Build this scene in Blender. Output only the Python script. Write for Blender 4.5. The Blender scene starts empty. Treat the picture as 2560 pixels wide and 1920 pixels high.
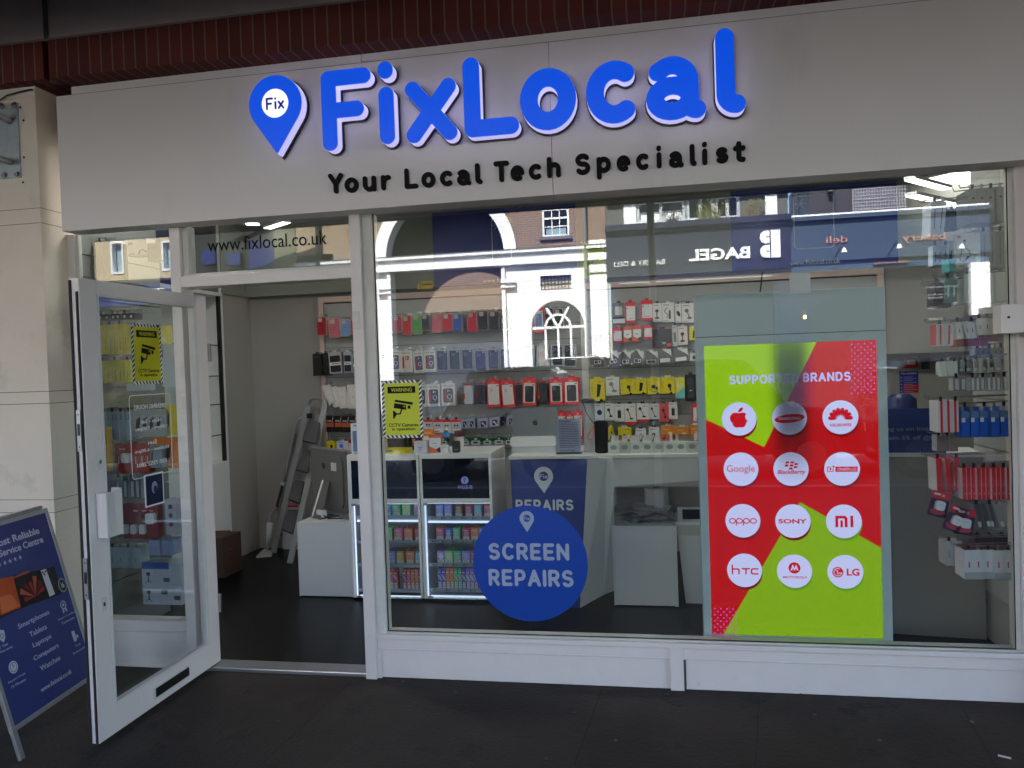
import bpy, bmesh, math, random
import numpy as np
from mathutils import Vector, Matrix
random.seed(7)
PI = math.pi
# ------------------------------------------------------------------ camera, light, exposure
SC = bpy.context.scene
COL = SC.collection
YAW, PITCH, ROLL, CH, CD = 0.180664, -0.021236, -0.034053, 1.609351, 3.83891
SRC_F = 1920.0                      # focal length in pixels of a 2560 wide picture
_f = Vector((-math.sin(YAW)*math.cos(PITCH), math.cos(YAW)*math.cos(PITCH), math.sin(PITCH)))
_r0 = Vector((math.cos(YAW), math.sin(YAW), 0)); _u0 = _r0.cross(_f)
CR = _r0*math.cos(ROLL) + _u0*math.sin(ROLL)
CU = -_r0*math.sin(ROLL) + _u0*math.cos(ROLL)
CF = _f
CO = Vector((0, -CD, CH))
cam_d = bpy.data.cameras.new('camera'); cam = bpy.data.objects.new('camera', cam_d); COL.objects.link(cam)
cam.matrix_world = Matrix((( CR.x, CU.x, -CF.x, CO.x), (CR.y, CU.y, -CF.y, CO.y), (CR.z, CU.z, -CF.z, CO.z), (0, 0, 0, 1)))
cam_d.sensor_width = 36; cam_d.lens = 36*SRC_F/2560; cam_d.clip_start = .05; cam_d.clip_end = 500
SC.camera = cam
SUN_EL, SUN_AZ = math.radians(47), math.radians(-14)      # the sun stands behind the shop
W = bpy.data.worlds.new('World'); SC.world = W; W.use_nodes = True
nt = W.node_tree; nt.nodes.clear()
wo = nt.nodes.new('ShaderNodeOutputWorld'); bg = nt.nodes.new('ShaderNodeBackground'); sk = nt.nodes.new('ShaderNodeTexSky')
sk.sky_type = 'NISHITA'; sk.sun_disc = False; sk.sun_elevation = SUN_EL; sk.sun_rotation = SUN_AZ
bg.inputs[1].default_value = .10
nt.links.new(sk.outputs[0], bg.inputs[0]); nt.links.new(bg.outputs[0], wo.inputs[0])
sd = bpy.data.lights.new('sun', 'SUN'); sd.energy = 5; sd.angle = math.radians(.5); sd.color = (1, .95, .88)
so = bpy.data.objects.new('sun', sd); COL.objects.link(so)
_sv = Vector((math.sin(SUN_AZ)*math.cos(SUN_EL), math.cos(SUN_AZ)*math.cos(SUN_EL), math.sin(SUN_EL)))
so.rotation_euler = _sv.to_track_quat('Z', 'Y').to_euler(); so.location = (0, 20, 30)
SC.view_settings.view_transform = 'Standard'; SC.view_settings.look = 'None'
SC.view_settings.exposure = 3.05; SC.view_settings.gamma = 1
SC.render.engine = 'CYCLES'
cy = SC.cycles
cy.max_bounces = 8; cy.diffuse_bounces = 4; cy.glossy_bounces = 4; cy.transmission_bounces = 4; cy.transparent_max_bounces = 24
cy.use_denoising = True; cy.caustics_reflective = False; cy.caustics_refractive = False
cy.sample_clamp_indirect = 4

# ------------------------------------------------------------------ pixel of the 2212 wide view -> point of a plane
def at(px, py, axis, val):
    k = 2560/2212
    d = CF + CR*((px*k-1280)/SRC_F) - CU*((py*k-960)/SRC_F)
    t = (val-CO[axis])/d[axis]
    return CO + d*t
def rect(x0, y0, x1, y1, Y):
    xm, ym = (x0+x1)/2, (y0+y1)/2
    return at(x0, ym, 1, Y).x, at(xm, y1, 1, Y).z, at(x1, ym, 1, Y).x, at(xm, y0, 1, Y).z   # u0,v0,u1,v1
def rectx(x0, y0, x1, y1, X):
    xm, ym = (x0+x1)/2, (y0+y1)/2
    return at(x0, ym, 0, X).y, at(xm, y1, 0, X).z, at(x1, ym, 0, X).y, at(xm, y0, 0, X).z
# crops used while measuring: (x offset, y offset, scale) -> view pixels
def crop(ox, oy, s):
    return lambda x, y: ((ox+x/s)*2212/2560, (oy+y/s)*2212/2560)
def cr(c, x0, y0, x1, y1):
    return c(x0, y0)+c(x1, y1)
K5 = crop(160, 520, 2.911); K6 = crop(900, 460, 3.771); K7 = crop(1400, 440, 3.687); K4 = crop(1940, 380, 2.676)
K1 = crop(760, 700, 3.686); K2 = crop(1140, 700, 3.568); K8 = crop(640, 960, 2.765); KR = crop(2140, 940, 2.962)
KL = crop(200, 900, 2.764); KT = crop(900, 1000, 5.183); KS = crop(1740, 700, 3.687); KB = crop(1740, 1120, 3.19)
KF = crop(560, 0, 3.072); KG = crop(1280, 0, 3.072); KD = crop(1160, 1080, 3.318); KA = crop(0, 1240, 2.44)

# ------------------------------------------------------------------ materials
MATS = {}
def mat(key, col=(.5, .5, .5), rough=.5, metal=0, emit=0, ecol=None, var=.06, vs=8, bump=0, bs=60, coat=0, spec=.5, stretch=None):
    if key in MATS: return MATS[key]
    m = bpy.data.materials.new(key); m.use_nodes = True; n = m.node_tree; b = n.nodes['Principled BSDF']
    b.inputs['Roughness'].default_value = rough; b.inputs['Metallic'].default_value = metal
    b.inputs['Coat Weight'].default_value = coat; b.inputs['Specular IOR Level'].default_value = spec
    tc = n.nodes.new('ShaderNodeTexCoord')
    src = tc.outputs['Object']
    if stretch:
        mp = n.nodes.new('ShaderNodeMapping'); mp.inputs['Scale'].default_value = stretch
        n.links.new(src, mp.inputs[0]); src = mp.outputs[0]
    nz = n.nodes.new('ShaderNodeTexNoise'); nz.inputs['Scale'].default_value = vs; nz.inputs['Detail'].default_value = 6
    n.links.new(src, nz.inputs['Vector'])
    rp = n.nodes.new('ShaderNodeMix'); rp.data_type = 'RGBA'
    c = list(col)
    rp.inputs[6].default_value = [max(0, x*(1-var)) for x in c]+[1]; rp.inputs[7].default_value = [min(1, x*(1+var)) for x in c]+[1]
    n.links.new(nz.outputs['Fac'], rp.inputs[0]); n.links.new(rp.outputs[2], b.inputs['Base Color'])
    if emit:
        b.inputs['Emission Color'].default_value = list(ecol or col)+[1]; b.inputs['Emission Strength'].default_value = emit
    if bump:
        n2 = n.nodes.new('ShaderNodeTexNoise'); n2.inputs['Scale'].default_value = bs; n2.inputs['Detail'].default_value = 4
        n.links.new(src, n2.inputs['Vector'])
        bp = n.nodes.new('ShaderNodeBump'); bp.inputs['Strength'].default_value = bump; bp.inputs['Distance'].default_value = .01
        n.links.new(n2.outputs['Fac'], bp.inputs['Height']); n.links.new(bp.outputs[0], b.inputs['Normal'])
    MATS[key] = m; return m
def dirt(m, col, lo, hi, scale, stretch=(1, 1, 1), amount=1.0):
    """patches of dirt or wear with a shape of their own over a surface"""
    n = m.node_tree; b = n.nodes['Principled BSDF']; src = b.inputs['Base Color'].links[0].from_socket
    tc = n.nodes.new('ShaderNodeTexCoord'); mp = n.nodes.new('ShaderNodeMapping'); mp.inputs['Scale'].default_value = stretch
    nz = n.nodes.new('ShaderNodeTexNoise'); nz.inputs['Scale'].default_value = scale; nz.inputs['Detail'].default_value = 9; nz.inputs['Roughness'].default_value = .65
    rp = n.nodes.new('ShaderNodeMapRange'); rp.inputs[1].default_value = lo; rp.inputs[2].default_value = hi; rp.inputs[4].default_value = amount
    mx = n.nodes.new('ShaderNodeMix'); mx.data_type = 'RGBA'; mx.inputs[7].default_value = list(col)+[1]
    n.links.new(tc.outputs['Object'], mp.inputs[0]); n.links.new(mp.outputs[0], nz.inputs['Vector']); n.links.new(nz.outputs['Fac'], rp.inputs[0])
    n.links.new(rp.outputs[0], mx.inputs[0]); n.links.new(src, mx.inputs[6]); n.links.new(mx.outputs[2], b.inputs['Base Color'])
    return m
def brick(key, c1, c2, mortar, scale, w=.5, h=.25, ms=.02, rot=None, off=.5):
    m = mat(key, c1, .85, bump=0); n = m.node_tree; b = n.nodes['Principled BSDF']
    tc = n.nodes.new('ShaderNodeTexCoord'); mp = n.nodes.new('ShaderNodeMapping')
    mp.inputs['Rotation'].default_value = rot or (PI/2, 0, 0)
    mp.inputs['Location'].default_value = (0, .5 if h > 1 else 0, 0)
    br = n.nodes.new('ShaderNodeTexBrick'); br.inputs['Color1'].default_value = list(c1)+[1]; br.inputs['Color2'].default_value = list(c2)+[1]
    br.inputs['Mortar'].default_value = list(mortar)+[1]; br.inputs['Scale'].default_value = scale
    br.inputs['Brick Width'].default_value = w; br.inputs['Row Height'].default_value = h; br.inputs['Mortar Size'].default_value = ms; br.offset = off
    n.links.new(tc.outputs['Object'], mp.inputs[0]); n.links.new(mp.outputs[0], br.inputs['Vector'])
    n.links.new(br.outputs['Color'], b.inputs['Base Color'])
    bp = n.nodes.new('ShaderNodeBump'); bp.inputs['Strength'].default_value = .5; bp.inputs['Distance'].default_value = .01; bp.invert = True
    n.links.new(br.outputs['Fac'], bp.inputs['Height']); n.links.new(bp.outputs[0], b.inputs['Normal'])
    return m
def glassmat(key, tint=(.93, .96, .95), f0=.045, power=1.0):
    if key in MATS: return MATS[key]
    m = bpy.data.materials.new(key); m.use_nodes = True; n = m.node_tree; n.nodes.clear()
    out = n.nodes.new('ShaderNodeOutputMaterial'); mx = n.nodes.new('ShaderNodeMixShader')
    tr = n.nodes.new('ShaderNodeBsdfTransparent'); tr.inputs[0].default_value = list(tint)+[1]
    gl = n.nodes.new('ShaderNodeBsdfGlossy'); gl.inputs['Roughness'].default_value = .0; gl.inputs[0].default_value = (1, 1, 1, 1)
    g = n.nodes.new('ShaderNodeNewGeometry'); dt = n.nodes.new('ShaderNodeVectorMath'); dt.operation = 'DOT_PRODUCT'
    n.links.new(g.outputs['Incoming'], dt.inputs[0]); n.links.new(g.outputs['Normal'], dt.inputs[1])
    ab = n.nodes.new('ShaderNodeMath'); ab.operation = 'ABSOLUTE'; n.links.new(dt.outputs['Value'], ab.inputs[0])
    s1 = n.nodes.new('ShaderNodeMath'); s1.operation = 'SUBTRACT'; s1.inputs[0].default_value = 1; n.links.new(ab.outputs[0], s1.inputs[1])
    pw = n.nodes.new('ShaderNodeMath'); pw.operation = 'POWER'; pw.inputs[1].default_value = 5; n.links.new(s1.outputs[0], pw.inputs[0])
    ml = n.nodes.new('ShaderNodeMath'); ml.operation = 'MULTIPLY_ADD'; ml.inputs[1].default_value = 1-f0; ml.inputs[2].default_value = f0; n.links.new(pw.outputs[0], ml.inputs[0])
    n.links.new(ml.outputs[0], mx.inputs[0]); n.links.new(tr.outputs[0], mx.inputs[1]); n.links.new(gl.outputs[0], mx.inputs[2])
    n.links.new(mx.outputs[0], out.inputs[0]); MATS[key] = m; return m
_cc = {}
BOOST = [1.0]
def C(r, g, b, rough=.45, gloss=False):
    """a plain printed or moulded colour, given as sRGB 0..255"""
    k = ('gloss' if gloss else 'print')+('_shop' if BOOST[0] > 1 else '')+'_%02x%02x%02x' % (r, g, b)
    if k in _cc: return _cc[k]
    l = tuple(((v/255+.055)/1.055)**2.4 if v > 10 else v/3294 for v in (r, g, b))
    m_ = max(l); bo = 1+(BOOST[0]-1)*min(1, max(0, (m_-.03)/.15)) if BOOST[0] > 1 else 1.0; q = bo*min(1, .82/max(.01, bo*m_)); l = tuple(v*q for v in l)
    _cc[k] = mat(k, l, .3 if gloss else rough, var=.05, vs=30, coat=.15 if gloss else 0); return _cc[k]
def E_(key, r, g, b, s):
    l = tuple(((v/255+.055)/1.055)**2.4 for v in (r, g, b))
    return mat(key, (.02, .02, .02), .3, emit=s, ecol=l)

m_frame = dirt(mat('painted_frame', (.76, .70, .675), .4, var=.03, bump=.05), (.30, .28, .26), .64, .8, 5, amount=.25)
m_frame2 = mat('old_paint_edge', (.66, .64, .60), .6, var=.1, vs=25, bump=.2)
m_seal = mat('rubber_seal', (.012, .011, .01), .8)
m_riser = dirt(mat('painted_riser', (.76, .70, .68), .55, var=.05, bump=.1, bs=30), (.30, .27, .25), .66, .78, 9, amount=.45)
m_sign = dirt(mat('sign_panel', (.76, .715, .70), .38, var=.04, vs=2), (.40, .37, .36), .58, .85, 2.5, (1, 1, .35), .35)
m_render = dirt(mat('masonry_paint', (.78, .69, .59), .85, var=.05, vs=4, bump=.35, bs=110), (.34, .31, .28), .58, .8, 3, amount=.6)
m_upper = mat('upper_render', (.55, .47, .43), .9, var=.08, vs=3, bump=.3, bs=80)
m_groove = mat('groove_shadow_gap', (.08, .07, .065), .9)
m_brickr = brick('red_soldier_brick', (.13, .020, .012), (.085, .014, .009), (.17, .105, .07), 1, w=.0655, h=4, ms=.004, off=0)
m_alu = mat('aluminium', (.45, .46, .48), .35, .8, var=.03)
m_steel = mat('steel', (.55, .55, .56), .25, 1)
m_white = mat('white_laminate', (.82, .82, .80), .35, var=.02)
m_wall = mat('interior_wall_paint', (.40, .385, .355), .7, var=.03, vs=2)
m_slat = mat('slatwall_laminate', (.42, .42, .40), .35, var=.03)
m_trim = mat('pale_pink_trim', (.72, .55, .48), .45)
m_olive = mat('grey_green_header', (.27, .29, .235), .5)
m_navy = mat('navy_vinyl', (.010, .028, .24), .35)
m_blue = mat('counter_blue_vinyl', (.035, .06, .27), .35)
m_black = mat('black_plastic', (.012, .012, .013), .35)
m_white_t = mat('white_lettering', (.75, .76, .80), .5)
m_grey_t = mat('frosted_grey_lettering', (.34, .40, .52), .6)
m_dim_t = mat('dim_grey_lettering', (.36, .38, .42), .6)
m_darkt = mat('black_lettering', (.004, .0035, .003), .7, spec=.2)
m_glass = glassmat('window_glass', f0=.068)
m_glassd = glassmat('door_glass', (.95, .97, .96), .03); m_glasss = glassmat('side_glass', (.93, .96, .95), .05)
m_glassi = glassmat('cabinet_glass', (.95, .97, .97), .03)
m_plas = glassmat('clear_plastic', (.90, .92, .94), .025)

# ------------------------------------------------------------------ mesh builder
class Fr:
    def __init__(s, o, u=(1, 0, 0), v=(0, 0, 1)):
        s.o = Vector(o); s.u = Vector(u).normalized(); s.v = Vector(v).normalized(); s.n = s.u.cross(s.v)
    def __call__(s, u, v, w=0): return s.o + s.u*u + s.v*v + s.n*w
FW = Fr((0, 0, 0))          # world front plane: u=x, v=z, w towards the street
def front(Y): return Fr((0, Y, 0))
def side(X): return Fr((X, 0, 0), (0, 1, 0), (0, 0, 1))   # faces +x
class MB:
    def __init__(s, F=FW): s.F = F; s.v = []; s.f = []; s.m = []; s.mats = []; s.sm = []
    def mi(s, m):
        if m not in s.mats: s.mats.append(m)
        return s.mats.index(m)
    def add(s, vs, fs, m, smooth=False):
        b = len(s.v); s.v += vs; k = s.mi(m)
        for f in fs: s.f.append([b+i for i in f]); s.m.append(k); s.sm.append(smooth)
        return s
    def box(s, u0, v0, u1, v1, w0, w1, m):
        F = s.F; P = [F(a, b, c) for c in (w0, w1) for a, b in ((u0, v0), (u1, v0), (u1, v1), (u0, v1))]
        return s.add(P, [(0, 3, 2, 1), (4, 5, 6, 7), (0, 1, 5, 4), (1, 2, 6, 5), (2, 3, 7, 6), (3, 0, 4, 7)], m)
    def wbox(s, x0, x1, y0, y1, z0, z1, m):
        F, s.F = s.F, FW; s.box(x0, z0, x1, z1, -y1, -y0, m); s.F = F; return s
    def prism(s, pts, w0, w1, m, mside=None):
        a = sum(pts[i][0]*pts[(i+1) % len(pts)][1]-pts[(i+1) % len(pts)][0]*pts[i][1] for i in range(len(pts)))
        if a < 0: pts = pts[::-1]
        n = len(pts); F = s.F
        P = [F(x, y, w0) for x, y in pts]+[F(x, y, w1) for x, y in pts]
        s.add(P, [tuple(range(n-1, -1, -1)), tuple(range(n, 2*n))], m)
        return s.add(P, [(i, (i+1) % n, n+(i+1) % n, n+i) for i in range(n)], mside or m)
    def quadslab(s, A, B, Cc, D, t, m):
        """slab through four world points (A,B,C,D anticlockwise seen from the front), thickness t behind"""
        A, B, Cc, D = map(Vector, (A, B, Cc, D)); n = (B-A).cross(D-A).normalized()
        P = [A-n*t, B-n*t, Cc-n*t, D-n*t, A, B, Cc, D]
        return s.add(P, [(0, 3, 2, 1), (4, 5, 6, 7), (0, 1, 5, 4), (1, 2, 6, 5), (2, 3, 7, 6), (3, 0, 4, 7)], m)
    def ell(s, cx, cy, rx, ry, w0, w1, m, n=28, rot=0, mside=None):
        c, q = math.cos(rot), math.sin(rot); pts = []
        for i in range(n):
            a = 2*PI*i/n; x, y = rx*math.cos(a), ry*math.sin(a); pts.append((cx+x*c-y*q, cy+x*q+y*c))
        return s.prism(pts, w0, w1, m, mside)
    def rrect(s, u0, v0, u1, v1, r, w0, w1, m, mside=None, n=4):
        pts = []
        for cx, cy, a0 in ((u1-r, v0+r, -90), (u1-r, v1-r, 0), (u0+r, v1-r, 90), (u0+r, v0+r, 180)):
            for i in range(n+1):
                a = math.radians(a0+90*i/n); pts.append((cx+r*math.cos(a), cy+r*math.sin(a)))
        return s.prism(pts, w0, w1, m, mside)
    def ring(s, cx, cy, ro, ri, w0, w1, m, a0=0, a1=360, n=32, ry=1):
        full = abs(a1-a0) >= 360; N = n if full else n+1; P = []
        for i in range(N):
            a = math.radians(a0+(a1-a0)*i/n)
            for r in (ri, ro):
                for w in (w0, w1): P.append(s.F(cx+r*math.cos(a), cy+r*math.sin(a)*ry, w))
        fs = []
        for i in range(n):
            a, b = 4*i, 4*((i+1) % N)
            fs += [(a+1, a+3, b+3, b+1), (a, b, b+2, a+2), (a+2, b+2, b+3, a+3), (a, a+1, b+1, b)]
        if not full: fs += [(0, 2, 3, 1), (4*n, 4*n+1, 4*n+3, 4*n+2)]
        return s.add(P, fs, m)
    def outline(s, u0, v0, u1, v1, t, w0, w1, m):
        s.box(u0, v0, u1, v0+t, w0, w1, m); s.box(u0, v1-t, u1, v1, w0, w1, m)
        s.box(u0, v0+t, u0+t, v1-t, w0, w1, m); s.box(u1-t, v0+t, u1, v1-t, w0, w1, m); return s
    def tube(s, pts, r, m, n=8, close=False):
        pts = [Vector(p) for p in pts]; P = []; L = len(pts); up = None
        rr = r if isinstance(r, (list, tuple)) else [r]*L
        for i, p in enumerate(pts):
            if close: t = pts[(i+1) % L]-pts[i-1]
            else: t = pts[min(i+1, L-1)]-pts[max(i-1, 0)]
            t.normalize()
            if up is None: up = t.orthogonal().normalized()
            a = (up-t*up.dot(t)).normalized(); up = a; b = t.cross(a)
            P += [p+(a*math.cos(2*PI*k/n)+b*math.sin(2*PI*k/n))*rr[i] for k in range(n)]
        fs = []
        for i in range(L if close else L-1):
            j = (i+1) % L
            fs += [(i*n+k, i*n+(k+1) % n, j*n+(k+1) % n, j*n+k) for k in range(n)]
        s.add(P, fs, m, True)
        if not close: s.add(P[:n], [tuple(range(n-1, -1, -1))], m); s.add(P[-n:], [tuple(range(n))], m)
        return s
    def bar(s, a, b, w, d, m, up=(0, 0, 1)):
        """rectangular bar between two world points"""
        a, b = Vector(a), Vector(b); t = (b-a).normalized(); x = t.cross(Vector(up)).normalized(); y = x.cross(t)
        P = [q+x*i*w/2+y*j*d/2 for q in (a, b) for i, j in ((-1, -1), (1, -1), (1, 1), (-1, 1))]
        return s.add(P, [(0, 3, 2, 1), (4, 5, 6, 7), (0, 1, 5, 4), (1, 2, 6, 5), (2, 3, 7, 6), (3, 0, 4, 7)], m)
    def lathe(s, base, prof, m, n=20):
        base = Vector(base); P = []
        for z, r in prof: P += [base+Vector((r*math.cos(2*PI*k/n), r*math.sin(2*PI*k/n), z)) for k in range(n)]
        L = len(prof)
        s.add(P, [(i*n+k, i*n+(k+1) % n, (i+1)*n+(k+1) % n, (i+1)*n+k) for i in range(L-1) for k in range(n)], m, True)
        s.add(P[:n], [tuple(range(n-1, -1, -1))], m); return s.add(P[-n:], [tuple(range(n))], m)
    def mesh_in(s, me, M, w1m, side_m=None):
        """take in a flat extruded mesh (local x,y,z) mapped by M(x,y,z)->world"""
        P = [M(v.co.x, v.co.y, v.co.z) for v in me.vertices]
        A = []; Bf = []
        for p in me.polygons:
            (A if p.normal.z > .5 or side_m is None else Bf).append(tuple(p.vertices))
        s.add(P, A, w1m)
        if Bf: s.add(P, Bf, side_m)
        return s
    def text(s, txt, u0, v0, u1, v1, w0, w1, m, bold=0, mirror=False, keep=False, shear=0, spacing=1.0):
        """printed lettering fitted into a rectangle of the frame"""
        me = text_mesh(txt, bold, shear, spacing); F = s.F
        xs = [v.co.x for v in me.vertices]; ys = [v.co.y for v in me.vertices]
        x0, x1, y0, y1 = min(xs), max(xs), min(ys), max(ys); sx = (u1-u0)/(x1-x0); sy = (v1-v0)/(y1-y0)
        if keep: sx = sy = min(sx, sy)
        cx, cyy = (u0+u1)/2, (v0+v1)/2
        q = -1 if mirror else 1
        return s.mesh_in(me, lambda x, y, z: F(cx+q*(x-(x0+x1)/2)*sx, cyy+(y-(y0+y1)/2)*sy, w0+(w1-w0)*(z*10+.5)), m)
    def build(s, name, parent=None, bevel=0, loc=None):
        base = Vector(loc) if loc else (parent_loc(parent) if parent else Vector((0, 0, 0)))
        if parent is None and loc is None:
            xs = [v.x for v in s.v]; ys = [v.y for v in s.v]; zs = [v.z for v in s.v]
            base = Vector(((min(xs)+max(xs))/2, (min(ys)+max(ys))/2, min(zs)))
        me = bpy.data.meshes.new(name); me.from_pydata([v-base for v in s.v], [], s.f)
        for m in s.mats: me.materials.append(m)
        me.polygons.foreach_set('material_index', s.m); me.polygons.foreach_set('use_smooth', s.sm)
        me.validate(); me.update()
        o = bpy.data.objects.new(name, me); COL.objects.link(o)
        if parent: o.parent = parent
        else: o.location = base
        if bevel:
            b = o.modifiers.new('bevel', 'BEVEL'); b.width = bevel; b.segments = 2; b.limit_method = 'ANGLE'
        return o
def parent_loc(p):
    v = Vector((0, 0, 0))
    while p: v += p.location; p = p.parent
    return v
_tx = {}
def text_mesh(txt, bold=0, shear=0, spacing=1.0):
    k = (txt, bold, shear, spacing)
    if k in _tx: return _tx[k]
    cu = bpy.data.curves.new('lettering', 'FONT'); cu.body = txt; cu.size = 1; cu.extrude = .05; cu.offset = bold; cu.align_x = 'CENTER'; cu.shear = shear
    cu.space_character = spacing; cu.resolution_u = 3; cu.space_line = 1.0
    ob = bpy.data.objects.new('lettering', cu); me = bpy.data.meshes.new_from_object(ob)
    bpy.data.objects.remove(ob); _tx[k] = me; return me
def thing(name, label, cat, loc, group=None):
    o = bpy.data.objects.new(name, None); COL.objects.link(o); o.location = loc; o.empty_display_size = .1
    o['label'] = label; o['category'] = cat
    if group: o['group'] = group
    return o
def tag(o, label, cat, group=None):
    import re
    longer = re.sub(r', (first|second|third|[a-z]+th) (in|on|at|above|below|beside|under|behind) ', r', \1 from left \2 ', label, count=1)
    if len(re.findall(r"[A-Za-z']+", longer)) <= 16: label = longer
    o['label'] = label; o['category'] = cat
    if group: o['group'] = group
    return o
def struct(o): o['kind'] = 'structure'; return o

# ------------------------------------------------------------------ rounded shapes from distance fields
def contours(fn, x0, y0, x1, y1, n):
    """closed outlines of fn<0 by marching squares"""
    h = (y1-y0)/n; nx = int(math.ceil((x1-x0)/h))+5; ny = n+5
    xs = x0-2*h+h*np.arange(nx); ys = y0-2*h+h*np.arange(ny)
    X, Y = np.meshgrid(xs, ys, indexing='ij'); V = fn(X, Y); V = np.where(np.abs(V) < 1e-9, 1e-9, V)
    seg = {}
    def pt(i, j, k, l):
        a, b = V[i, j], V[k, l]; t = a/(a-b); return (xs[i]+t*(xs[k]-xs[i]), ys[j]+t*(ys[l]-ys[j]))
    ins = V < 0
    mixed = np.argwhere((ins[:-1, :-1] != ins[1:, :-1]) | (ins[:-1, :-1] != ins[:-1, 1:]) | (ins[:-1, :-1] != ins[1:, 1:]))
    for i, j in mixed:
        c = [(i, j), (i+1, j), (i+1, j+1), (i, j+1)]; e = []
        for k in range(4):
            a, b = c[k], c[(k+1) % 4]
            if ins[a] != ins[b]:
                key = (min(a, b), max(a, b)); e.append((key, ins[a]))
        st = [k for k, i_ in e if i_]; en = [k for k, i_ in e if not i_]
        if len(st) == 1: seg[st[0]] = en[0]
        else:
            ks = [k for k, _ in e]
            for q, (k, i_) in enumerate(e):
                if i_: seg[k] = e[(q+1) % 4][0]
    out = []; used = set()
    for s0 in list(seg):
        if s0 in used: continue
        L = []; k = s0
        while k in seg and k not in used:
            used.add(k); (i, j), (a, b) = k; L.append(pt(i, j, a, b)); k = seg[k]
        if len(L) > 5:
            # thin out nearly straight runs
            R_ = []
            for q in range(len(L)):
                a, b, c = Vector(L[q-1]), Vector(L[q]), Vector(L[(q+1) % len(L)])
                if (b-a).length < 1e-6: continue
                cr_ = abs((b-a).x*(c-b).y-(b-a).y*(c-b).x)/max(1e-9, (b-a).length*(c-b).length)
                if cr_ > .004 or q % 6 == 0: R_.append(L[q])
            out.append(R_)
    return out
def shape_mesh(cs, ext=.05):
    cu = bpy.data.curves.new('shape', 'CURVE'); cu.dimensions = '2D'; cu.fill_mode = 'BOTH'; cu.extrude = ext
    for L in cs:
        sp = cu.splines.new('POLY'); sp.points.add(len(L)-1)
        for p, (x, y) in zip(sp.points, L): p.co = (x, y, 0, 1)
        sp.use_cyclic_u = True
    ob = bpy.data.objects.new('shape', cu); me = bpy.data.meshes.new_from_object(ob); bpy.data.objects.remove(ob)
    return me
def d_seg(X, Y, a, b):
    px, py = X-a[0], Y-a[1]; dx, dy = b[0]-a[0], b[1]-a[1]; L = dx*dx+dy*dy+1e-12
    t = np.clip((px*dx+py*dy)/L, 0, 1); return np.hypot(px-t*dx, py-t*dy)
def strokes(paths, r):
    segs = [(p[i], p[i+1]) for p in paths for i in range(len(p)-1)]
    def fn(X, Y):
        D = np.full(X.shape, 1e9)
        for a, b in segs: D = np.minimum(D, d_seg(X, Y, a, b))
        return D-r
    return fn
def arc(cx, cy, rx, ry, a0, a1, n=14):
    return [(cx+rx*math.cos(math.radians(a0+(a1-a0)*i/n)), cy+ry*math.sin(math.radians(a0+(a1-a0)*i/n))) for i in range(n+1)]
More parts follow.
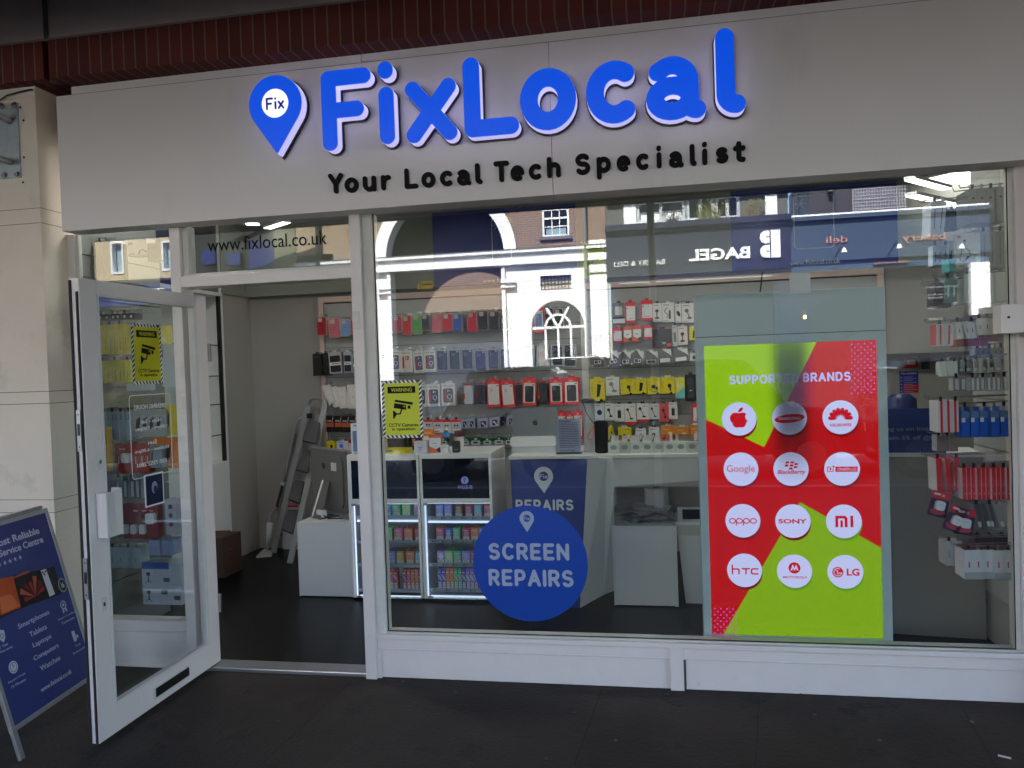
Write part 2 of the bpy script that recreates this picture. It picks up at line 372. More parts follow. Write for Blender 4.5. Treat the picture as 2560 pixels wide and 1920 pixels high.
# glyph skeletons in a unit box (0..1 x 0..1), w = width/height of the box, asc: where the box stands (y0,y1) with cap height 1
G = {
 'F': (.66, 0, 1, [[(0, 0), (0, 1), (1, 1)], [(0, .5), (.78, .5)]]),
 'i': (0, 0, .98, [[(.5, 0), (.5, .62)], [(.5, .98), (.5, 1)]]),
 'x': (.56, 0, .68, [[(0, 0), (1, 1)], [(0, 1), (1, 0)]]),
 'L': (.55, 0, 1, [[(0, 1), (0, 0), (1, 0)]]),
 'o': (.58, 0, .68, [arc(.5, .5, .5, .5, 0, 360, 28)]),
 'c': (.5, 0, .68, [arc(.58, .5, .58, .5, 55, 305, 24)]),
 'a': (.52, 0, .68, [arc(.42, .28, .42, .28, 0, 360, 22), [(.08, .88)]+arc(.42, .62, .42, .38, 112, 0, 10)+[(.84, .25)]+arc(1.0, .12, .16, .12, 180, 270, 5)]),
 'l': (.14, 0, 1, [[(0, 1), (0, .16)]+arc(1.0, .16, 1.0, .16, 180, 270, 6)]),
 'Y': (.66, 0, 1, [[(0, 1), (.5, .45), (1, 1)], [(.5, .45), (.5, 0)]]),
 'u': (.5, 0, .68, [[(0, 1), (0, .45)]+arc(.5, .45, .5, .45, 180, 360, 12)+[(1, 1)], [(1, .45), (1, 0)]]),
 'r': (.3, 0, .68, [[(0, 1), (0, 0)], [(0, .6)]+arc(.9, .42, .9, .55, 165, 85, 7)]),
 'T': (.62, 0, 1, [[(0, 1), (1, 1)], [(.5, 1), (.5, 0)]]),
 'e': (.54, 0, .68, [[(.02, .52), (1, .52)]+arc(.5, .5, .5, .5, 2, 300, 24)]),
 'h': (.5, 0, 1, [[(0, 1), (0, 0)], [(0, .4)]+arc(.5, .42, .5, .24, 180, 0, 12)+[(1, 0)]]),
 'S': (.6, 0, 1, [arc(.5, .75, .48, .25, 35, 180, 10)+arc(.48, .75, .46, .24, 180, 255, 5)+arc(.5, .25, .5, .26, 75, -145, 14)]),
 's': (.5, 0, .68, [arc(.5, .75, .46, .25, 35, 180, 10)+arc(.48, .75, .44, .24, 180, 255, 5)+arc(.5, .25, .5, .26, 75, -145, 14)]),
 'p': (.55, -.3, .68, [[(0, 1), (0, 0)], arc(.5, .67, .5, .33, 0, 360, 24)]),
 't': (.42, 0, .9, [[(.42, 1), (.42, .15)]+arc(.95, .15, .53, .15, 180, 270, 6), [(0, .72), (.95, .72)]]),
 'R': (.6, 0, 1, [[(0, 0), (0, 1), (.55, 1)]+arc(.55, .73, .42, .27, 90, -90, 12)+[(0, .46)], [(.5, .46), (1, 0)]]),
 'P': (.58, 0, 1, [[(0, 0), (0, 1), (.55, 1)]+arc(.55, .7, .45, .3, 90, -90, 12)+[(0, .4)]]),
 'A': (.72, 0, 1, [[(0, 0), (.5, 1), (1, 0)], [(.2, .32), (.8, .32)]]),
 'I': (0, 0, 1, [[(.5, 0), (.5, 1)]]),
 'E': (.56, 0, 1, [[(1, 1), (0, 1), (0, 0), (1, 0)], [(0, .5), (.85, .5)]]),
 'N': (.66, 0, 1, [[(0, 0), (0, 1), (1, 0), (1, 1)]]),
 'C': (.66, 0, 1, [arc(.56, .5, .56, .5, 50, 310, 26)]),
 'U': (.66, 0, 1, [[(0, 1), (0, .38)]+arc(.5, .38, .5, .38, 180, 360, 14)+[(1, 1)]]),
 'D': (.66, 0, 1, [[(0, 0), (0, 1), (.45, 1)]+arc(.45, .5, .55, .5, 90, -90, 18)+[(0, 0)]]),
 'O': (.8, 0, 1, [arc(.5, .5, .5, .5, 0, 360, 32)]),
 'B': (.58, 0, 1, [[(0, 0), (0, 1), (.5, 1)]+arc(.5, .76, .42, .24, 90, -90, 10)+[(0, .52)], [(.5, .52)]+arc(.5, .26, .5, .26, 90, -90, 10)+[(0, 0)]]),
 'G': (.72, 0, 1, [arc(.52, .5, .52, .5, 45, 350, 26)+[(1.0, .46), (.62, .46)]]),
}
def glyph_rect(ch, u0, v0, u1, v1, r, n=46):
    """mesh of one rounded letter filling a rectangle, stroke radius r"""
    w, a, b, ps = G[ch]
    cx = (u0+u1)/2; U0, U1 = u0+r, u1-r
    if U1-U0 < .002: U0 = U1 = cx
    V0, V1 = v0+r, v1-r
    P = [[(U0+(U1-U0)*x, V0+(V1-V0)*y) for x, y in p] for p in ps]
    return shape_mesh(contours(strokes(P, r), u0, v0, u1, v1, n))
def rtext(mb, txt, u0, v0, u1, v1, w0, w1, m, rr=.11, gap=.17, n=30, space=.35):
    """rounded bold lettering fitted in a rectangle"""
    H = v1-v0; asc = max(G[c][2] for c in txt if c != ' '); S = H/asc; r = rr*S
    x = 0; pos = []
    for c in txt:
        if c == ' ': x += space*S; continue
        wd = G[c][0]*S+2*r*.9; pos.append((c, x, x+wd)); x += wd+gap*S
    tot = x-gap*S; k = (u1-u0)/tot; F = mb.F
    for c, a, b in pos:
        y0, y1 = v0+G[c][1]*S, v0+G[c][2]*S
        me = glyph_rect(c, u0+a*k, y0, u0+b*k, y1, r*min(1, k*1.0), n)
        mb.mesh_in(me, lambda x, y, z: F(x, y, w0+(w1-w0)*(z*10+.5)), m)
    return mb
def pin_fn(cx, cy, R, tip):
    """map pin: circle on top running to a point at the bottom"""
    def fn(X, Y):
        x, y = np.abs(X-cx), Y
        d = np.hypot(x, y-cy)-R
        L = cy-tip; a = math.acos(R/L); tx, ty = R*math.sin(a), cy-R*math.cos(a)
        nx, ny = math.sin(a), -math.cos(a)
        line = (x-tx)*nx+(y-ty)*ny
        tri = np.maximum(line, y-ty)
        return np.minimum(d, tri)
    return fn

# ================================================================== SETTING
m_pave = dirt(dirt(mat('worn_asphalt', (.025, .0165, .0125), .8, var=.35, vs=1.2, bump=.5, bs=45), (.048, .034, .027), .47, .66, 1.6, amount=.75), (.010, .008, .007), .56, .64, 3.3, amount=.8)
m_road = dirt(mat('road_asphalt', (.055, .055, .057), .9, var=.2, vs=.8, bump=.4, bs=60), (.03, .03, .03), .55, .7, .6)
m_floor = mat('rubber_floor', (.0016, .002, .0025), .36, var=.3, vs=3, bump=.12, bs=160, spec=.3)
b = MB(); b.wbox(-60, 60, -6.2, -.02, -.3, 0, m_pave); struct(b.build('pavement', loc=(0, 0, 0)))
b = MB(); b.wbox(-60, 60, -18.2, -6.35, -.4, -.12, m_road); struct(b.build('road', loc=(0, 0, 0)))
b = MB(); b.wbox(-60, 60, -6.35, -6.2, -.4, .004, mat('kerb_stone', (.22, .21, .2), .85, bump=.2)); struct(b.build('kerb', loc=(0, 0, 0)))
b = MB(); b.wbox(-60, 60, -60, -18.2, -.4, 0, m_pave); struct(b.build('far_pavement', loc=(0, 0, 0)))
b = MB(); b.wbox(-60, 60, -.02, 60, -.4, -.004, m_pave); struct(b.build('ground', loc=(0, 0, 0)))
m_joint = mat('joint_dark', (.014, .010, .009), .9)
for i, (a_, c_) in enumerate((((1640, 1505), (1632, 1655)), ((1300, 1490), (1240, 1655)), ((760, 1470), (560, 1655)), ((2080, 1530), (2150, 1655)))):
    p_, q_ = at(*a_, 2, 0), at(*c_, 2, 0); b = MB(); b.bar(p_, q_, .004, .0016, m_joint); o = b.build('pavement_joint', loc=(0, 0, 0)); struct(o)
# small litter and marks on the pavement
def ground_pt(px, py, z=.0): return at(px, py, 2, z)
gp = ground_pt(2170, 1637)
b = MB(); b.F = Fr((gp.x, gp.y, .002), (1, -.5, 0), (.5, 1, 0)); b.rrect(-.022, -.005, .022, .005, .002, 0, .004, C(215, 213, 205)); tag(b.build('paper_scrap'), 'tiny white scrap of litter on the dark pavement at the right', 'litter')
sp = [(1085, 1497), (1240, 1540), (870, 1473), (985, 1496), (1440, 1500), (1620, 1482), (520, 1500), (600, 1560), (1760, 1545), (2040, 1500), (700, 1520), (1330, 1600), (390, 1570), (1560, 1590), (1900, 1600), (1180, 1640), (940, 1580), (2100, 1560), (430, 1470), (1730, 1500)]
b = MB()
for i, (x, y) in enumerate(sp):
    p = ground_pt(x, y); s_ = .004+.006*((i*37) % 10)/10; b.F = Fr((p.x, p.y, .001), (1, 0, 0), (0, 1, 0)); b.ell(0, 0, s_*1.5, s_, 0, .002, C(*[(50, 46, 44), (12, 12, 12), (66, 62, 58)][i % 3]), n=7, rot=i)
o = b.build('grit'); o['kind'] = 'stuff'; o['label'] = 'loose grit and gum spots on the pavement'; o['category'] = 'grit'
p = ground_pt(1975, 1465)
b = MB(); b.F = Fr((p.x, p.y, .0006), (1, -.8, 0), (.8, 1, 0))
rnd = random.Random(3)
for i in range(26):
    x, y = rnd.gauss(0, .13), rnd.gauss(0, .035); b.ell(x, y, rnd.uniform(.006, .03), rnd.uniform(.003, .012), 0, .0006+.00003*i, C(88, 88, 90), n=9, rot=rnd.uniform(-.4, .4))
tag(b.build('scuff_mark'), 'pale grey scuff rubbed into the pavement below the right end of the window', 'stain')

# ---- the room inside
XL, XR, YB, ZC = -3.64, 1.80, 2.72, 2.98
b = MB(); b.wbox(XL-.4, 4.2, .06, 6.2, -.05, .012, m_floor); struct(b.build('floor', loc=(0, 0, 0)))
b = MB(); b.wbox(XL-.45, 4.2, .02, 6.2, ZC, ZC+.1, m_wall); struct(b.build('ceiling', loc=(0, 0, 0)))
b = MB(); b.wbox(XL-.1, XL, 2.26, 6.2, 0, ZC, m_wall); b.wbox(XL-.45, XL-.35, .0, 2.26, 0, ZC, m_wall); b.wbox(XL-.35, XL+.0, 2.20, 2.259, .012, ZC, m_white); struct(b.build('wall_left', loc=(0, 0, 0)))
b = MB(); b.wbox(XL, 4.2, YB+.02, YB+.12, .012, ZC, m_wall); struct(b.build('wall_back', loc=(0, 0, 0)))
b = MB(); b.wbox(XR, XR+.1, .03, .92, .012, ZC, m_wall); b.wbox(XR+.1, 4.2, .82, .92, .012, ZC, m_wall); b.wbox(4.1, 4.2, .92, 3.9, .012, ZC, m_wall); struct(b.build('wall_right', loc=(0, 0, 0)))
# side and outer walls that keep daylight out
# ---- building shell
root = thing('arcade_building', 'rendered building with a dark red soldier brick band over the shopfront', 'building', (0, 0, 3.3))
b = MB(); b.wbox(-14, 14, -.255, 9, 3.412, 8.6, m_upper); b.wbox(-14, 14, 0, 9, 8.6, 11, m_upper); b.wbox(-14, 14, -.262, -.255, 3.405, 3.42, mat('ledge_mortar', (.25, .21, .19), .9))  # top storey out of view, raised to shade the near road and cars
b.build('upper_wall', root)
b = MB(); b.wbox(-14, -3.095, -.27, .3, 3.208, 3.405, m_brickr); b.wbox(-3.06, 14, -.27, .3, 3.208, 3.405, m_brickr); b.wbox(-3.095, -3.06, -.23, .3, 3.208, 3.405, m_groove)
b.build('brick_course', root)
b = MB(); b.wbox(-3.09, -3.065, -.262, -.25, 3.42, 6, m_groove); b.build('drain_groove', root)
b = MB(); b.wbox(-14, -4.1, -.1, 9, 0, 3.207, m_render); b.build('left_wing', root)
b = MB(); b.wbox(4.2, 14, .1, 9, 0, 3.105, m_render); b.wbox(1.9, 4.2, .0, .3, 0, 3.105, m_render); b.wbox(-3.75, 4.2, 6.2, 9, 0, 3.105, m_render); b.wbox(-3.75, 4.2, .3, 6.2, 3.09, 3.105, m_render)
b.build('shell_wall', root)
# canopy over the walk
root = thing('arcade_canopy', 'dark canopy roof over the covered walk with slim grey steel post', 'canopy', (0, -3, 4))
ZBM = at(1087, 449, 1, 4.6).z
b = MB(); b.wbox(-14, 14, -1.1, -.262, 3.80, 3.95, mat('canopy_board', (.05, .047, .045), .8)); b.wbox(-14, 14, -4.6, -1.1, 3.33, 3.95, mat('canopy_board')); b.build('roof', root)  # outer soffit, out of view, set lower to darken the upper fascia
b = MB(); b.wbox(-14, 14, -4.9, -4.6, ZBM, 4.3, mat('canopy_board')); b.build('beam', root)
def atv(px, py, Yv):     # where a thing seen mirrored in the glass really stands across the road
    p = at(px, py, 1, Yv); return Vector((p.x, -p.y, p.z))
pp = atv(1409, 600, 4.7); b = MB(); b.lathe((pp.x, -4.7, 0), [(0, .05), (.02, .05), (.02, .04), (ZBM-.001, .04)], mat('galvanised_post', (.55, .57, .6), .5), 14); b.build('post', root)
# ---- pillar on the left
root = thing('pillar', 'cream rendered pillar with horizontal grooves left of the shop door', 'pillar', (-3.6, .1, 0))
PXR = -3.213; py0 = -.2
gz = [(.0, .905), (.909, .975), (.979, 1.50), (1.504, 1.565), (1.569, 2.475), (2.479, 2.555), (2.559, 3.15), (3.152, 3.207)]
b = MB()
b.wbox(-4.8, PXR-.004, py0+.004, .03, 0, 3.2, mat('joint_grey', (.20, .18, .16), .9))
for z0, z1 in gz: b.wbox(-4.9, PXR, py0, .035, z0, z1, m_render)
b.build('shaft', root)
b = MB()
for px, py in ((44, 232), (52, 340), (50, 394), (170*.3, 260)):
    p = at(px, py, 1, py0); b = MB(front(py0)); b.ell(p.x, p.z, .006, .006, 0, .002, m_seal, 9); b.build('screw_hole', root)
# ---- bracket on the pillar
root = thing('sign_bracket', 'galvanised steel bracket plate with two arms bolted high on the cream pillar', 'bracket', (-3.5, -.21, 2.8))
a = at(41, 232, 1, py0); c_ = at(44, 384, 1, py0)
b = MB(front(py0)); b.box(a.x-.30, c_.z, a.x-.003, a.z, 0, .008, mat('galvanised', (.33, .38, .40), .45, .6, var=.2, vs=30)); b.build('plate', root, bevel=.002)
for px, py in ((7, 230), (35, 228), (13, 379), (41, 377)):
    p = at(px, py, 1, py0); b = MB(front(py0)); b.ell(p.x, p.z, .016, .016, .008, .014, m_steel, 12); b.ell(p.x, p.z, .010, .010, .014, .024, m_steel, 6); b.build('bolt', root)
for y1, y2 in ((262, 228), (350, 335)):
    p = at(22, y1, 1, py0-.008); p2 = at(-60, y2-8, 1, py0-.22); b = MB(); b.tube([p, p2], .017, m_alu, 10); b.build('arm', root)
b = MB(); b.tube([at(*q, 1, py0-.012) for q in ((70, 193), (62, 194), (40, 199), (15, 206), (0, 216), (-15, 240))], .004, m_seal, 6); tag(b.build('cable'), 'thin dark cable sagging across the top of the cream pillar', 'cable')
# ---- right pier
b = MB(); b.wbox(1.70, 2.6, -.12, .3, 0, 3.1, m_render)
tag(b.build('wall_pier'), 'cream pier closing the shopfront at the right edge', 'pier')
# ================================================================== SHOP SIGN
root = thing('shop_sign', 'long pale grey fascia sign with big blue rounded letters and black tagline', 'shop sign', (-.6, -.1, 2.43))
YS = -.15
b = MB(); b.wbox(-3.128, -.442, YS, -.02, 2.432, 3.16, m_sign); b.wbox(-.440, 2.3, YS, -.02, 2.432, 3.16, m_sign); b.wbox(-.45, -.43, YS+.004, -.03, 2.436, 3.155, m_groove); b.build('panel', root, bevel=.0015)
b = MB(); b.wbox(-3.128, 2.3, YS+.006, -.03, 3.158, 3.164, m_groove); b.wbox(-3.04, -1.39, YS+.010, -.02, 3.163, 3.206, m_sign); b.wbox(-1.386, 2.3, YS+.010, -.02, 3.163, 3.206, m_sign); b.build('top_trim', root)
m_lface = E_('lit_blue_face', 0, 76, 222, .85*2**-3.0); m_lface.node_tree.nodes['Principled BSDF'].inputs['Roughness'].default_value = .35
nn = m_lface.node_tree; bb = nn.nodes['Principled BSDF']; bb.inputs['Base Color'].links and nn.links.remove(bb.inputs['Base Color'].links[0]); bb.inputs['Base Color'].default_value = (.0, .04, .28, 1)
m_lside = mat('lit_letter_side', (.55, .55, .65), .4, emit=.095, ecol=(.58, .55, .95)); m_ltray = mat('letter_tray', (.004, .004, .02), .5)
YL = YS-.085
def big_letter(ch, x0, y0, x1, y1, r):
    u0, v0, u1, v1 = rect(x0, y0, x1, y1, YL); F = front(0)
    b = MB(F)
    me = glyph_rect(ch, u0, v0, u1, v1, r, 60)
    b.mesh_in(me, lambda x, y, z: F(x, y, -YL-.008+.016*(z*10+.5)*.5), m_lface, m_lface)
    me2 = glyph_rect(ch, u0-.001, v0-.001, u1+.001, v1+.001, r+.001, 60)
    b.mesh_in(me2, lambda x, y, z: F(x, y, -YS+.022+(-YL+YS-.0315)*(z*10+.5)), m_lside, m_lside)
    me3 = glyph_rect(ch, u0-.006, v0-.006, u1+.006, v1+.006, r+.006, 50)
    b.mesh_in(me3, lambda x, y, z: F(x, y, -YS+.002+.019*(z*10+.5)), m_ltray, m_ltray)
    return b.build('letter', root)
def fc(c, x0, y0, x1, y1): return cr(c, x0, y0, x1, y1)
big = [('F', fc(KF, 750, 530, 1132, 1145)), ('i', fc(KF, 1172, 470, 1318, 1105)), ('x', fc(KF, 1395, 612, 1785, 1085)), ('L', fc(KF, 1838, 425, 2258, 1040)),
       ('o', fc(KG, 60, 522, 492, 998)), ('c', fc(KG, 568, 467, 965, 948)), ('a', fc(KG, 1028, 428, 1486, 918)), ('l', fc(KG, 1566, 212, 1790, 868))]
for ch, rc in big: big_letter(ch, *rc, r={'F': .0375, 'i': .0375, 'x': .0375, 'L': .040, 'o': .042, 'c': .041, 'a': .040, 'l': .0405}[ch])
# pin logo
u0, v0, u1, v1 = rect(*fc(KF, 195, 577, 596, 1180), YL)
R_ = (u1-u0)/2; F = front(0); pf = pin_fn((u0+u1)/2, v1-R_, R_, v0)
b = MB(F)
def grow(f, g): return lambda X, Y: f(X, Y)-g
b.mesh_in(shape_mesh(contours(pf, u0, v0, u1, v1, 60)), lambda x, y, z: F(x, y, -YL-.008+.008*(z*10+.5)), m_lface, m_lface)
b.mesh_in(shape_mesh(contours(grow(pf, .001), u0, v0, u1, v1, 50)), lambda x, y, z: F(x, y, -YS+.022+(-YL+YS-.0315)*(z*10+.5)), m_lside, m_lside)
b.mesh_in(shape_mesh(contours(grow(pf, .006), u0, v0, u1, v1, 50)), lambda x, y, z: F(x, y, -YS+.002+.019*(z*10+.5)), m_ltray, m_ltray)
pin = b.build('pin_logo', root)
du0, dv0, du1, dv1 = rect(*fc(KF, 292, 683, 495, 905), YL)
b = MB(front(YL)); b.ell((du0+du1)/2, (dv0+dv1)/2, (du1-du0)/2, (dv1-dv0)/2, .0015, .003, mat('lit_white_disc', (.8, .8, .85), .4, emit=.14, ecol=(.8, .82, 1)), 40)
tx = rect(*fc(KF, 325, 748, 465, 842), YL); rtext(b, 'Fix', tx[0], tx[1], tx[2], tx[3], .004, .0055, C(10, 50, 190), rr=.115); b.build('logo_disc', pin)
sub = [('Y', KF, 800, 1330, 912, 1485), ('o', KF, 925, 1362, 1030, 1478), ('u', KF, 1065, 1350, 1165, 1470), ('r', KF, 1205, 1342, 1280, 1458), ('L', KF, 1385, 1290, 1488, 1447), ('o', KF, 1515, 1320, 1620, 1440), ('c', KF, 1658, 1310, 1755, 1428), ('a', KF, 1788, 1300, 1895, 1422), ('l', KF, 1928, 1252, 1982, 1412), ('T', KF, 2070, 1236, 2188, 1396),
       ('e', KG, -12, 1268, 92, 1388), ('c', KG, 128, 1258, 228, 1378), ('h', KG, 268, 1202, 372, 1362), ('S', KG, 485, 1178, 600, 1340), ('p', KG, 650, 1202, 760, 1374), ('e', KG, 803, 1192, 910, 1315), ('c', KG, 952, 1178, 1053, 1303), ('i', KG, 1107, 1117, 1150, 1290), ('a', KG, 1205, 1160, 1318, 1285), ('l', KG, 1365, 1105, 1417, 1272), ('i', KG, 1458, 1088, 1502, 1265), ('s', KG, 1565, 1128, 1662, 1252), ('t', KG, 1698, 1083, 1797, 1243)]
for ch, K, x0, y0, x1, y1 in sub:
    u0, v0, u1, v1 = rect(*cr(K, x0, y0, x1, y1), YS-.012)
    if ch == 'p': G['p'] = (.55, 0, 1, [[(0, 1), (0, 0)], arc(.5, .68, .5, .32, 0, 360, 24)])
    b = MB(front(YS)); F = b.F; b.mesh_in(glyph_rect(ch, u0, v0, u1, v1, .0112, 34), lambda x, y, z: F(x, y, .001+.012*(z*10+.5)), m_darkt, m_darkt); b.build('tagline_letter', root)

# ================================================================== SHOPFRONT FRAME AND GLASS
ZT = 2.44; ZS = .24
root = thing('shopfront_window', 'white framed shop window and door surround with low white stall riser', 'shopfront', (0, 0, 0))
b = MB()
b.wbox(-1.525, -1.465, -.05, .06, 0, ZT, m_frame); b.wbox(-1.465, -1.41, -.025, .06, .21, ZT, m_frame2)           # post beside the doorway
b.wbox(-1.41, 1.62, -.02, .05, ZT-.0, ZT+.03, m_frame)
b.wbox(1.622, 1.70, -.03, .06, .21, ZT, m_frame); b.wbox(1.60, 1.622, -.008, .03, ZS, ZT, m_frame2)
b.build('frame', root, bevel=.003)
b = MB(); b.wbox(-1.465, 1.70, -.045, .08, .212, .236, m_frame); b.wbox(-1.41, 1.622, -.018, .05, .236, .243, m_frame2); b.build('sill', root, bevel=.003)
b = MB(); b.wbox(-1.465, .045, -.012, .1, .0, .209, m_riser); b.wbox(.11, 1.70, -.012, .1, .0, .209, m_riser)
b.wbox(-1.465, .045, -.022, -.012, .155, .209, m_frame); b.wbox(.11, 1.70, -.022, -.012, .155, .209, m_frame); b.wbox(-1.465, .045, -.026, -.022, .150, .158, m_frame2); b.wbox(.11, 1.70, -.026, -.022, .150, .158, m_frame2)
b.wbox(.045, .11, -.035, .1, 0, .209, m_frame); b.wbox(.11, .122, -.016, -.012, 0, .15, m_groove); b.wbox(-1.465, -1.445, -.03, -.012, 0, .15, m_frame)
b.build('stall_riser', root, bevel=.002)
b = MB(); b.wbox(-1.41, 1.605, -.004, .004, .243, ZT+.02, m_glass); b.build('window_pane', root)
b = MB(); b.wbox(-1.41, -1.404, -.0065, -.0045, .249, ZT, m_seal); b.wbox(1.596, 1.601, -.0065, -.0045, .249, ZT, m_seal); b.wbox(-1.41, 1.601, -.0065, -.0045, .243, .248, m_seal); b.build('gasket', root)
# left of the doorway: side light and transom
b = MB(); b.wbox(-3.213, -3.168, -.02, .03, 0, ZT, m_frame); b.wbox(-3.168, -3.150, -.008, .02, .26, ZT, m_frame2)
b.wbox(-2.56, -2.50, -.045, .07, 0, ZT, m_frame); b.wbox(-2.50, -2.465, -.02, .05, 2.10, ZT, m_frame2)
b.wbox(-2.50, -1.525, -.045, .06, 2.105, 2.165, m_frame); b.wbox(-2.465, -1.525, -.02, .04, 2.165, 2.18, m_frame2)
b.build('door_frame', root, bevel=.003)
b = MB(); b.wbox(-3.168, -2.56, -.012, .1, .0, .245, m_riser); b.wbox(-3.168, -2.56, -.03, .06, .245, .27, m_frame); b.wbox(-3.168, -2.56, -.02, -.012, .20, .21, m_frame2); b.build('side_riser', root, bevel=.002)
b = MB(); b.wbox(-3.150, -2.56, -.004, .004, .27, ZT, m_glasss); b.build('side_pane', root)
b = MB(); b.wbox(-2.465, -1.525, -.004, .004, 2.18, ZT, m_glasss); b.build('transom_pane', root)
b = MB(); b.wbox(-2.50, -1.525, -.03, .09, .0, .022, m_alu); b.build('threshold', root, bevel=.004)
b = MB(front(-.0505)); u = rect(761, 672, 778, 712, -.05); b.rrect(u[0]+.003, u[1], u[2], u[3], .008, 0, .003, m_frame2); b.ell((u[0]+u[2])/2, (u[1]+u[3])/2+.003, .011, .014, .003, .006, m_frame, 16); b.build('lock_plate', root)
# shutter box at the right edge
u = rect(2158, 658, 2197, 720, -.1)
b = MB(); b.wbox(u[0], u[2]+.03, -.12, -.034, u[1], u[3], m_frame); b.ell((u[0]+.03), (u[1]+.07), .006, .006, .121, .124, m_seal, 8)
tag(b.build('lock_box', bevel=.004), 'small white box screwed to the right side of the window frame', 'box')
b = MB(); b.wbox(u[2]+.03, 1.9, -.135, -.1, u[1]-.01, u[3]+.02, m_frame); tag(b.build('cover_plate', bevel=.003), 'white cover plate beside the small box on the right pier', 'plate')

# ================================================================== DOOR (open, seen from its inner face)
root = thing('shop_door', 'white framed glass door standing open towards the street', 'door', (-2.45, 0, .02))
DX = -2.42; DT = .048; y0, y1 = -.905, .055; z0, z1 = .028, 2.062
gy0, gy1, gz0, gz1 = -.80, -.045, .155, 2.0
b = MB()
b.wbox(DX-DT, DX, y0, gy0, z0, z1, m_frame); b.wbox(DX-DT, DX, gy1, y1, z0, z1, m_frame)
b.wbox(DX-DT, DX, gy0, gy1, z0, gz0, m_frame); b.wbox(DX-DT, DX, gy0, gy1, gz1, z1, m_frame)
for a_ in (.012,):
    b.wbox(DX-.02, DX+.004, gy0, gy0+a_, gz0, gz1, m_frame2); b.wbox(DX-.02, DX+.004, gy1-a_-.012, gy1, gz0, gz1, m_frame2)
    b.wbox(DX-.02, DX+.004, gy0+a_, gy1-a_-.012, gz0, gz0+a_, m_frame2); b.wbox(DX-.02, DX+.004, gy0+a_, gy1-a_-.012, gz1-a_, gz1, m_frame2)
b.build('frame', root, bevel=.002)
b = MB(); b.wbox(DX-.030, DX-.022, gy0, gy1, gz0, gz1, m_glassd); b.build('glass', root)
b = MB(); b.wbox(DX-DT+.003, DX-DT+.013, y0-.006, y0, z0, z1-.01, m_seal); b.wbox(DX-.013, DX-.004, y0-.006, y0, z0, z1-.06, m_seal)
b.build('weather_seal', root)
for py in (930, 1250):
    p = at(205, py, 1, y0); b = MB(front(y0-.0065)); b.box(DX-.033, p.z-.09, DX-.014, p.z+.09, 0, .003, m_alu); b.box(DX-.029, p.z-.02, DX-.018, p.z+.03, .003, .005, m_black)
    b.ell(DX-.0235, p.z+.07, .003, .003, .003, .005, m_black, 8); b.ell(DX-.0235, p.z-.07, .003, .003, .003, .005, m_black, 8); b.build('lock_strip', root)
for x0_, y0_, x1_, y1_ in ((207, 980, 221, 1015), (217, 1290, 229, 1320)):
    u = rectx(x0_, y0_, x1_, y1_, DX); b = MB(side(DX)); b.rrect(u[0], u[1], u[2], u[3], .005, 0, .004, m_frame2); b.ell((u[0]+u[2])/2, (u[1]+u[3])/2, .006, .010, .004, .008, m_steel, 12); b.build('keyhole', root)
# ribbed pull handle
h0 = at(209, 1065, 0, DX); h1 = at(212, 1172, 0, DX)
b = MB(); hz0, hz1 = h1.z+.02, h0.z
hy = h0.y
b.wbox(DX+.004, DX+.04, hy-.012, hy+.012, hz0, hz1, m_frame)
b.wbox(DX+.04, DX+.052, hy-.012, hy+.085, hz0, hz1, m_frame)
for i in range(6): b.wbox(DX+.052, DX+.056, hy-.010+i*.0095, hy-.005+i*.0095, hz0, hz1, m_frame2)
b.wbox(DX+.004, DX+.05, hy+.085, hy+.098, hz0-.002, hz1+.01, m_frame)
b.build('pull_handle', root, bevel=.0015)
u = rectx(335, 1440, 410, 1508, DX); b = MB(side(DX)); b.rrect(-.535, .062, -.245, .118, .006, .001, .006, m_frame2); b.rrect(-.522, .069, -.252, .112, .004, .006, .009, m_black); b.build('letterbox', root)
b = MB(); b.wbox(DX-.02, DX+.012, .056, .07, .3, .4, m_steel); b.build('hinge', root); b = MB(); b.wbox(DX-.02, DX+.012, .056, .07, 1.7, 1.8, m_steel); b.build('hinge', root)

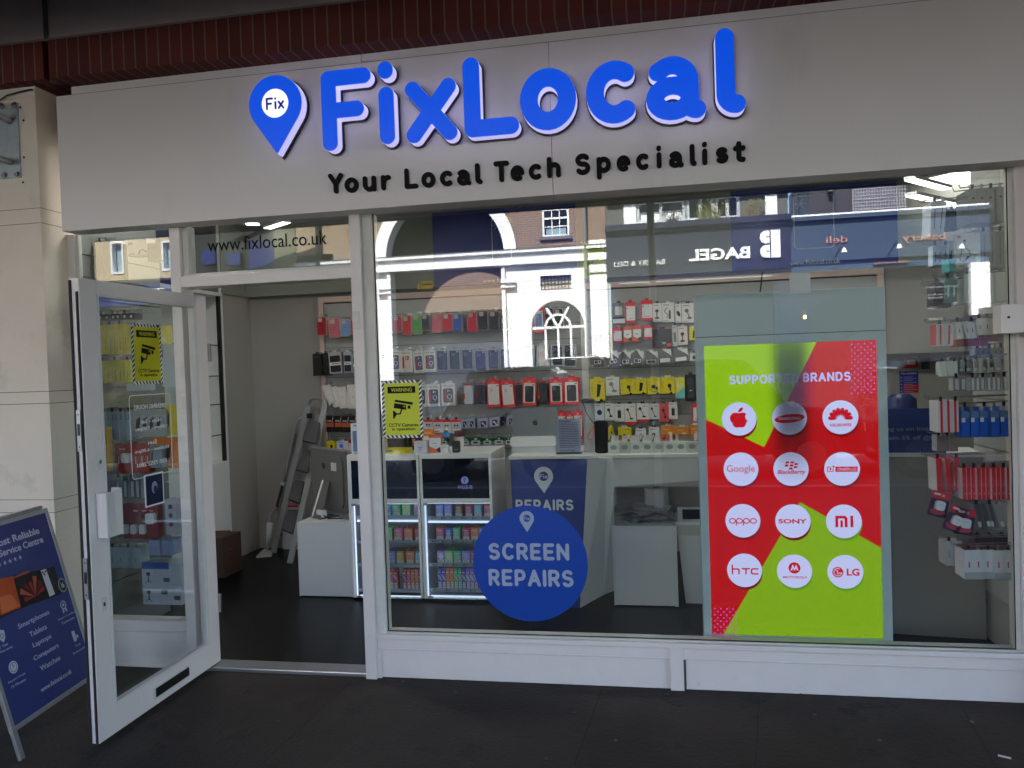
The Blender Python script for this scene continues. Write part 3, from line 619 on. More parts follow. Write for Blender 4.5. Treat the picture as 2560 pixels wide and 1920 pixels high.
# ---- stickers
def cctv(F, u0, v0, u1, v1, label, w0=.0005, bright=1.0):
    wd, ht = u1-u0, v1-v0
    r = thing('warning_sticker', label, 'sign', F((u0+u1)/2, v0, w0), 'yellow camera warning stickers')
    Y_ = C(198, 206, 20) if bright == 1 else C(196, 190, 20)
    b = MB(F); b.box(u0, v0, u1, v1, w0, w0+.001, m_black)
    # hazard stripes round the rim
    t = wd*.07; q = w0+.0011; e = w0+.0016; n = 13
    for k in range(n):
        a = v0+ht*k/n
        for U in (u0, u1-t): b.prism([(U, a), (U+t, a+t*.9), (U+t, a+t*.9+ht/n*.42), (U, a+ht/n*.42)], q, e, m_white_t)
    n = 8
    for k in range(n):
        a = u0+t+(wd-2*t)*k/n
        for V in (v0, v1-t): b.prism([(a, V), (a+(wd/n)*.42, V), (a+(wd/n)*.42-t*.6, V+t), (a-t*.6, V+t)], q, e, m_white_t)
    b.build('border', r)
    b = MB(F); b.rrect(u0+t, v0+t, u1-t, v1-t, .004, w0+.0018, w0+.0026, Y_); k0, k1 = w0+.0028, w0+.0034
    P = lambda x, y: (u0+wd*x, v0+ht*y)
    a, c = P(.155, .775), P(.845, .89); b.box(a[0], a[1], c[0], c[1], k0, k1, m_darkt)
    a, c = P(.24, .80), P(.76, .865); b.text('WARNING', a[0], a[1], c[0], c[1], k1+.0002, k1+.0008, Y_, bold=.012)
    def pg(pts): b.prism([P(x, y) for x, y in pts], k0, k1, m_darkt)
    pg([(.335, .665), (.765, .612), (.775, .59), (.75, .568), (.315, .63)])
    pg([(.31, .605), (.60, .573), (.60, .485), (.29, .52)])
    pg([(.64, .56), (.715, .552), (.70, .50), (.635, .505)])
    pg([(.47, .50), (.51, .50), (.46, .405), (.35, .405), (.35, .43), (.44, .43)])
    pg([(.27, .475), (.30, .475), (.34, .445), (.36, .43), (.36, .40), (.33, .37), (.30, .34), (.27, .335)])
    b.ell(*P(.555, .545), wd*.018, wd*.018, k1, k1+.0004, Y_, 10)
    a, c = P(.16, .195), P(.88, .255); b.text('CCTV Cameras', a[0], a[1], c[0], c[1], k0, k1, m_darkt, bold=.015)
    a, c = P(.23, .115), P(.81, .18); b.text('in operation', a[0], a[1], c[0], c[1], k0, k1, m_darkt, bold=.015)
    b.build('notice', r); return r
GY = -.0045
u = rect(*cr(K1, 722, 922, 1092, 1455), GY); cctv(front(GY), *u, 'yellow camera warning sticker on the big window left of the round blue sticker')
u = rectx(285, 700, 349, 830, DX-.02); cctv(side(DX-.0215), *u, 'yellow camera warning sticker on the open door glass', bright=0)
u = rect(1254, 520, 1310, 605, .02); cctv(front(.012), *u, 'yellow camera warning sticker high in the window beside the header')
# round sticker
u = rect(1022, 1091, 1270, 1343, GY); cx, cz, rr_ = (u[0]+u[2])/2, (u[1]+u[3])/2, (u[2]-u[0])/2
root = thing('round_sticker', 'big round blue sticker reading screen repairs low on the window', 'sticker', (cx, GY, u[1]))
b = MB(front(GY)); b.ell(cx, cz, rr_, rr_, .0005, .0015, mat('round_blue_vinyl', (.004, .055, .36), .35, var=.04), 72); b.build('disc', root)
b = MB(front(GY)); F = b.F
a = rect(*cr(KD, 205, 922, 872, 1062), GY); rtext(b, 'SCREEN', a[0], a[1], a[2], a[3], .0018, .0024, m_grey_t, rr=.125, gap=.16); b.build('lettering', root); b = MB(front(GY)); F = b.F
a = rect(*cr(KD, 205, 1140, 908, 1280), GY); rtext(b, 'REPAIRS', a[0], a[1], a[2], a[3], .0018, .0024, m_grey_t, rr=.125, gap=.16)
b.build('lettering', root)
def pin_logo(F, u0, v0, u1, v1, w0, w1, fg, bgc, parent, name='pin_logo'):
    R = (u1-u0)/2; f = pin_fn((u0+u1)/2, v1-R, R, v0); b = MB(F)
    b.mesh_in(shape_mesh(contours(f, u0, v0, u1, v1, 36)), lambda x, y, z: F(x, y, w0+(w1-w0)*(z*10+.5)), fg, fg)
    e = w1-w0; b.ell((u0+u1)/2, v1-R, R*.5, R*.5, w1+e*.3, w1+e, bgc, 24)
    rtext(b, 'Fix', (u0+u1)/2-R*.42, v1-R*1.24, (u0+u1)/2+R*.42, v1-R*.78, w1+e*1.3, w1+e*2, fg, rr=.12, n=16)
    return b.build(name, parent)
a = rect(*cr(KD, 462, 655, 582, 830), GY); pin_logo(front(GY), *a, .0018, .0024, m_grey_t, MATS['round_blue_vinyl'], root)
# web address on the transom
a = rect(448, 505, 706, 540, GY); b = MB(front(GY)); b.text('www.fixlocal.co.uk', a[0], a[1]+.01, a[2], a[3]-.004, .0005, .0015, m_darkt, bold=.0)
tag(b.build('vinyl_lettering'), 'black web address lettering on the glass above the doorway', 'lettering')
# opening hours on the door, read from outside
root = thing('opening_hours', 'pale opening hours lettering in a rounded outline, mirrored on the open door glass', 'lettering', (DX-.031, -.4, .9))
XO = DX-.0215; u = rectx(282, 852, 370, 1032, XO); b = MB(side(XO))
wd, ht = u[2]-u[0], u[3]-u[1]; P = lambda x, y: (u[0]+wd*x, u[1]+ht*y)
def rout(mb, u0, v0, u1, v1, r, t, w0, w1, m):
    f = lambda X, Y: np.abs(np.hypot(np.maximum(np.abs(X-(u0+u1)/2)-(u1-u0)/2+r, 0), np.maximum(np.abs(Y-(v0+v1)/2)-(v1-v0)/2+r, 0))+np.minimum(np.maximum(np.abs(X-(u0+u1)/2)-(u1-u0)/2+r, np.abs(Y-(v0+v1)/2)-(v1-v0)/2+r), 0)-r)-t/2
    F = mb.F; mb.mesh_in(shape_mesh(contours(f, u0-t, v0-t, u1+t, v1+t, 150)), lambda x, y, z: F(x, y, w0+(w1-w0)*(z*10+.5)), m, m); return mb
rout(b, u[0], u[1]+.01, u[2], u[3], .02, .004, .0005, .0012, m_white_t); b.build('outline', root)
b = MB(side(XO))
for t_, y_, h_, a0, a1 in (('OPENING HOURS', .83, .055, .1, .9), ('Mon - Sat', .66, .05, .25, .75), ('9.00am - 7.00pm', .57, .05, .12, .92), ('Sun', .40, .05, .4, .62), ('10.00am - 6.00pm', .31, .05, .08, .92), ('020 7352 2801', .15, .05, .12, .85)):
    p, q = P(a0, y_), P(a1, y_+h_); b.text(t_, p[0], p[1], q[0], q[1], .0005, .0012, m_white_t, bold=.008, mirror=True)
b.build('lettering', root)
u = rectx(312, 1022, 353, 1092, XO)
b = MB(side(XO)); b.box(u[0], u[1], u[2], u[3], .0005, .002, m_white_t); b.box(u[0]+.008, u[1]+.008, u[2]-.008, u[3]-.008, .0022, .003, C(12, 22, 60)); b.ell((u[0]+u[2])/2, (u[1]+u[3])/2+.01, .022, .03, .0032, .004, C(140, 150, 170), 20); b.ell((u[0]+u[2])/2+.004, (u[1]+u[3])/2, .014, .02, .0042, .005, C(30, 40, 70), 16)
tag(b.build('door_card'), 'small dark blue framed card stuck on the door glass below the opening hours', 'card')

EXK = 2**-SC.view_settings.exposure
def ES(r, g, b, k=1.0, mod=None):
    """something that gives off light: the colour it shows in the picture"""
    key = 'luminous_%02x%02x%02x_%d%s' % (r, g, b, int(k*100), 'm' if mod else '')
    if key in MATS: return MATS[key]
    l = tuple(((v/255+.055)/1.055)**2.4 if v > 10 else v/3294 for v in (r, g, b))
    m = mat(key, (.01, .01, .01), .25, emit=k*EXK, ecol=l, var=0)
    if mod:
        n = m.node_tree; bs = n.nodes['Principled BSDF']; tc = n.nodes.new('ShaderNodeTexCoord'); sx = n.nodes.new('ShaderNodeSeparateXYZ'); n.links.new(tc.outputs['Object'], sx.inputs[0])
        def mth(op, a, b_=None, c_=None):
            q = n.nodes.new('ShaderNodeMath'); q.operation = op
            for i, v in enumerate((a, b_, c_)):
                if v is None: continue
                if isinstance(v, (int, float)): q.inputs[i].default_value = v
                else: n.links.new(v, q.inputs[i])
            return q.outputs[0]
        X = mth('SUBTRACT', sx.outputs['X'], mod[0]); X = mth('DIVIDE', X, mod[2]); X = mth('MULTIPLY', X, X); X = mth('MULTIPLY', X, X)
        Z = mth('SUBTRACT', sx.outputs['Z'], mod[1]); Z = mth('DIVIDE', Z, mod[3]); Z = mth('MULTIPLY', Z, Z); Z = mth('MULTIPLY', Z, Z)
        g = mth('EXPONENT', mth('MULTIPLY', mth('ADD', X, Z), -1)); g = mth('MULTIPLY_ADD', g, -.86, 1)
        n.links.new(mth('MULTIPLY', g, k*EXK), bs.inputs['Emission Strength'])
    return m
def onp(F, K, x, y):
    """(u,v) in the plane of frame F of the point seen at crop pixel x,y"""
    px, py = K(x, y) if K else (x, y)
    k = 2560/2212; d = CF + CR*((px*k-1280)/SRC_F) - CU*((py*k-960)/SRC_F)
    t = (F.o-CO).dot(F.n)/d.dot(F.n); p = CO+d*t-F.o
    return p.dot(F.u), p.dot(F.v)
def onr(F, K, x0, y0, x1, y1):
    xm, ym = (x0+x1)/2, (y0+y1)/2
    return onp(F, K, x0, ym)[0], onp(F, K, xm, y1)[1], onp(F, K, x1, ym)[0], onp(F, K, xm, y0)[1]

# ================================================================== A-BOARD
o0 = Vector((-2.735, -1.035, .12)); uu = Vector((-.078, .581, 0)).normalized(); vv = (Vector((-.215, -.0, .815))); vv = (vv-uu*vv.dot(uu)).normalized()
FA = Fr(o0, uu, vv); aw = .60
br_ = onp(FA, None, 205, 1445); tr_ = onp(FA, None, 100, 1097); bl_ = onp(FA, None, 22, 1562)
aw = (br_[0]+tr_[0])/2; ah = tr_[1]; a0_ = min(.0, bl_[0])
root = thing('sandwich_board', 'navy service centre sandwich board with aluminium frame standing on the pavement at the left', 'a-board', (-2.85, -.75, 0))
b = MB(FA); t = .022
b.box(a0_, 0, aw, t, -.012, .006, m_alu); b.box(a0_, ah-t, aw, ah, -.012, .006, m_alu); b.box(a0_, t, a0_+t, ah-t, -.012, .006, m_alu); b.box(aw-t, t, aw, ah-t, -.012, .006, m_alu)
b.build('frame', root, bevel=.002)
b = MB(FA); b.box(a0_+t-.004, t-.004, aw-t+.004, ah-t+.004, -.008, .002, mat('board_navy', (.022, .035, .165), .3, var=.03)); b.build('poster', root)
sl = o0.z/FA.v.z
for U in (a0_, aw-.03): b = MB(FA); b.box(U, -sl-.0, U+.03, 0, -.010, .004, m_alu); b.build('leg', root, bevel=.002)
FB_ = Fr(FA(0, ah+.004, -.03), uu, (vv*-1+Vector((-.52, -.07, 0))).normalized())
b = MB(); top = FA(0, ah, -.03); tr2 = FA(aw, ah, -.03); dl = Vector((-.22, 0, 0))
A_ = Vector((top.x-.42, top.y, 0)); B_ = Vector((tr2.x-.42, tr2.y, 0))
b.quadslab(A_+Vector((.06, 0, .13)), B_+Vector((.06, 0, .13)), tr2, top, .012, C(50, 52, 58)); b.bar(A_, top, .02, .02, m_alu, up=uu); b.bar(B_, tr2, .02, .02, m_alu, up=uu); b.bar(top+Vector((0, 0, .012)), tr2+Vector((0, 0, .012)), .02, .016, m_alu, up=(0, 0, 1)); b.build('rear_frame', root)
m_bt = C(178, 182, 200)
def ptext(mb, K, p0, p1, txt, h, m, bold=.02, w=.0025):
    a = onp(mb.F, K, *p0); c = onp(mb.F, K, *p1); vm = (a[1]+c[1])/2
    mb = MB(mb.F); mb.text(txt, a[0], vm-h/2, c[0], vm+h/2, w, w+.0006, m, bold=bold); mb.build('lettering', root)
b = MB(FA); b.F = FA
ptext(b, KA, (-60, 300), (235, 213), 'Most Reliable', .033, m_bt, .02); ptext(b, KA, (-12, 350), (260, 268), 'Service Centre', .033, m_bt, .02)
e = onp(FA, KA, 120, 375)
for i in range(5):
    cx_, cy_ = e[0]-i*.034, e[1]; pts = []
    for k in range(10):
        r_ = .012 if k % 2 == 0 else .005; an = PI/2+k*PI/5; pts.append((cx_+r_*math.cos(an), cy_+r_*math.sin(an)))
    b.prism(pts, .0025, .003, m_bt)
b.build('star_rating', root)
for t_, p0, p1, h in (('Smartphones', (105, 790), (300, 722), .030), ('Tablets', (175, 840), (283, 803), .024), ('Laptops', (195, 905), (312, 868), .028), ('Computers', (200, 985), (357, 925), .028), ('Watches', (240, 1045), (365, 995), .024)):
    ptext(b, KA, p0, p1, t_, h, m_bt, .008)
ptext(b, KA, (242, 1172), (435, 1080), 'www.fixlocal.co.uk', .022, m_bt, .005)
for t_, p0, p1 in (('Expert Certified', (350, 752), (455, 712)), ('Technicians', (372, 775), (452, 745)), ('Tech', (455, 915), (488, 903)), ('Accessories', (440, 958), (522, 922)), ('1 Year', (-5, 920), (48, 905)), ('Warranty', (-12, 955), (75, 925)), ('Repairs From', (45, 1135), (153, 1090)), ('15 Minutes', (65, 1160), (155, 1125))):
    ptext(b, KA, p0, p1, t_, .011, m_bt, .0)
b = MB(FA)
p = onp(FA, KA, 385, 672); b.ring(p[0], p[1]+.006, .021, .016, .0025, .003, m_bt); b.ell(p[0], p[1]+.006, .009, .009, .0025, .003, m_bt, 5); b.prism([(p[0]-.014, p[1]-.012), (p[0]-.018, p[1]-.034), (p[0]-.006, p[1]-.028), (p[0]-.004, p[1]-.014)], .0025, .003, m_bt); b.prism([(p[0]+.014, p[1]-.012), (p[0]+.018, p[1]-.034), (p[0]+.006, p[1]-.028), (p[0]+.004, p[1]-.014)], .0025, .003, m_bt)
b.build('icon', root); b = MB(FA)
p = onp(FA, KA, 450, 855); b.rrect(p[0]-.012, p[1]-.026, p[0]+.010, p[1]+.026, .004, .0025, .003, m_bt); b.box(p[0]+.013, p[1]-.016, p[0]+.028, p[1]+.0, .0025, .003, m_bt)
b.build('icon', root); b = MB(FA)
p = onp(FA, KA, 8, 855); b.prism([(p[0]-.02, p[1]+.02), (p[0], p[1]+.028), (p[0]+.02, p[1]+.02), (p[0]+.018, p[1]-.01), (p[0], p[1]-.03), (p[0]-.018, p[1]-.01)], .0025, .003, m_bt); b.ring(p[0], p[1], .011, .0085, .0032, .0036, MATS['board_navy'])
b.build('icon', root); b = MB(FA)
p = onp(FA, KA, 78, 1045); b.ell(p[0], p[1], .027, .027, .0025, .003, m_bt, 28); b.ring(p[0], p[1], .021, .0185, .0032, .0036, MATS['board_navy']); b.box(p[0]-.002, p[1], p[0]+.002, p[1]+.014, .0032, .0036, MATS['board_navy'])
b.build('icon', root)
# printed devices on the poster
b = MB(FA)
pq = [onp(FA, KA, *q) for q in ((-40, 515), (100, 480), (330, 430), (365, 600), (120, 690), (-20, 760))]
b.prism(pq, .0022, .0026, C(24, 14, 22))
pq = [onp(FA, KA, *q) for q in ((70, 500), (165, 455), (180, 465), (82, 505))]; b.prism(pq, .0028, .0030, C(170, 70, 60))
pq = [onp(FA, KA, *q) for q in ((-30, 510), (75, 490), (125, 680), (0, 730))]; b.prism(pq, .0028, .0031, C(176, 72, 22))
pq = [onp(FA, KA, *q) for q in ((-10, 620), (60, 600), (122, 670), (10, 720))]; b.prism(pq, .0032, .0034, C(205, 105, 60))
c_ = onp(FA, KA, 205, 590)
for k in range(7):
    a1, a2 = math.radians(10+k*26), math.radians(10+k*26+17); r_ = .075+.012*(k % 3)
    b.prism([(c_[0], c_[1]-.02), (c_[0]+r_*math.cos(a1), c_[1]-.02+r_*math.sin(a1)), (c_[0]+r_*math.cos(a2), c_[1]-.02+r_*math.sin(a2))], .0033+.0001*k, .0034+.0001*k, C(*[(150, 40, 30), (110, 22, 24), (175, 80, 50)][k % 3]))
pq = [onp(FA, KA, *q) for q in ((243, 455), (275, 445), (330, 600), (298, 615))]; b.prism(pq, .0042, .0046, C(200, 200, 205))
pq = [onp(FA, KA, *q) for q in ((275, 445), (325, 433), (375, 590), (330, 600))]; b.prism(pq, .0042, .0045, C(30, 32, 38))
for q in ((255, 468), (265, 480), (272, 462)): p = onp(FA, KA, *q); b.ell(p[0], p[1], .006, .006, .0048, .0052, C(60, 60, 64), 12)
p = onp(FA, KA, 375, 545); b.ell(p[0], p[1], .030, .036, .0048, .0052, C(150, 150, 150), 24); b.ell(p[0], p[1], .023, .029, .0054, .0058, C(30, 30, 36), 24); b.text('16', p[0]-.01, p[1]-.014, p[0]+.01, p[1]+.014, .006, .0064, C(220, 220, 220), bold=.01)
b.build('device_picture', root)

# ================================================================== DIGITAL KIOSK
KY = .10; FK = front(KY)
k0 = rect(1498, 640, 1908, 1384, KY); ksplit = at(1700, 722, 1, KY).z
kx0, kx1, kz1 = .219, 1.106, 1.938
root = thing('digital_kiosk', 'tall pale grey floor kiosk with bright red and green supported brands screen', 'kiosk', ((kx0+kx1)/2, KY, .012))
m_kiosk = mat('kiosk_white_metal', (.50, .58, .58), .35, var=.02, coat=.3)
sx0, sx1, sz0, sz1 = .258, 1.064, .236, 1.684
b = MB(); b.wbox(kx0, kx1, KY, KY+.09, ksplit+.003, kz1, m_kiosk); b.wbox(kx0, kx1, KY, KY+.09, .012, sz0, m_kiosk); b.wbox(kx0, kx1, KY, KY+.09, sz1, ksplit, m_kiosk)
b.wbox(kx0, sx0, KY, KY+.09, sz0, sz1, m_kiosk); b.wbox(sx1, kx1, KY, KY+.09, sz0, sz1, m_kiosk); b.wbox(sx0, sx1, KY+.02, KY+.09, sz0, sz1, m_black); b.wbox(kx0+.002, kx1-.002, KY+.003, KY+.088, ksplit, ksplit+.003, m_groove)
b.build('casing', root, bevel=.002)
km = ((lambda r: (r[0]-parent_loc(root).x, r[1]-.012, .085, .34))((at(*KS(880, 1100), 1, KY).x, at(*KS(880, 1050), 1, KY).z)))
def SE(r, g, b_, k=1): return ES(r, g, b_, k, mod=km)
FS = front(KY+.012); scr = MB(FS)
def up(K, x, y): return onp(FS, K, x, y)
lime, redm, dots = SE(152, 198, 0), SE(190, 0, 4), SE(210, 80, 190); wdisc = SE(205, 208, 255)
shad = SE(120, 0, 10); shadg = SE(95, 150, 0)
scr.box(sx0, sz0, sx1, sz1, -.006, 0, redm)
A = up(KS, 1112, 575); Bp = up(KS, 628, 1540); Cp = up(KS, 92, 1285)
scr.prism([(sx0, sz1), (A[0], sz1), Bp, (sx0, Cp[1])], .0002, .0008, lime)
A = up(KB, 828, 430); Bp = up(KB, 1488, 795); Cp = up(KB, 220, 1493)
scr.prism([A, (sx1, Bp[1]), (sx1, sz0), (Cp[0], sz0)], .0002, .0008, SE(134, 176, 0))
for i in range(4):
    for j in range(17):
        x = 1433+i*60+(30 if j % 2 else 0); y = 592+j*28.3-(i*3)
        if x < 1662 and y > 572: p = up(KS, x, y); scr.ell(p[0], p[1], .0065*.7, .0065*.7, .001, .0014, dots, 10)
for i in range(4):
    for j in range(9):
        x = 150+i*48+(24 if j % 2 else 0); y = 1280+j*24.5+i*1.5
        if y < 1490: p = up(KB, x, y); scr.ell(p[0], p[1], .0045, .0045, .001, .0014, dots, 10)
scr.build('screen', root)
b = MB(FS)
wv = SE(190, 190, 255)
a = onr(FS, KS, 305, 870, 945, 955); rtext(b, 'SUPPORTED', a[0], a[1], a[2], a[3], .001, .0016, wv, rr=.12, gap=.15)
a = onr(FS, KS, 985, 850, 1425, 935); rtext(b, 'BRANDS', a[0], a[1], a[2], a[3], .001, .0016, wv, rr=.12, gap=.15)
b.build('heading', root)
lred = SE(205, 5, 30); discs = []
for K, x0, y0, x1, y1 in ((KS, 238, 1127, 557, 1433), (KS, 700, 1118, 1022, 1428), (KS, 1165, 1108, 1496, 1422), (KB, 220, 35, 497, 303), (KB, 617, 33, 898, 303), (KB, 1022, 30, 1307, 303), (KB, 235, 445, 513, 715), (KB, 632, 447, 914, 718), (KB, 1036, 448, 1322, 722), (KB, 248, 840, 526, 1110), (KB, 645, 846, 926, 1118), (KB, 1047, 850, 1334, 1124)):
    a = onr(FS, K, x0, y0, x1, y1); discs.append(((a[0]+a[2])/2, (a[1]+a[3])/2, (a[2]-a[0])/2))
def disc_base(i):
    cx, cy_, r = discs[i]; b = MB(FS)
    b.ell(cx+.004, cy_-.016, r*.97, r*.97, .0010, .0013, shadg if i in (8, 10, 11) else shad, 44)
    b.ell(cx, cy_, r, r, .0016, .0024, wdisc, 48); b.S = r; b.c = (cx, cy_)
    b.T = lambda t_, x0, y0, x1, y1, bold=0, shear=0, m=lred, w=.0028: b.text(t_, cx+r*x0, cy_+r*y0, cx+r*x1, cy_+r*y1, w, w+.0005, m, bold=bold, shear=shear)
    b.Q = lambda pts, m=lred, w=.0028: b.prism([(cx+r*x, cy_+r*y) for x, y in pts], w, w+.0005, m)
    b.El = lambda x, y, rx, ry, m=lred, w=.0028, rot=0, n=28: b.ell(cx+r*x, cy_+r*y, r*rx, r*ry, w, w+.0005, m, n, rot)
    b.St = lambda paths, rr, w=.0028, m=lred, n=60: b.mesh_in(shape_mesh(contours(strokes(paths, rr), -1, -1, 1, 1, n)), lambda x, y, z: FS(cx+r*x, cy_+r*y, w+.0005*(z*10+.5)), m, m)
    return b
def FNm(b, fn, m=None, w=.0028, n=60):
    cx, cy_ = b.c; r = b.S; b.mesh_in(shape_mesh(contours(fn, -1, -1, 1, 1, n)), lambda x, y, z: FS(cx+r*x, cy_+r*y, w+.0005*(z*10+.5)), m or lred, m or lred)
def circ(X, Y, a, b_, r): return np.hypot(X-a, Y-b_)-r
b = disc_base(0)      # fruit with a bite
def apple(X, Y):
    def sm(a, b_, k=.12): h = np.clip(.5+.5*(b_-a)/k, 0, 1); return b_*(1-h)+a*h-k*h*(1-h)
    d = sm(circ(X, Y, -.2, .05, .33), circ(X, Y, .2, .05, .33)); d = sm(d, circ(X, Y, -.14, -.28, .24)); d = sm(d, circ(X, Y, .14, -.28, .24))
    d = np.maximum(d, -circ(X, Y, 0, .47, .12)); d = np.maximum(d, -circ(X, Y, 0, -.63, .13)); return np.maximum(d, -circ(X, Y, .60, .12, .25))
FNm(b, apple); FNm(b, lambda X, Y: np.maximum(circ(X, Y, .22, .42, .26), circ(X, Y, -.02, .66, .26))); b.build('brand_disc', root)
b = disc_base(1); b.El(.0, -.02, .86, .26, rot=.10, n=36); b.T('SAMSUNG', -.62, -.1, .62, .07, .012, 0, wdisc, .0036); b.build('brand_disc', root)
b = disc_base(2)
for k in range(8):
    an = math.radians(8+k*(164/7)); ca, sa = math.cos(an), math.sin(an)
    pts = [(ca*q-sa*wd_, .0-.12+sa*q+ca*wd_) for q, wd_ in ((.17, 0), (.34, .075), (.52, .115), (.66, .10), (.70, .0), (.66, -.10), (.52, -.115), (.34, -.075))]
    b.Q(pts, w=.0028+.00002*k)
b.T('HUAWEI', -.58, -.55, .58, -.36, .02); b.build('brand_disc', root)
b = disc_base(3); b.T('Google', -.82, -.28, .80, .25, 0); b.build('brand_disc', root)
b = disc_base(4)
for x, y in ((-.2, .4), (.08, .4), (-.24, .22), (.04, .22), (.3, .3), (.26, .12), (0, .04)): b.Q([(x-.11, y-.06), (x+.05, y-.06), (x+.11, y-.01), (x+.09, y+.06), (x-.09, y+.06)])
b.T('BlackBerry', -.78, -.36, .82, -.04, .02, .25); b.build('brand_disc', root)
b = disc_base(5); b.Q([(-.38, -.17), (.86, -.17), (.86, .14), (-.38, .14)]); b.T('ONEPLUS', -.28, -.1, .78, .07, 0, 0, wdisc, .0036)
b.St([[(-.5, .05), (-.5, -.14), (-.82, -.14), (-.82, .12), (-.62, .12)], [(-.47, .1), (-.47, .2)], [(-.52, .15), (-.42, .15)]], .022); b.T('1', -.70, -.07, -.61, .07, .02); b.build('brand_disc', root)
b = disc_base(6)
e_ = lambda x: arc(x, .0, .17, .14, 0, 360, 24)
b.St([e_(-.6), e_(-.2), [(-.37, 0), (-.37, -.26)], e_(.2), [(.03, 0), (.03, -.26)], e_(.6)], .03, n=90); b.build('brand_disc', root)
b = disc_base(7); b.T('SONY', -.82, -.14, .78, .13, .03)
for x in (-.30,): pass
b.build('brand_disc', root)
b = disc_base(8); b.Q([(-.48, -.34), (-.32, -.34), (-.32, .18), (-.0, .18), (.04, .14), (.04, -.34), (.20, -.34), (.20, .2), (.08, .34), (-.48, .34)]); b.Q([(-.2, -.34), (-.06, -.34), (-.06, .06), (-.2, .06)], w=.0029); b.Q([(.36, -.34), (.52, -.34), (.52, .34), (.36, .34)]); b.build('brand_disc', root)
b = disc_base(9); b.St([[(-.7, .3), (-.7, -.2)], [(-.7, .08), (-.38, .08), (-.32, .02), (-.32, -.2)], [(-.12, .1), (.28, .1)], [(.08, .1), (.08, -.2)], [(.76, .1), (.46, .1), (.4, .04), (.4, -.14), (.46, -.2), (.76, -.2)]], .042, n=90); b.build('brand_disc', root)
b = disc_base(10); b.El(0, .2, .34, .34); b.Q([(-.22, .05), (-.1, .42), (0, .2), (.1, .42), (.22, .05), (.13, .05), (.09, .2), (0, .03), (-.09, .2), (-.13, .05)], wdisc, .0036); b.T('MOTOROLA', -.68, -.42, .70, -.29, .02, .2); b.build('brand_disc', root)
b = disc_base(11); b.El(-.42, -.02, .31, .31); b.St([arc(-.42, -.02, .22, .22, 60, 350, 20)+[(-.36, -.06)]], .02, .0036, wdisc, 90); b.St([[(-.44, .08), (-.44, -.12), (-.36, -.12)]], .02, .0038, wdisc, 90); b.El(-.52, .08, .03, .03, wdisc, .0036); b.T('LG', .08, -.22, .78, .2, .03); b.build('brand_disc', root)

BOOST[0] = 1.9
# ================================================================== VAPE CABINETS
CY = 1.25; FC = front(CY)
m_led = ES(205, 222, 255, 1.5); m_cabin = mat('cabinet_interior', (.55, .60, .66), .5, emit=.0)
m_scr_off = mat('screen_off_navy', (.004, .010, .028), .12, var=.1); m_scr_off2 = mat('screen_dark', (.004, .005, .012), .1)
pal = [(96, 130, 190), (110, 118, 180), (120, 66, 44), (150, 60, 66), (112, 140, 170), (180, 92, 92), (64, 150, 104), (150, 178, 130), (190, 150, 190), (150, 110, 190), (200, 120, 80), (70, 70, 150), (216, 170, 120), (90, 160, 150), (120, 190, 120), (140, 130, 50), (190, 90, 140)]
ROWN = ['top', 'second', 'third', 'bottom']; ORD = ['first', 'second', 'third', 'fourth', 'fifth', 'sixth', 'seventh', 'eighth', 'ninth', 'tenth', 'eleventh', 'twelfth', 'thirteenth', 'fourteenth', 'fifteenth', 'sixteenth']
def cname(c):
    r, g, b_ = c; mx, mn = max(c), min(c); v = mx/255; s = (mx-mn)/max(1, mx)
    if s < .13: return 'white' if v > .75 else 'pale grey' if v > .6 else 'grey' if v > .35 else 'black'
    h = ((g-b_)/(mx-mn) % 6 if mx == r else (b_-r)/(mx-mn)+2 if mx == g else (r-g)/(mx-mn)+4)*60
    n = 'red' if h < 12 or h > 345 else 'orange' if h < 40 else 'yellow' if h < 70 else 'green' if h < 165 else 'teal' if h < 200 else 'blue' if h < 250 else 'purple' if h < 295 else 'pink'
    if n == 'orange' and v < .6: n = 'brown'
    return ('dark ' if v < .35 else 'pale ' if s < .35 and v > .5 else '')+n
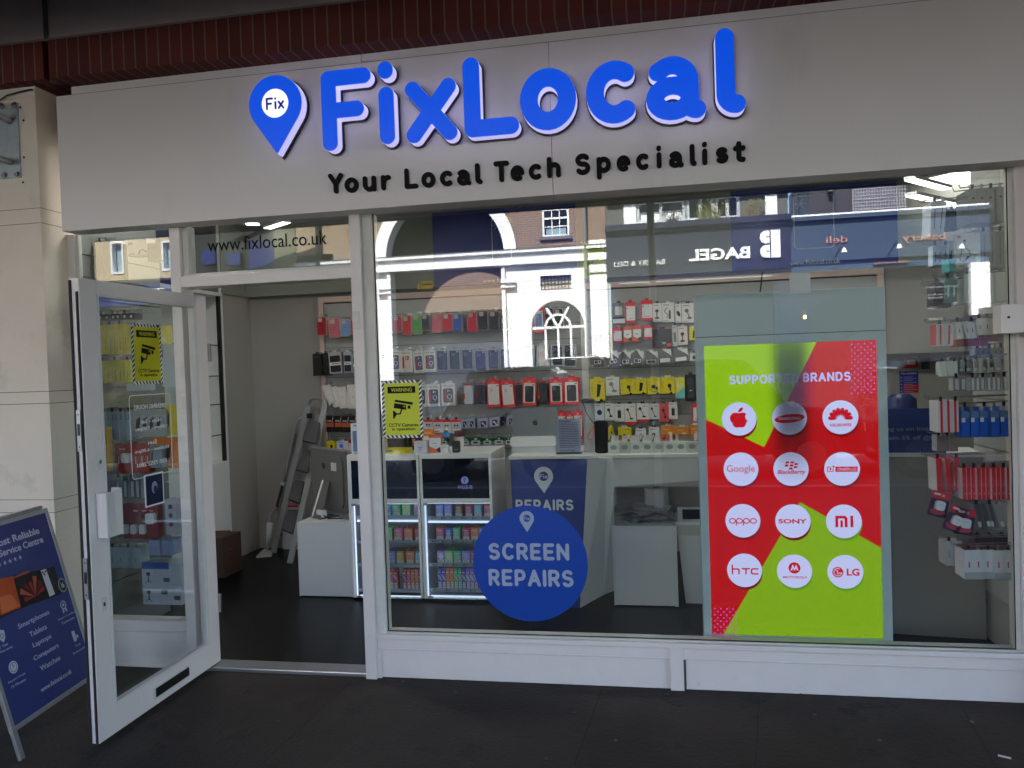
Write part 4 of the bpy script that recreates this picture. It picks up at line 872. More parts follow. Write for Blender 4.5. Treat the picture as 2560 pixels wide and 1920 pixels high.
def cabinet(name_lbl, x0c, x1c, K, scr_c, door_c, shelf_c, rows, side_, logo, which):
    a = onr(FC, K, x0c, 490, x1c, 1502); x0, z0, x1, z1 = a; z0 = .03; z1 = 1.035; D = .5
    root = thing('vape_cabinet', name_lbl, 'display cabinet', ((x0+x1)/2, CY+.25, .012), 'white vape display cabinets')
    s = onr(FC, K, *scr_c); d = onr(FC, K, *door_c)
    b = MB(); b.wbox(x0, x0+.018, CY, CY+D, z0, z1, m_white); b.wbox(x1-.018, x1, CY, CY+D, z0, z1, m_white)
    b.wbox(x0+.018, x1-.018, CY+D-.01, CY+D, z0, z1, m_cabin); b.wbox(x0+.018, x1-.018, CY+.001, CY+D-.01, z0, d[1], m_white)
    b.wbox(x0+.018, x1-.018, CY+.001, CY+.03, s[3], z1, m_white); b.wbox(x0+.018, s[0], CY+.001, CY+.03, s[1], s[3], m_white); b.wbox(s[2], x1-.018, CY+.001, CY+.03, s[1], s[3], m_white)
    b.wbox(x0+.018, x1-.018, CY+.001, CY+.03, d[3], s[1], m_white); b.wbox(x0+.018, x1-.018, CY+.03, CY+D-.01, d[3], d[3]+.015, m_white)
    b.wbox(x0+.018, x1-.018, CY+.03, CY+D-.01, z1-.02, z1-.002, m_white); b.wbox(x0+.02, x1-.02, CY+.05, CY+D-.05, .012, z0, m_black)
    b.build('carcass', root, bevel=.002)
    b = MB(FC); b.box(s[0], s[1], s[2], s[3], -.02, -.006, m_scr_off2 if logo else m_scr_off)
    if logo:
        e = onr(FC, K, 1415, 640, 1468, 692); b.ell((e[0]+e[2])/2, (e[1]+e[3])/2, (e[2]-e[0])/2, (e[3]-e[1])/2, -.0056, -.005, ES(100, 105, 165), 28)
        b.prism([((e[0]+e[2])/2-.009, e[3]-.010), ((e[0]+e[2])/2-.002, e[3]-.012), ((e[0]+e[2])/2+.002, e[1]+.008), ((e[0]+e[2])/2-.002, e[1]+.008)], -.0048, -.0043, m_scr_off2); b.ell((e[0]+e[2])/2+.007, e[3]-.014, .003, .005, -.0048, -.0043, m_scr_off2, 8)
        e = onr(FC, K, 1393, 700, 1495, 728); b.text('vuse', e[0], e[1], e[2], e[3], -.0056, -.005, ES(95, 98, 150), bold=.01, spacing=1.15)
    else:
        e = onp(FC, K, 905, 560); b.ring(e[0], e[1], .075*1.0, .066, -.0056, -.0052, mat('screen_ring', (.003, .006, .05), .2), -110, 20, 30)
    b.build('screen', root)
    b = MB(FC); b.box(d[0], d[1], d[2], d[3], -.012, -.008, m_glassi); b.build('glass_door', root)
    b = MB(FC); b.box(d[0]+.002, d[3]-.014, d[0]+.032, d[3]-.002, -.006, .004, m_alu); b.build('hinge', root); b = MB(FC); b.box(d[0]+.01, d[1]+.002, d[0]+.045, d[1]+.014, -.006, .004, m_alu); b.build('hinge', root)
    zs = [onp(FC, K, (x0c+x1c)/2, y)[1] for y in shelf_c]
    for i, z in enumerate(zs):
        b = MB(); b.wbox(d[0]+.012, d[2], CY+.05, CY+D-.02, z, z+.006, m_plas); b.wbox(d[0]+.012, d[2], CY+.044, CY+.05, z-.003, z+.022, mat('shelf_edge_grey', (.30, .33, .38), .4)); b.build('shelf', root)
        if logo:
            n_ = 6 if i < 3 else 5
            for k in range(n_):
                b = MB(front(CY+.0435)); ux = d[0]+.045+k*(d[2]-d[0]-.04)/n_; b.ell(ux, z+.009, .006, .006, 0, .0005, m_black, 12); b.text('vype', ux+.010, z+.003, ux+.034, z+.014, 0, .0005, m_black); b.build('shelf_lettering', root)
    b = MB(); b.wbox(d[0]+.004, d[0]+.012, CY+.016, CY+.026, d[1]+.01, d[3]-.02, m_led); b.wbox(d[0]+.02, d[2]-.01, CY+.03, CY+.043, zs[0]-.022, zs[0]-.008, m_led); b.wbox(d[0]+.02, d[2]-.01, CY+.03, CY+.043, d[1]+.002, d[1]+.010, m_led)
    b.wbox(d[0]+.02, d[2]-.01, CY+.03, CY+.04, d[3]-.008, d[3]-.002, m_led)
    b.build('light_strip', root)
    rnd = random.Random(which)
    for i, (row, hh) in enumerate(rows):
        for k, (bx0, bx1, col) in enumerate(row):
            a = onr(front(CY+.08), K, bx0, 0, bx1, 100); w_ = a[2]-a[0]; z = zs[i]+.0065
            h = hh; c = pal[col % len(pal)]
            b = MB(front(CY+.08)); dep = .12 if hh < .12 else .05
            b.box(a[0], z, a[0]+w_, z+h, -dep, 0, C(*c, gloss=True))
            c2 = pal[(col*5+3) % len(pal)]; u_, v_ = a[0], z
            b.ell(u_+w_*.5, v_+h*.55, w_*.34, h*.2, .0004, .001, C(*[min(255, (q+w2)//2+20) for q, w2 in zip(c, c2)]), 14, rot=.6)
            b.box(u_+w_*.12, v_+h*.78, u_+w_*.75, v_+h*.83, .0004, .001, C(225, 225, 230))
            b.box(u_+w_*.12, v_+h*.05, u_+w_*.88, v_+h*.33, .0004, .001, C(205, 208, 205)); 
            for q in range(3): b.box(u_+w_*.2, v_+h*(.10+.075*q), u_+w_*.8, v_+h*(.125+.075*q), .0012, .0015, C(70, 70, 70))
            o = b.build('vape_box')
            tag(o, '%s vape box, %s on the %s shelf of the %s vape cabinet' % (cname(c), ORD[k], ROWN[i], which_name[which]), 'vape box', 'vape boxes on the cabinet shelves')
which_name = {1: 'left', 2: 'right'}
r1 = [(715, 733, 5), (848, 900, 0), (912, 968, 6), (980, 1035, 14), (1062, 1118, 8)]
r2 = [(712, 733, 2), (850, 903, 14), (918, 972, 16), (988, 1045, 10), (1062, 1120, 5)]
r3 = [(730, 742, 12), (868, 918, 1), (930, 980, 15), (995, 1050, 10), (1060, 1120, 13)]
r4 = [(735, 745, 11)]+[(850+i*28, 873+i*28, [3, 5, 3][i % 3]) for i in range(3)]+[(968+i*28, 991+i*28, [3, 5, 10, 10, 11, 11][i]) for i in range(6)]
cabinet('left white vape cabinet with dark blue screen and lit shelves behind the window post', 645, 1140, K8, (658, 528, 1120, 795), (676, 828, 1132, 1482), (938, 1112, 1272, 1448), [(r1, .088), (r2, .092), (r3, .094), (r4, .142)], None, False, 1)
q1 = [(1212, 1265, 0), (1272, 1325, 1), (1348, 1398, 2), (1415, 1468, 3), (1478, 1530, 4), (1548, 1602, 5)]
q2 = [(1210, 1260, 5), (1268, 1318, 11), (1324, 1375, 6), (1392, 1442, 3), (1450, 1502, 10), (1508, 1558, 1)]
q3 = [(1212, 1262, 9), (1264, 1318, 14), (1324, 1378, 6), (1384, 1438, 1), (1444, 1498, 16), (1504, 1556, 12)]
q4 = [(1212+i*28, 1236+i*28, [11, 11, 10, 10, 6, 6, 11, 9, 9, 9, 3, 3, 10][i]) for i in range(13)]
cabinet('right white vape cabinet with black screen showing a small round logo and lit shelves', 1145, 1640, K8, (1148, 515, 1625, 792), (1168, 825, 1632, 1485), (945, 1108, 1272, 1448), [(q1, .088), (q2, .088), (q3, .092), (q4, .145)], None, True, 2)

# ================================================================== BACK SLATWALL
YW = 2.70
sx0_, sz1_ = rect(690, 640, 700, 660, YW)[0], at(700, 645, 1, YW).z
SXR = at(1912, 800, 1, YW).x; SZT = 2.30
root = thing('slatwall', 'long pale slatwall with pale pink trim across the back of the shop', 'display wall', ((sx0_+SXR)/2, YW, 1.2))
b = MB(); zz = SZT-.035
edges = [SZT-.06]
z = SZT-.06
while z > .3: z -= .133; edges.append(z)
xm = at(1268, 900, 1, YW).x
for i in range(len(edges)-1):
    for xa, xb in ((sx0_+.05, xm-.028), (xm+.028, SXR-.05)): b.wbox(xa, xb, YW-.018, YW, edges[i+1]+.0022, edges[i]-.0022, m_slat)
b.wbox(sx0_+.05, SXR-.05, YW, YW+.018, .3, SZT-.05, m_groove); b.wbox(xm-.028, xm+.028, YW-.022, YW, .3, SZT-.05, m_white)
b.build('slat_panel', root)
b = MB(); b.wbox(sx0_, SXR, YW-.03, YW+.018, SZT-.05, SZT, m_trim); b.wbox(sx0_, sx0_+.045, YW-.03, YW+.018, .4, SZT-.051, m_trim); b.wbox(SXR-.05, SXR, YW-.03, YW+.018, .4, SZT-.051, m_trim); b.build('trim', root, bevel=.003)
slat_root = root
m_chrome = mat('chrome', (.38, .38, .39), .3, .9)
nhook = [0]
def hook(F, u, v, L, parent=None):
    b = MB(F); b.box(u-.012, v-.004, u+.012, v+.026, .0, .006, m_chrome); o = F(u, v, 0)
    b.tube([F(u, v+.01, .004), F(u, v+.004, L-.012), F(u, v+.018, L)], .0028, m_chrome, 6)
    nhook[0] += 1; return b.build('hook', parent or slat_root)
# ---- product kinds; each is one mesh hung at its top middle
def prod(kind, F, u0, v0, u1, v1, th, c=(200, 200, 200), c2=(30, 30, 30), seed=0):
    """F: frame whose plane is the front face of the goods"""
    b = MB(F); w, h = u1-u0, v1-v0; X = lambda x: u0+w*x; Z = lambda y: v0+h*y
    rnd = random.Random(seed*31+len(kind)); K_, K2_ = C(*c), C(*c2); blk = C(18, 18, 20); wh = C(205, 205, 200)
    def tab(m, f=.3):   # euro hanger tab
        b.box(X(.5-f/2), v1, X(.5+f/2), v1+.016, -.003, -.001, m)
    if kind == 'case':
        b.rrect(u0, v0, u1, v1, w*.17, -th, -.004, C(168, 150, 138, gloss=True)); b.rrect(u0+.004, v0+.004, u1-.004, v1-.004, w*.15, -.004, .0, K_)
        b.rrect(X(.16), Z(.72), X(.60), Z(.94), w*.1, .0005, .0015, C(150, 140, 130)); b.box(X(.35), Z(.15), X(.65), Z(.17), .0003, .0006, C(*[min(255, q+50) for q in c])); b.ell(X(.5), Z(.52), w*.05, w*.06, .0003, .0006, C(*[int(q*.7) for q in c]), 12)
    elif kind == 'newcase':
        b.box(u0, v0, u1, v1, -th, 0, C(200, 198, 190)); b.rrect(X(.14), Z(.12), X(.86), Z(.77), w*.12, .0003, .001, K_)
        b.box(X(.18), Z(.2), X(.32), Z(.7), .0012, .0016, C(140, 40, 45)); b.rrect(X(.42), Z(.58), X(.72), Z(.74), w*.06, .0012, .0018, C(40, 40, 48))
        for q in ((.50, .69), (.50, .63), (.63, .66)): b.ell(X(q[0]), Z(q[1]), w*.05, w*.05, .002, .0024, C(170, 170, 175), 8)
        b.ring(X(.6), Z(.4), w*.17, w*.13, .0012, .0018, C(215, 215, 215), n=16); b.box(X(.585), Z(.22), X(.615), Z(.31), .0012, .0018, C(215, 215, 215)); b.box(X(.2), Z(.05), X(.8), Z(.065), .0003, .0008, C(90, 90, 90))
        b.text('NEW CASE', X(.15), Z(.86), X(.85), Z(.91), .0003, .0008, blk, bold=.02); tab(wh)
    elif kind == 'clearbox':
        b.outline(u0, v0, u1, v1, w*.07, -th, 0, C(150, 152, 155)); b.box(u0+w*.07, v0+w*.07, u1-w*.07, v1-w*.07, -th, -th+.004, C(90, 92, 96))
        b.rrect(X(.13), Z(.07), X(.87), Z(.90), w*.12, -th+.005, -.004, C(*c, gloss=True)); b.rrect(X(.18), Z(.66), X(.55), Z(.86), w*.07, -.004, -.002, C(*[min(255, q+18) for q in c]))
        for q in ((.27, .82), (.27, .71), (.43, .765)): b.ell(X(q[0]), Z(q[1]), w*.065, w*.065, -.002, -.001, C(120, 125, 130), 10)
        b.box(X(.68), Z(.86), X(.84), Z(.93), -.002, -.001, wh); b.box(X(.3), Z(.2), X(.7), Z(.22), -.0035, -.003, C(90, 90, 90)); tab(m_plas)
        b.box(u0+w*.07, v0+w*.07, u1-w*.07, v1-w*.07, -.0006, 0, m_plas)
    elif kind == 'redpack':
        b.rrect(u0, v0, u1, v1, .004, -th, 0, C(196, 22, 28, gloss=True)); b.rrect(X(.09), Z(.10), X(.91), Z(.84), w*.05, .0003, .0012, C(205, 198, 195)); b.rrect(X(.2), Z(.13), X(.8), Z(.73), w*.1, .0014, .003, C(*c, gloss=True))
        b.box(X(.35), Z(.87), X(.6), Z(.92), .0003, .0008, C(230, 150, 150)); b.box(X(.7), Z(.75), X(.88), Z(.80), .0014, .002, C(120, 110, 110)); 
        for q in ((.32, .66), (.32, .58), (.42, .62)): b.ell(X(q[0]), Z(q[1]), w*.045, w*.045, .0032, .0036, C(*c2), 8)
        b.box(X(.25), Z(.04), X(.75), Z(.055), .0003, .0008, C(235, 120, 120)); tab(C(180, 20, 26), .4)
    elif kind == 'blister':
        b.rrect(u0, v0, u1, v1, w*.06, -th, 0, m_plas); b.rrect(X(.14), Z(.03), X(.88), Z(.86), w*.13, -th+.003, -.003, C(*c, gloss=True)); b.rrect(X(.2), Z(.66), X(.5), Z(.82), w*.06, -.0028, -.0015, C(*[min(255, q+25) for q in c])); b.box(X(.02), Z(.25), X(.2), Z(.5), -.0012, -.0004, C(186, 20, 26)); b.box(X(.2), Z(.88), X(.8), Z(.96), -.002, -.0006, C(186, 20, 26)); tab(m_plas)
    elif kind == 'card':
        b.box(u0, v0, u1, v1, -th, 0, K_); s_ = seed % 5
        if s_ == 0: b.ell(X(.52), Z(.48), w*.27, h*.16, .0004, .0012, K2_, 20, rot=.4)
        elif s_ == 1:
            b.ell(X(.4), Z(.62), w*.17, w*.17, .0004, .0012, K2_, 16); F_ = b.F; b.bar(F_(X(.45), Z(.55), .001), F_(X(.62), Z(.25), .001), .008, .001, K2_, up=F_.n); b.ell(X(.62), Z(.24), w*.2, w*.1, .0013, .002, K2_, 16)
        elif s_ == 2: b.rrect(X(.3), Z(.2), X(.68), Z(.66), w*.1, .0004, .0012, K2_); b.ell(X(.5), Z(.66), w*.12, w*.1, .0014, .002, C(120, 120, 124), 12)
        elif s_ == 3: b.ell(X(.45), Z(.58), w*.2, w*.2, .0004, .0012, K2_, 18); b.box(X(.38), Z(.18), X(.5), Z(.5), .0005, .0014, K2_); b.ell(X(.45), Z(.2), w*.28, w*.11, .0016, .002, K2_, 16)
        else:
            F_ = b.F; P_ = [F_(X(.35+.15*math.sin(q*.9)), Z(.2+q*.07), .001) for q in range(9)]; b.tube(P_, .003, K2_, 5); b.rrect(X(.55), Z(.15), X(.72), Z(.6), .004, .0004, .0014, K2_)
        b.box(X(.12), Z(.86), X(.6), Z(.905), .0004, .0008, C(110, 110, 112)); b.box(X(.08), Z(.06), X(.45), Z(.085), .0004, .0008, C(120, 120, 120)); tab(blk if rnd.random() < .4 else wh)
    elif kind == 'redcard':
        b.box(u0, v0, u1, v1, -th, 0, C(176, 24, 30)); b.rrect(X(.1), Z(.12), X(1.0)-.002, Z(.80), .003, .0003, .001, C(196, 192, 190)); b.rrect(X(.35), Z(.3), X(.7), Z(.6), .004, .0012, .003, C(225, 225, 225)); b.ell(X(.2), Z(.7), w*.07, w*.07, .0012, .0016, C(180, 30, 34), 10); b.box(X(.3), Z(.2), X(.8), Z(.22), .0012, .0015, C(90, 90, 120)); tab(C(150, 20, 24))
    elif kind == 'band':      # white front, coloured foot band
        b.box(u0, v0, u1, v1, -th, 0, K_); b.box(u0+.0005, v0+.0005, u1-.0005, Z(.13), .0002, .001, K2_); F_ = b.F
        b.ell(X(.28), Z(.72), w*.13, w*.13, .0004, .0012, blk, 14); b.tube([F_(X(.3), Z(.68), .001), F_(X(.45), Z(.5), .001), F_(X(.5), Z(.36), .001), F_(X(.6), Z(.3), .001)], .003, blk, 5); b.ell(X(.6), Z(.28), w*.17, w*.07, .0013, .002, blk, 14); b.box(X(.5), Z(.84), X(.9), Z(.88), .0004, .0008, C(110, 110, 110)); tab(blk)
    elif kind == 'sdcard':
        b.rrect(u0, v0, u1, v1, .004, -th, 0, C(78, 76, 74)); b.prism([(X(.45), Z(1)), (X(1), Z(1)), (X(1), Z(.45)), (X(.8), Z(.62))], .0003, .0008, C(190, 188, 184)); b.prism([(X(0), Z(1)), (X(.3), Z(1)), (X(0), Z(.72))], .0003, .0008, C(190, 188, 184)); b.rrect(X(.30), Z(.2), X(.82), Z(.46), .003, .001, .0016, C(200, 200, 200)); b.rrect(X(.36), Z(.23), X(.6), Z(.43), .002, .0018, .0026, blk); b.rrect(X(.66), Z(.26), X(.77), Z(.42), .002, .0018, .0026, blk); b.ell(X(.14), Z(.1), w*.06, w*.06, .0004, .0009, C(190, 190, 190), 10); tab(C(200, 200, 196))
    elif kind == 'usbcard':
        b.rrect(u0, v0, u1, v1, .004, -th, 0, C(88, 86, 84)); b.prism([(X(.35), Z(1)), (X(1), Z(1)), (X(1), Z(.5)), (X(.8), Z(.7))], .0003, .0008, C(196, 194, 190)); b.rrect(X(.12), Z(.16), X(.86), Z(.42), .003, .001, .0016, C(205, 205, 205)); b.rrect(X(.18), Z(.2), X(.8), Z(.38), .003, .0018, .0026, K2_); tab(C(200, 200, 196))
    elif kind == 'yellow':
        b.box(u0, v0, u1, v1, -th, 0, C(214, 196, 22)); s_ = seed % 3
        if s_ == 0: b.prism([(X(.42), Z(.18)), (X(.62), Z(.24)), (X(.76), Z(.72)), (X(.5), Z(.78))], .0004, .003, blk)
        elif s_ == 1: b.ell(X(.45), Z(.5), w*.15, w*.15, .0004, .002, blk, 14); b.ell(X(.68), Z(.4), w*.1, w*.1, .0004, .002, blk, 12); b.ring(X(.5), Z(.38), w*.26, w*.23, .0004, .001, blk, 180, 340, 14)
        else: b.ell(X(.62), Z(.5), w*.15, h*.12, .0004, .002, blk, 14); b.prism([(X(.6), Z(.42)), (X(.72), Z(.42)), (X(.74), Z(.2)), (X(.64), Z(.2))], .0022, .003, blk)
        for q in range(4): b.ring(X(.13), Z(.35+.14*q), w*.045, w*.03, .0004, .0008, blk, n=10)
        b.ell(X(.73), Z(.06), w*.1, w*.1, .003, .0036, blk, 14); b.text('buddi', X(.55), Z(.86), X(.9), Z(.93), .0004, .0008, C(70, 64, 20)); b.box(u0, v0-.0005, u1, v0+.006, -.0003, .0002, blk); tab(wh if seed % 2 else C(190, 175, 20), .45)
    elif kind == 'orange':
        b.box(u0, v0, u1, v1, -th, 0, C(222, 138, 44)); b.prism([(X(0), Z(0)), (X(1), Z(0)), (X(1), Z(.22)), (X(0), Z(.45))], .0003, .0008, C(200, 80, 34)); b.box(X(.15), Z(.8), X(.6), Z(.85), .0004, .0008, C(235, 190, 120)); b.rrect(X(.68), Z(.18), X(.86), Z(.34), .003, .001, .0015, C(150, 130, 110)); b.box(X(.5), Z(.55), X(.8), Z(.7), .0004, .0008, C(225, 205, 170)); tab(C(180, 180, 178), .4)
    elif kind == 'orangepack':
        b.prism([(u0, v0), (u1, v0), (u1, v1), (u0, v1)], -th, 0, C(214, 84, 32)); b.prism([(X(.06), Z(.32)), (X(.5), Z(.2)), (X(.94), Z(.32)), (X(.94), Z(.78)), (X(.06), Z(.78))], .0003, .0008, C(172, 174, 172)); b.prism([(X(.5), Z(.16)), (X(1), Z(.3)), (X(1), Z(.02)), (X(.7), Z(.02))], .001, .0015, blk); b.box(X(.35), Z(.44), X(.45), Z(.5), .001, .0015, blk); b.box(X(.5), Z(.44), X(.6), Z(.5), .001, .0015, blk); tab(C(210, 80, 30), .4)
    elif kind == 'battery':
        b.box(u0, v0, u1, v1, -th, 0, blk); b.box(u0+.001, Z(.32), u1-.001, Z(.58), .0004, .0012, C(150, 72, 34)); b.text('DURA', X(.1), Z(.64), X(.7), Z(.74), .0004, .0008, C(200, 200, 200), bold=.02)
        for q in range(3): F_ = b.F; b.tube([F_(X(.2+.3*q), Z(.06), .006), F_(X(.2+.3*q), Z(.32), .006)], .006, C(40, 30, 26, gloss=True), 8)
        b.prism([(X(.75), Z(.6)), (X(.82), Z(.6)), (X(.95), Z(.95)), (X(.88), Z(.95))], .0004, .001, C(180, 150, 140))
    elif kind == 'cube':
        b.rrect(u0, v0, u1, v1, .005, -th, 0, C(126, 128, 152, gloss=True)); b.rrect(X(.3), Z(.15), X(.78), Z(.72), .003, .0004, .001, C(28, 32, 52)); b.ell(X(.48), Z(.5), w*.1, w*.1, .0012, .0018, C(170, 170, 178), 10); b.ell(X(.62), Z(.36), w*.08, w*.08, .0012, .0018, C(170, 170, 178), 10); b.box(X(.6), Z(.16), X(.8), Z(.27), .002, .0024, wh)
    elif kind == 'earpack':
        b.box(u0, v0, u1, v1, -th, 0, C(196, 196, 194)); b.box(u0, Z(.78), u1, v1, .0004, .001, C(170, 26, 34)); b.rrect(X(.12), Z(.32), X(.88), Z(.74), .004, .0004, .002, C(150, 152, 156, gloss=True)); b.ell(X(.35), Z(.55), w*.1, w*.1, .0022, .0036, blk, 10); b.ell(X(.64), Z(.55), w*.1, w*.1, .0022, .0036, blk, 10); b.box(X(.15), Z(.1), X(.6), Z(.16), .0004, .0008, C(170, 26, 34)); tab(blk)
    elif kind == 'greenpack':
        b.rrect(u0, v0, u1, v1, w*.25, -th, 0, C(22, 96, 48)); b.box(X(.12), v0-.02, X(.88), Z(.45), .0004, .002, C(160, 166, 170)); b.rrect(X(.3), Z(-.2), X(.7), Z(.2), .004, .0024, .004, C(60, 64, 70)); b.ell(X(.5), Z(.8), w*.12, w*.08, .0004, .001, C(170, 200, 170), 12)
    elif kind == 'phonebox':
        b.box(u0, v0, u1, v1, -th, 0, C(172, 168, 162)); b.rrect(X(.16), Z(.1), X(.86), Z(.9), w*.1, .0003, .0006, C(110, 108, 104)); b.rrect(X(.175), Z(.107), X(.845), Z(.893), w*.09, .0007, .001, C(176, 172, 166)); b.ell(X(.5), Z(.82), w*.05, w*.03, .0012, .0016, C(90, 90, 90), 10); b.ell(X(.5), Z(.5), w*.06, w*.07, .0012, .0016, C(140, 138, 134), 12)
    elif kind == 'walletbox':
        b.box(u0, v0, u1, v1, -th, 0, C(132, 134, 138)); b.rrect(X(.1), Z(.07), X(.9), Z(.84), w*.1, .0004, .0016, K_); b.box(X(.08), Z(.38), X(.92), Z(.53), .0018, .0026, C(192, 192, 190)); b.box(X(.2), Z(.44), X(.8), Z(.47), .0028, .0031, blk); tab(wh)
    elif kind == 'blackbox':
        b.box(u0, v0, u1, v1, -th, 0, C(20, 18, 18)); b.box(X(.1), Z(.8), X(.75), Z(.92), .0004, .0008, C(36, 44, 44)); tab(blk)
    elif kind == 'bigblack':
        b.box(u0, v0, u1, v1, -th, 0, C(150, 30, 30)); b.box(u0+.003, v0+.003, u1-.003, v1-.003, .0003, .0008, C(44, 46, 50)); b.ring(X(.32), Z(.5), w*.22, w*.2, .001, .0014, C(90, 94, 98), 200, 340, 14); b.box(X(.5), Z(.18), X(.68), Z(.28), .001, .0014, C(140, 140, 140)); b.box(X(.74), Z(.06), X(.97), Z(.2), .001, .0014, C(190, 50, 40)); tab(blk)
    elif kind == 'pouch':
        b.rrect(u0, v0, u1, v1, w*.12, -th, 0, C(36, 36, 38, gloss=True)); b.rrect(X(.2), Z(.12), X(.8), Z(.86), w*.1, .0004, .004, C(60, 62, 66, gloss=True)); b.ell(X(.5), Z(.4), w*.12, w*.05, .0042, .005, C(180, 180, 185), 12); tab(blk)
    elif kind == 'tealcard':
        b.box(u0, v0, u1, v1, -th, 0, C(188, 182, 60)); b.prism([(X(0), Z(0)), (X(1), Z(0)), (X(1), Z(.55)), (X(0), Z(.2))], .0003, .0008, C(96, 158, 156)); b.ell(X(.3), Z(.65), w*.12, h*.13, .0004, .002, C(205, 210, 190), 14); b.ell(X(.62), Z(.6), w*.14, h*.12, .0004, .002, C(205, 210, 190), 14); tab(C(190, 175, 20))
    elif kind == 'smallmag':
        b.box(u0, v0, u1, v1, -th, 0, C(96, 18, 40)); b.box(X(.1), Z(.55), X(.8), Z(.9), .0004, .001, C(150, 140, 146)); b.text('24', X(.55), Z(.12), X(.75), Z(.45), .0004, .0008, C(210, 200, 205), bold=.02)
    elif kind == 'greycard':
        b.rrect(u0, Z(.2), u1, v1, .008, -th, 0, C(98, 96, 94)); b.rrect(X(.2), Z(.4), X(.8), Z(.82), .006, .0004, .006, C(165, 160, 155, gloss=True)); b.box(u0, v0, u1, Z(.22), -th, .0002, C(205, 205, 205)); b.box(u0, Z(.22), u1, Z(.3), .0003, .001, blk); tab(blk)
    return b
KNAME = {'case': 'phone_case', 'newcase': 'phone_case_box', 'clearbox': 'phone_case_box', 'redpack': 'phone_case_pack', 'blister': 'phone_case_pack', 'card': 'accessory_box', 'redcard': 'charger_pack', 'band': 'phone_mount_box', 'sdcard': 'memory_card_pack', 'usbcard': 'usb_stick_pack', 'yellow': 'car_charger_box', 'orange': 'cable_pack', 'orangepack': 'charger_pack', 'battery': 'battery_pack', 'cube': 'earphone_case_box', 'earpack': 'earphone_pack', 'greenpack': 'earphone_pack', 'phonebox': 'screen_protector_pack', 'walletbox': 'wallet_case_box', 'blackbox': 'phone_case_box', 'bigblack': 'headset_box', 'pouch': 'armband_pack', 'tealcard': 'charger_pack', 'smallmag': 'battery_pack', 'greycard': 'adapter_pack'}
KLOOK = {'newcase': 'white boxed {c} phone case', 'clearbox': '{c} case in a clear fronted box', 'redpack': '{c} phone case in a red rimmed pack', 'blister': '{c} phone case in a clear blister', 'case': '{c} phone case in a clear tray', 'card': '{c} accessory box with dark picture', 'redcard': 'red and white charger pack', 'band': 'white box with a phone mount picture', 'sdcard': 'grey and white memory card pack', 'usbcard': 'grey and white memory stick pack', 'yellow': 'yellow box with a black car charger picture', 'orange': 'orange cable pack', 'orangepack': 'orange and grey charger pack', 'battery': 'black and copper battery pack', 'cube': 'lilac clear cube with a dark case inside', 'earpack': 'white and red earphone pack', 'greenpack': 'green topped earphone pack', 'phonebox': 'pale pack with a phone outline', 'walletbox': '{c} wallet case box with a white band', 'blackbox': 'plain black case box', 'bigblack': 'wide black headset box with red rim', 'pouch': 'black armband pack', 'tealcard': 'yellow and teal charger card', 'smallmag': 'small maroon battery box', 'greycard': 'grey card with clear bubble'}
KCAT = lambda n: n.replace('_', ' ')
YP = 2.56
def hang(rowname, K, items, Y=YP, th=.10, group='goods hanging on the back slatwall', hooks=True):
    F = front(Y)
    for i, it in enumerate(items):
        kind, x0, y0, x1, y1 = it[:5]; c = it[5] if len(it) > 5 and it[5] else (204, 202, 196); c2 = it[6] if len(it) > 6 else (30, 30, 34); tilt = it[7] if len(it) > 7 else 0; th_ = it[8] if len(it) > 8 else th*(.6+.1*((i*7) % 5))
        u = onr(F, K, x0, y0, x1, y1); uc = (u[0]+u[2])/2
        w, h = u[2]-u[0], u[3]-u[1]
        off = ((i*5) % 3)*.006
        b = prod(kind, Fr((uc, Y+off, u[3])), -w/2, -h, w/2, 0, th_, c, c2, seed=i)
        if tilt:
            R_ = Matrix.Rotation(math.radians(tilt), 3, 'Y'); o_ = Vector((uc, Y, u[3])); b.v = [R_ @ (v-o_)+o_ for v in b.v]
        o = b.build(KNAME[kind], loc=(uc, Y, u[3]))
        tag(o, '%s, %s in %s' % (KLOOK[kind].format(c=cname(c)), ORD[i] if i < 16 else str(i+1), rowname), KCAT(KNAME[kind]), group)
        if hooks: hook(Fr((uc, YW-.018, u[3])), 0, .004, YW-.018-Y+.012)
R_, G_, B_, KK, PK, WN = (170, 30, 36), (70, 128, 56), (44, 74, 140), (38, 40, 42), (190, 90, 100), (150, 62, 78)
hang('top row beside the post', K1, [('case', 115, 338, 205, 510, (130, 16, 26)), ('case', 213, 350, 322, 532, (160, 84, 94), KK, -4), ('case', 330, 360, 425, 520, (92, 122, 158)), ('case', 428, 328, 500, 500, (150, 60, 72))])
hang('top row past the post', K1, [('case', 640, 330, 720, 500, (196, 196, 200)), ('case', 716, 322, 800, 502, (60, 140, 70), KK, 2), ('case', 812, 326, 900, 486, WN), ('case', 905, 328, 990, 508, (172, 44, 46)), ('case', 992, 313, 1085, 498, (78, 130, 66)), ('case', 1078, 317, 1160, 465, (58, 60, 62)), ('case', 1175, 308, 1268, 486, (196, 96, 108)), ('case', 1270, 308, 1365, 474, (180, 34, 42)), ('case', 1368, 310, 1452, 474, (44, 76, 146))])
hang('top row past the blue case', K2, [('case', 98, 284, 187, 465, (172, 24, 44)), ('case', 190, 272, 280, 448, (34, 40, 38)), ('case', 288, 276, 384, 442, (46, 46, 48)), ('case', 400, 268, 480, 440, (66, 64, 62)), ('case', 490, 262, 575, 430, (190, 190, 196)), ('case', 590, 262, 660, 430, (186, 190, 196)), ('redpack', 690, 238, 785, 472, (84, 96, 150), (160, 160, 170)), ('case', 790, 250, 868, 440, (34, 34, 36)), ('case', 872, 254, 955, 432, (44, 44, 46))])
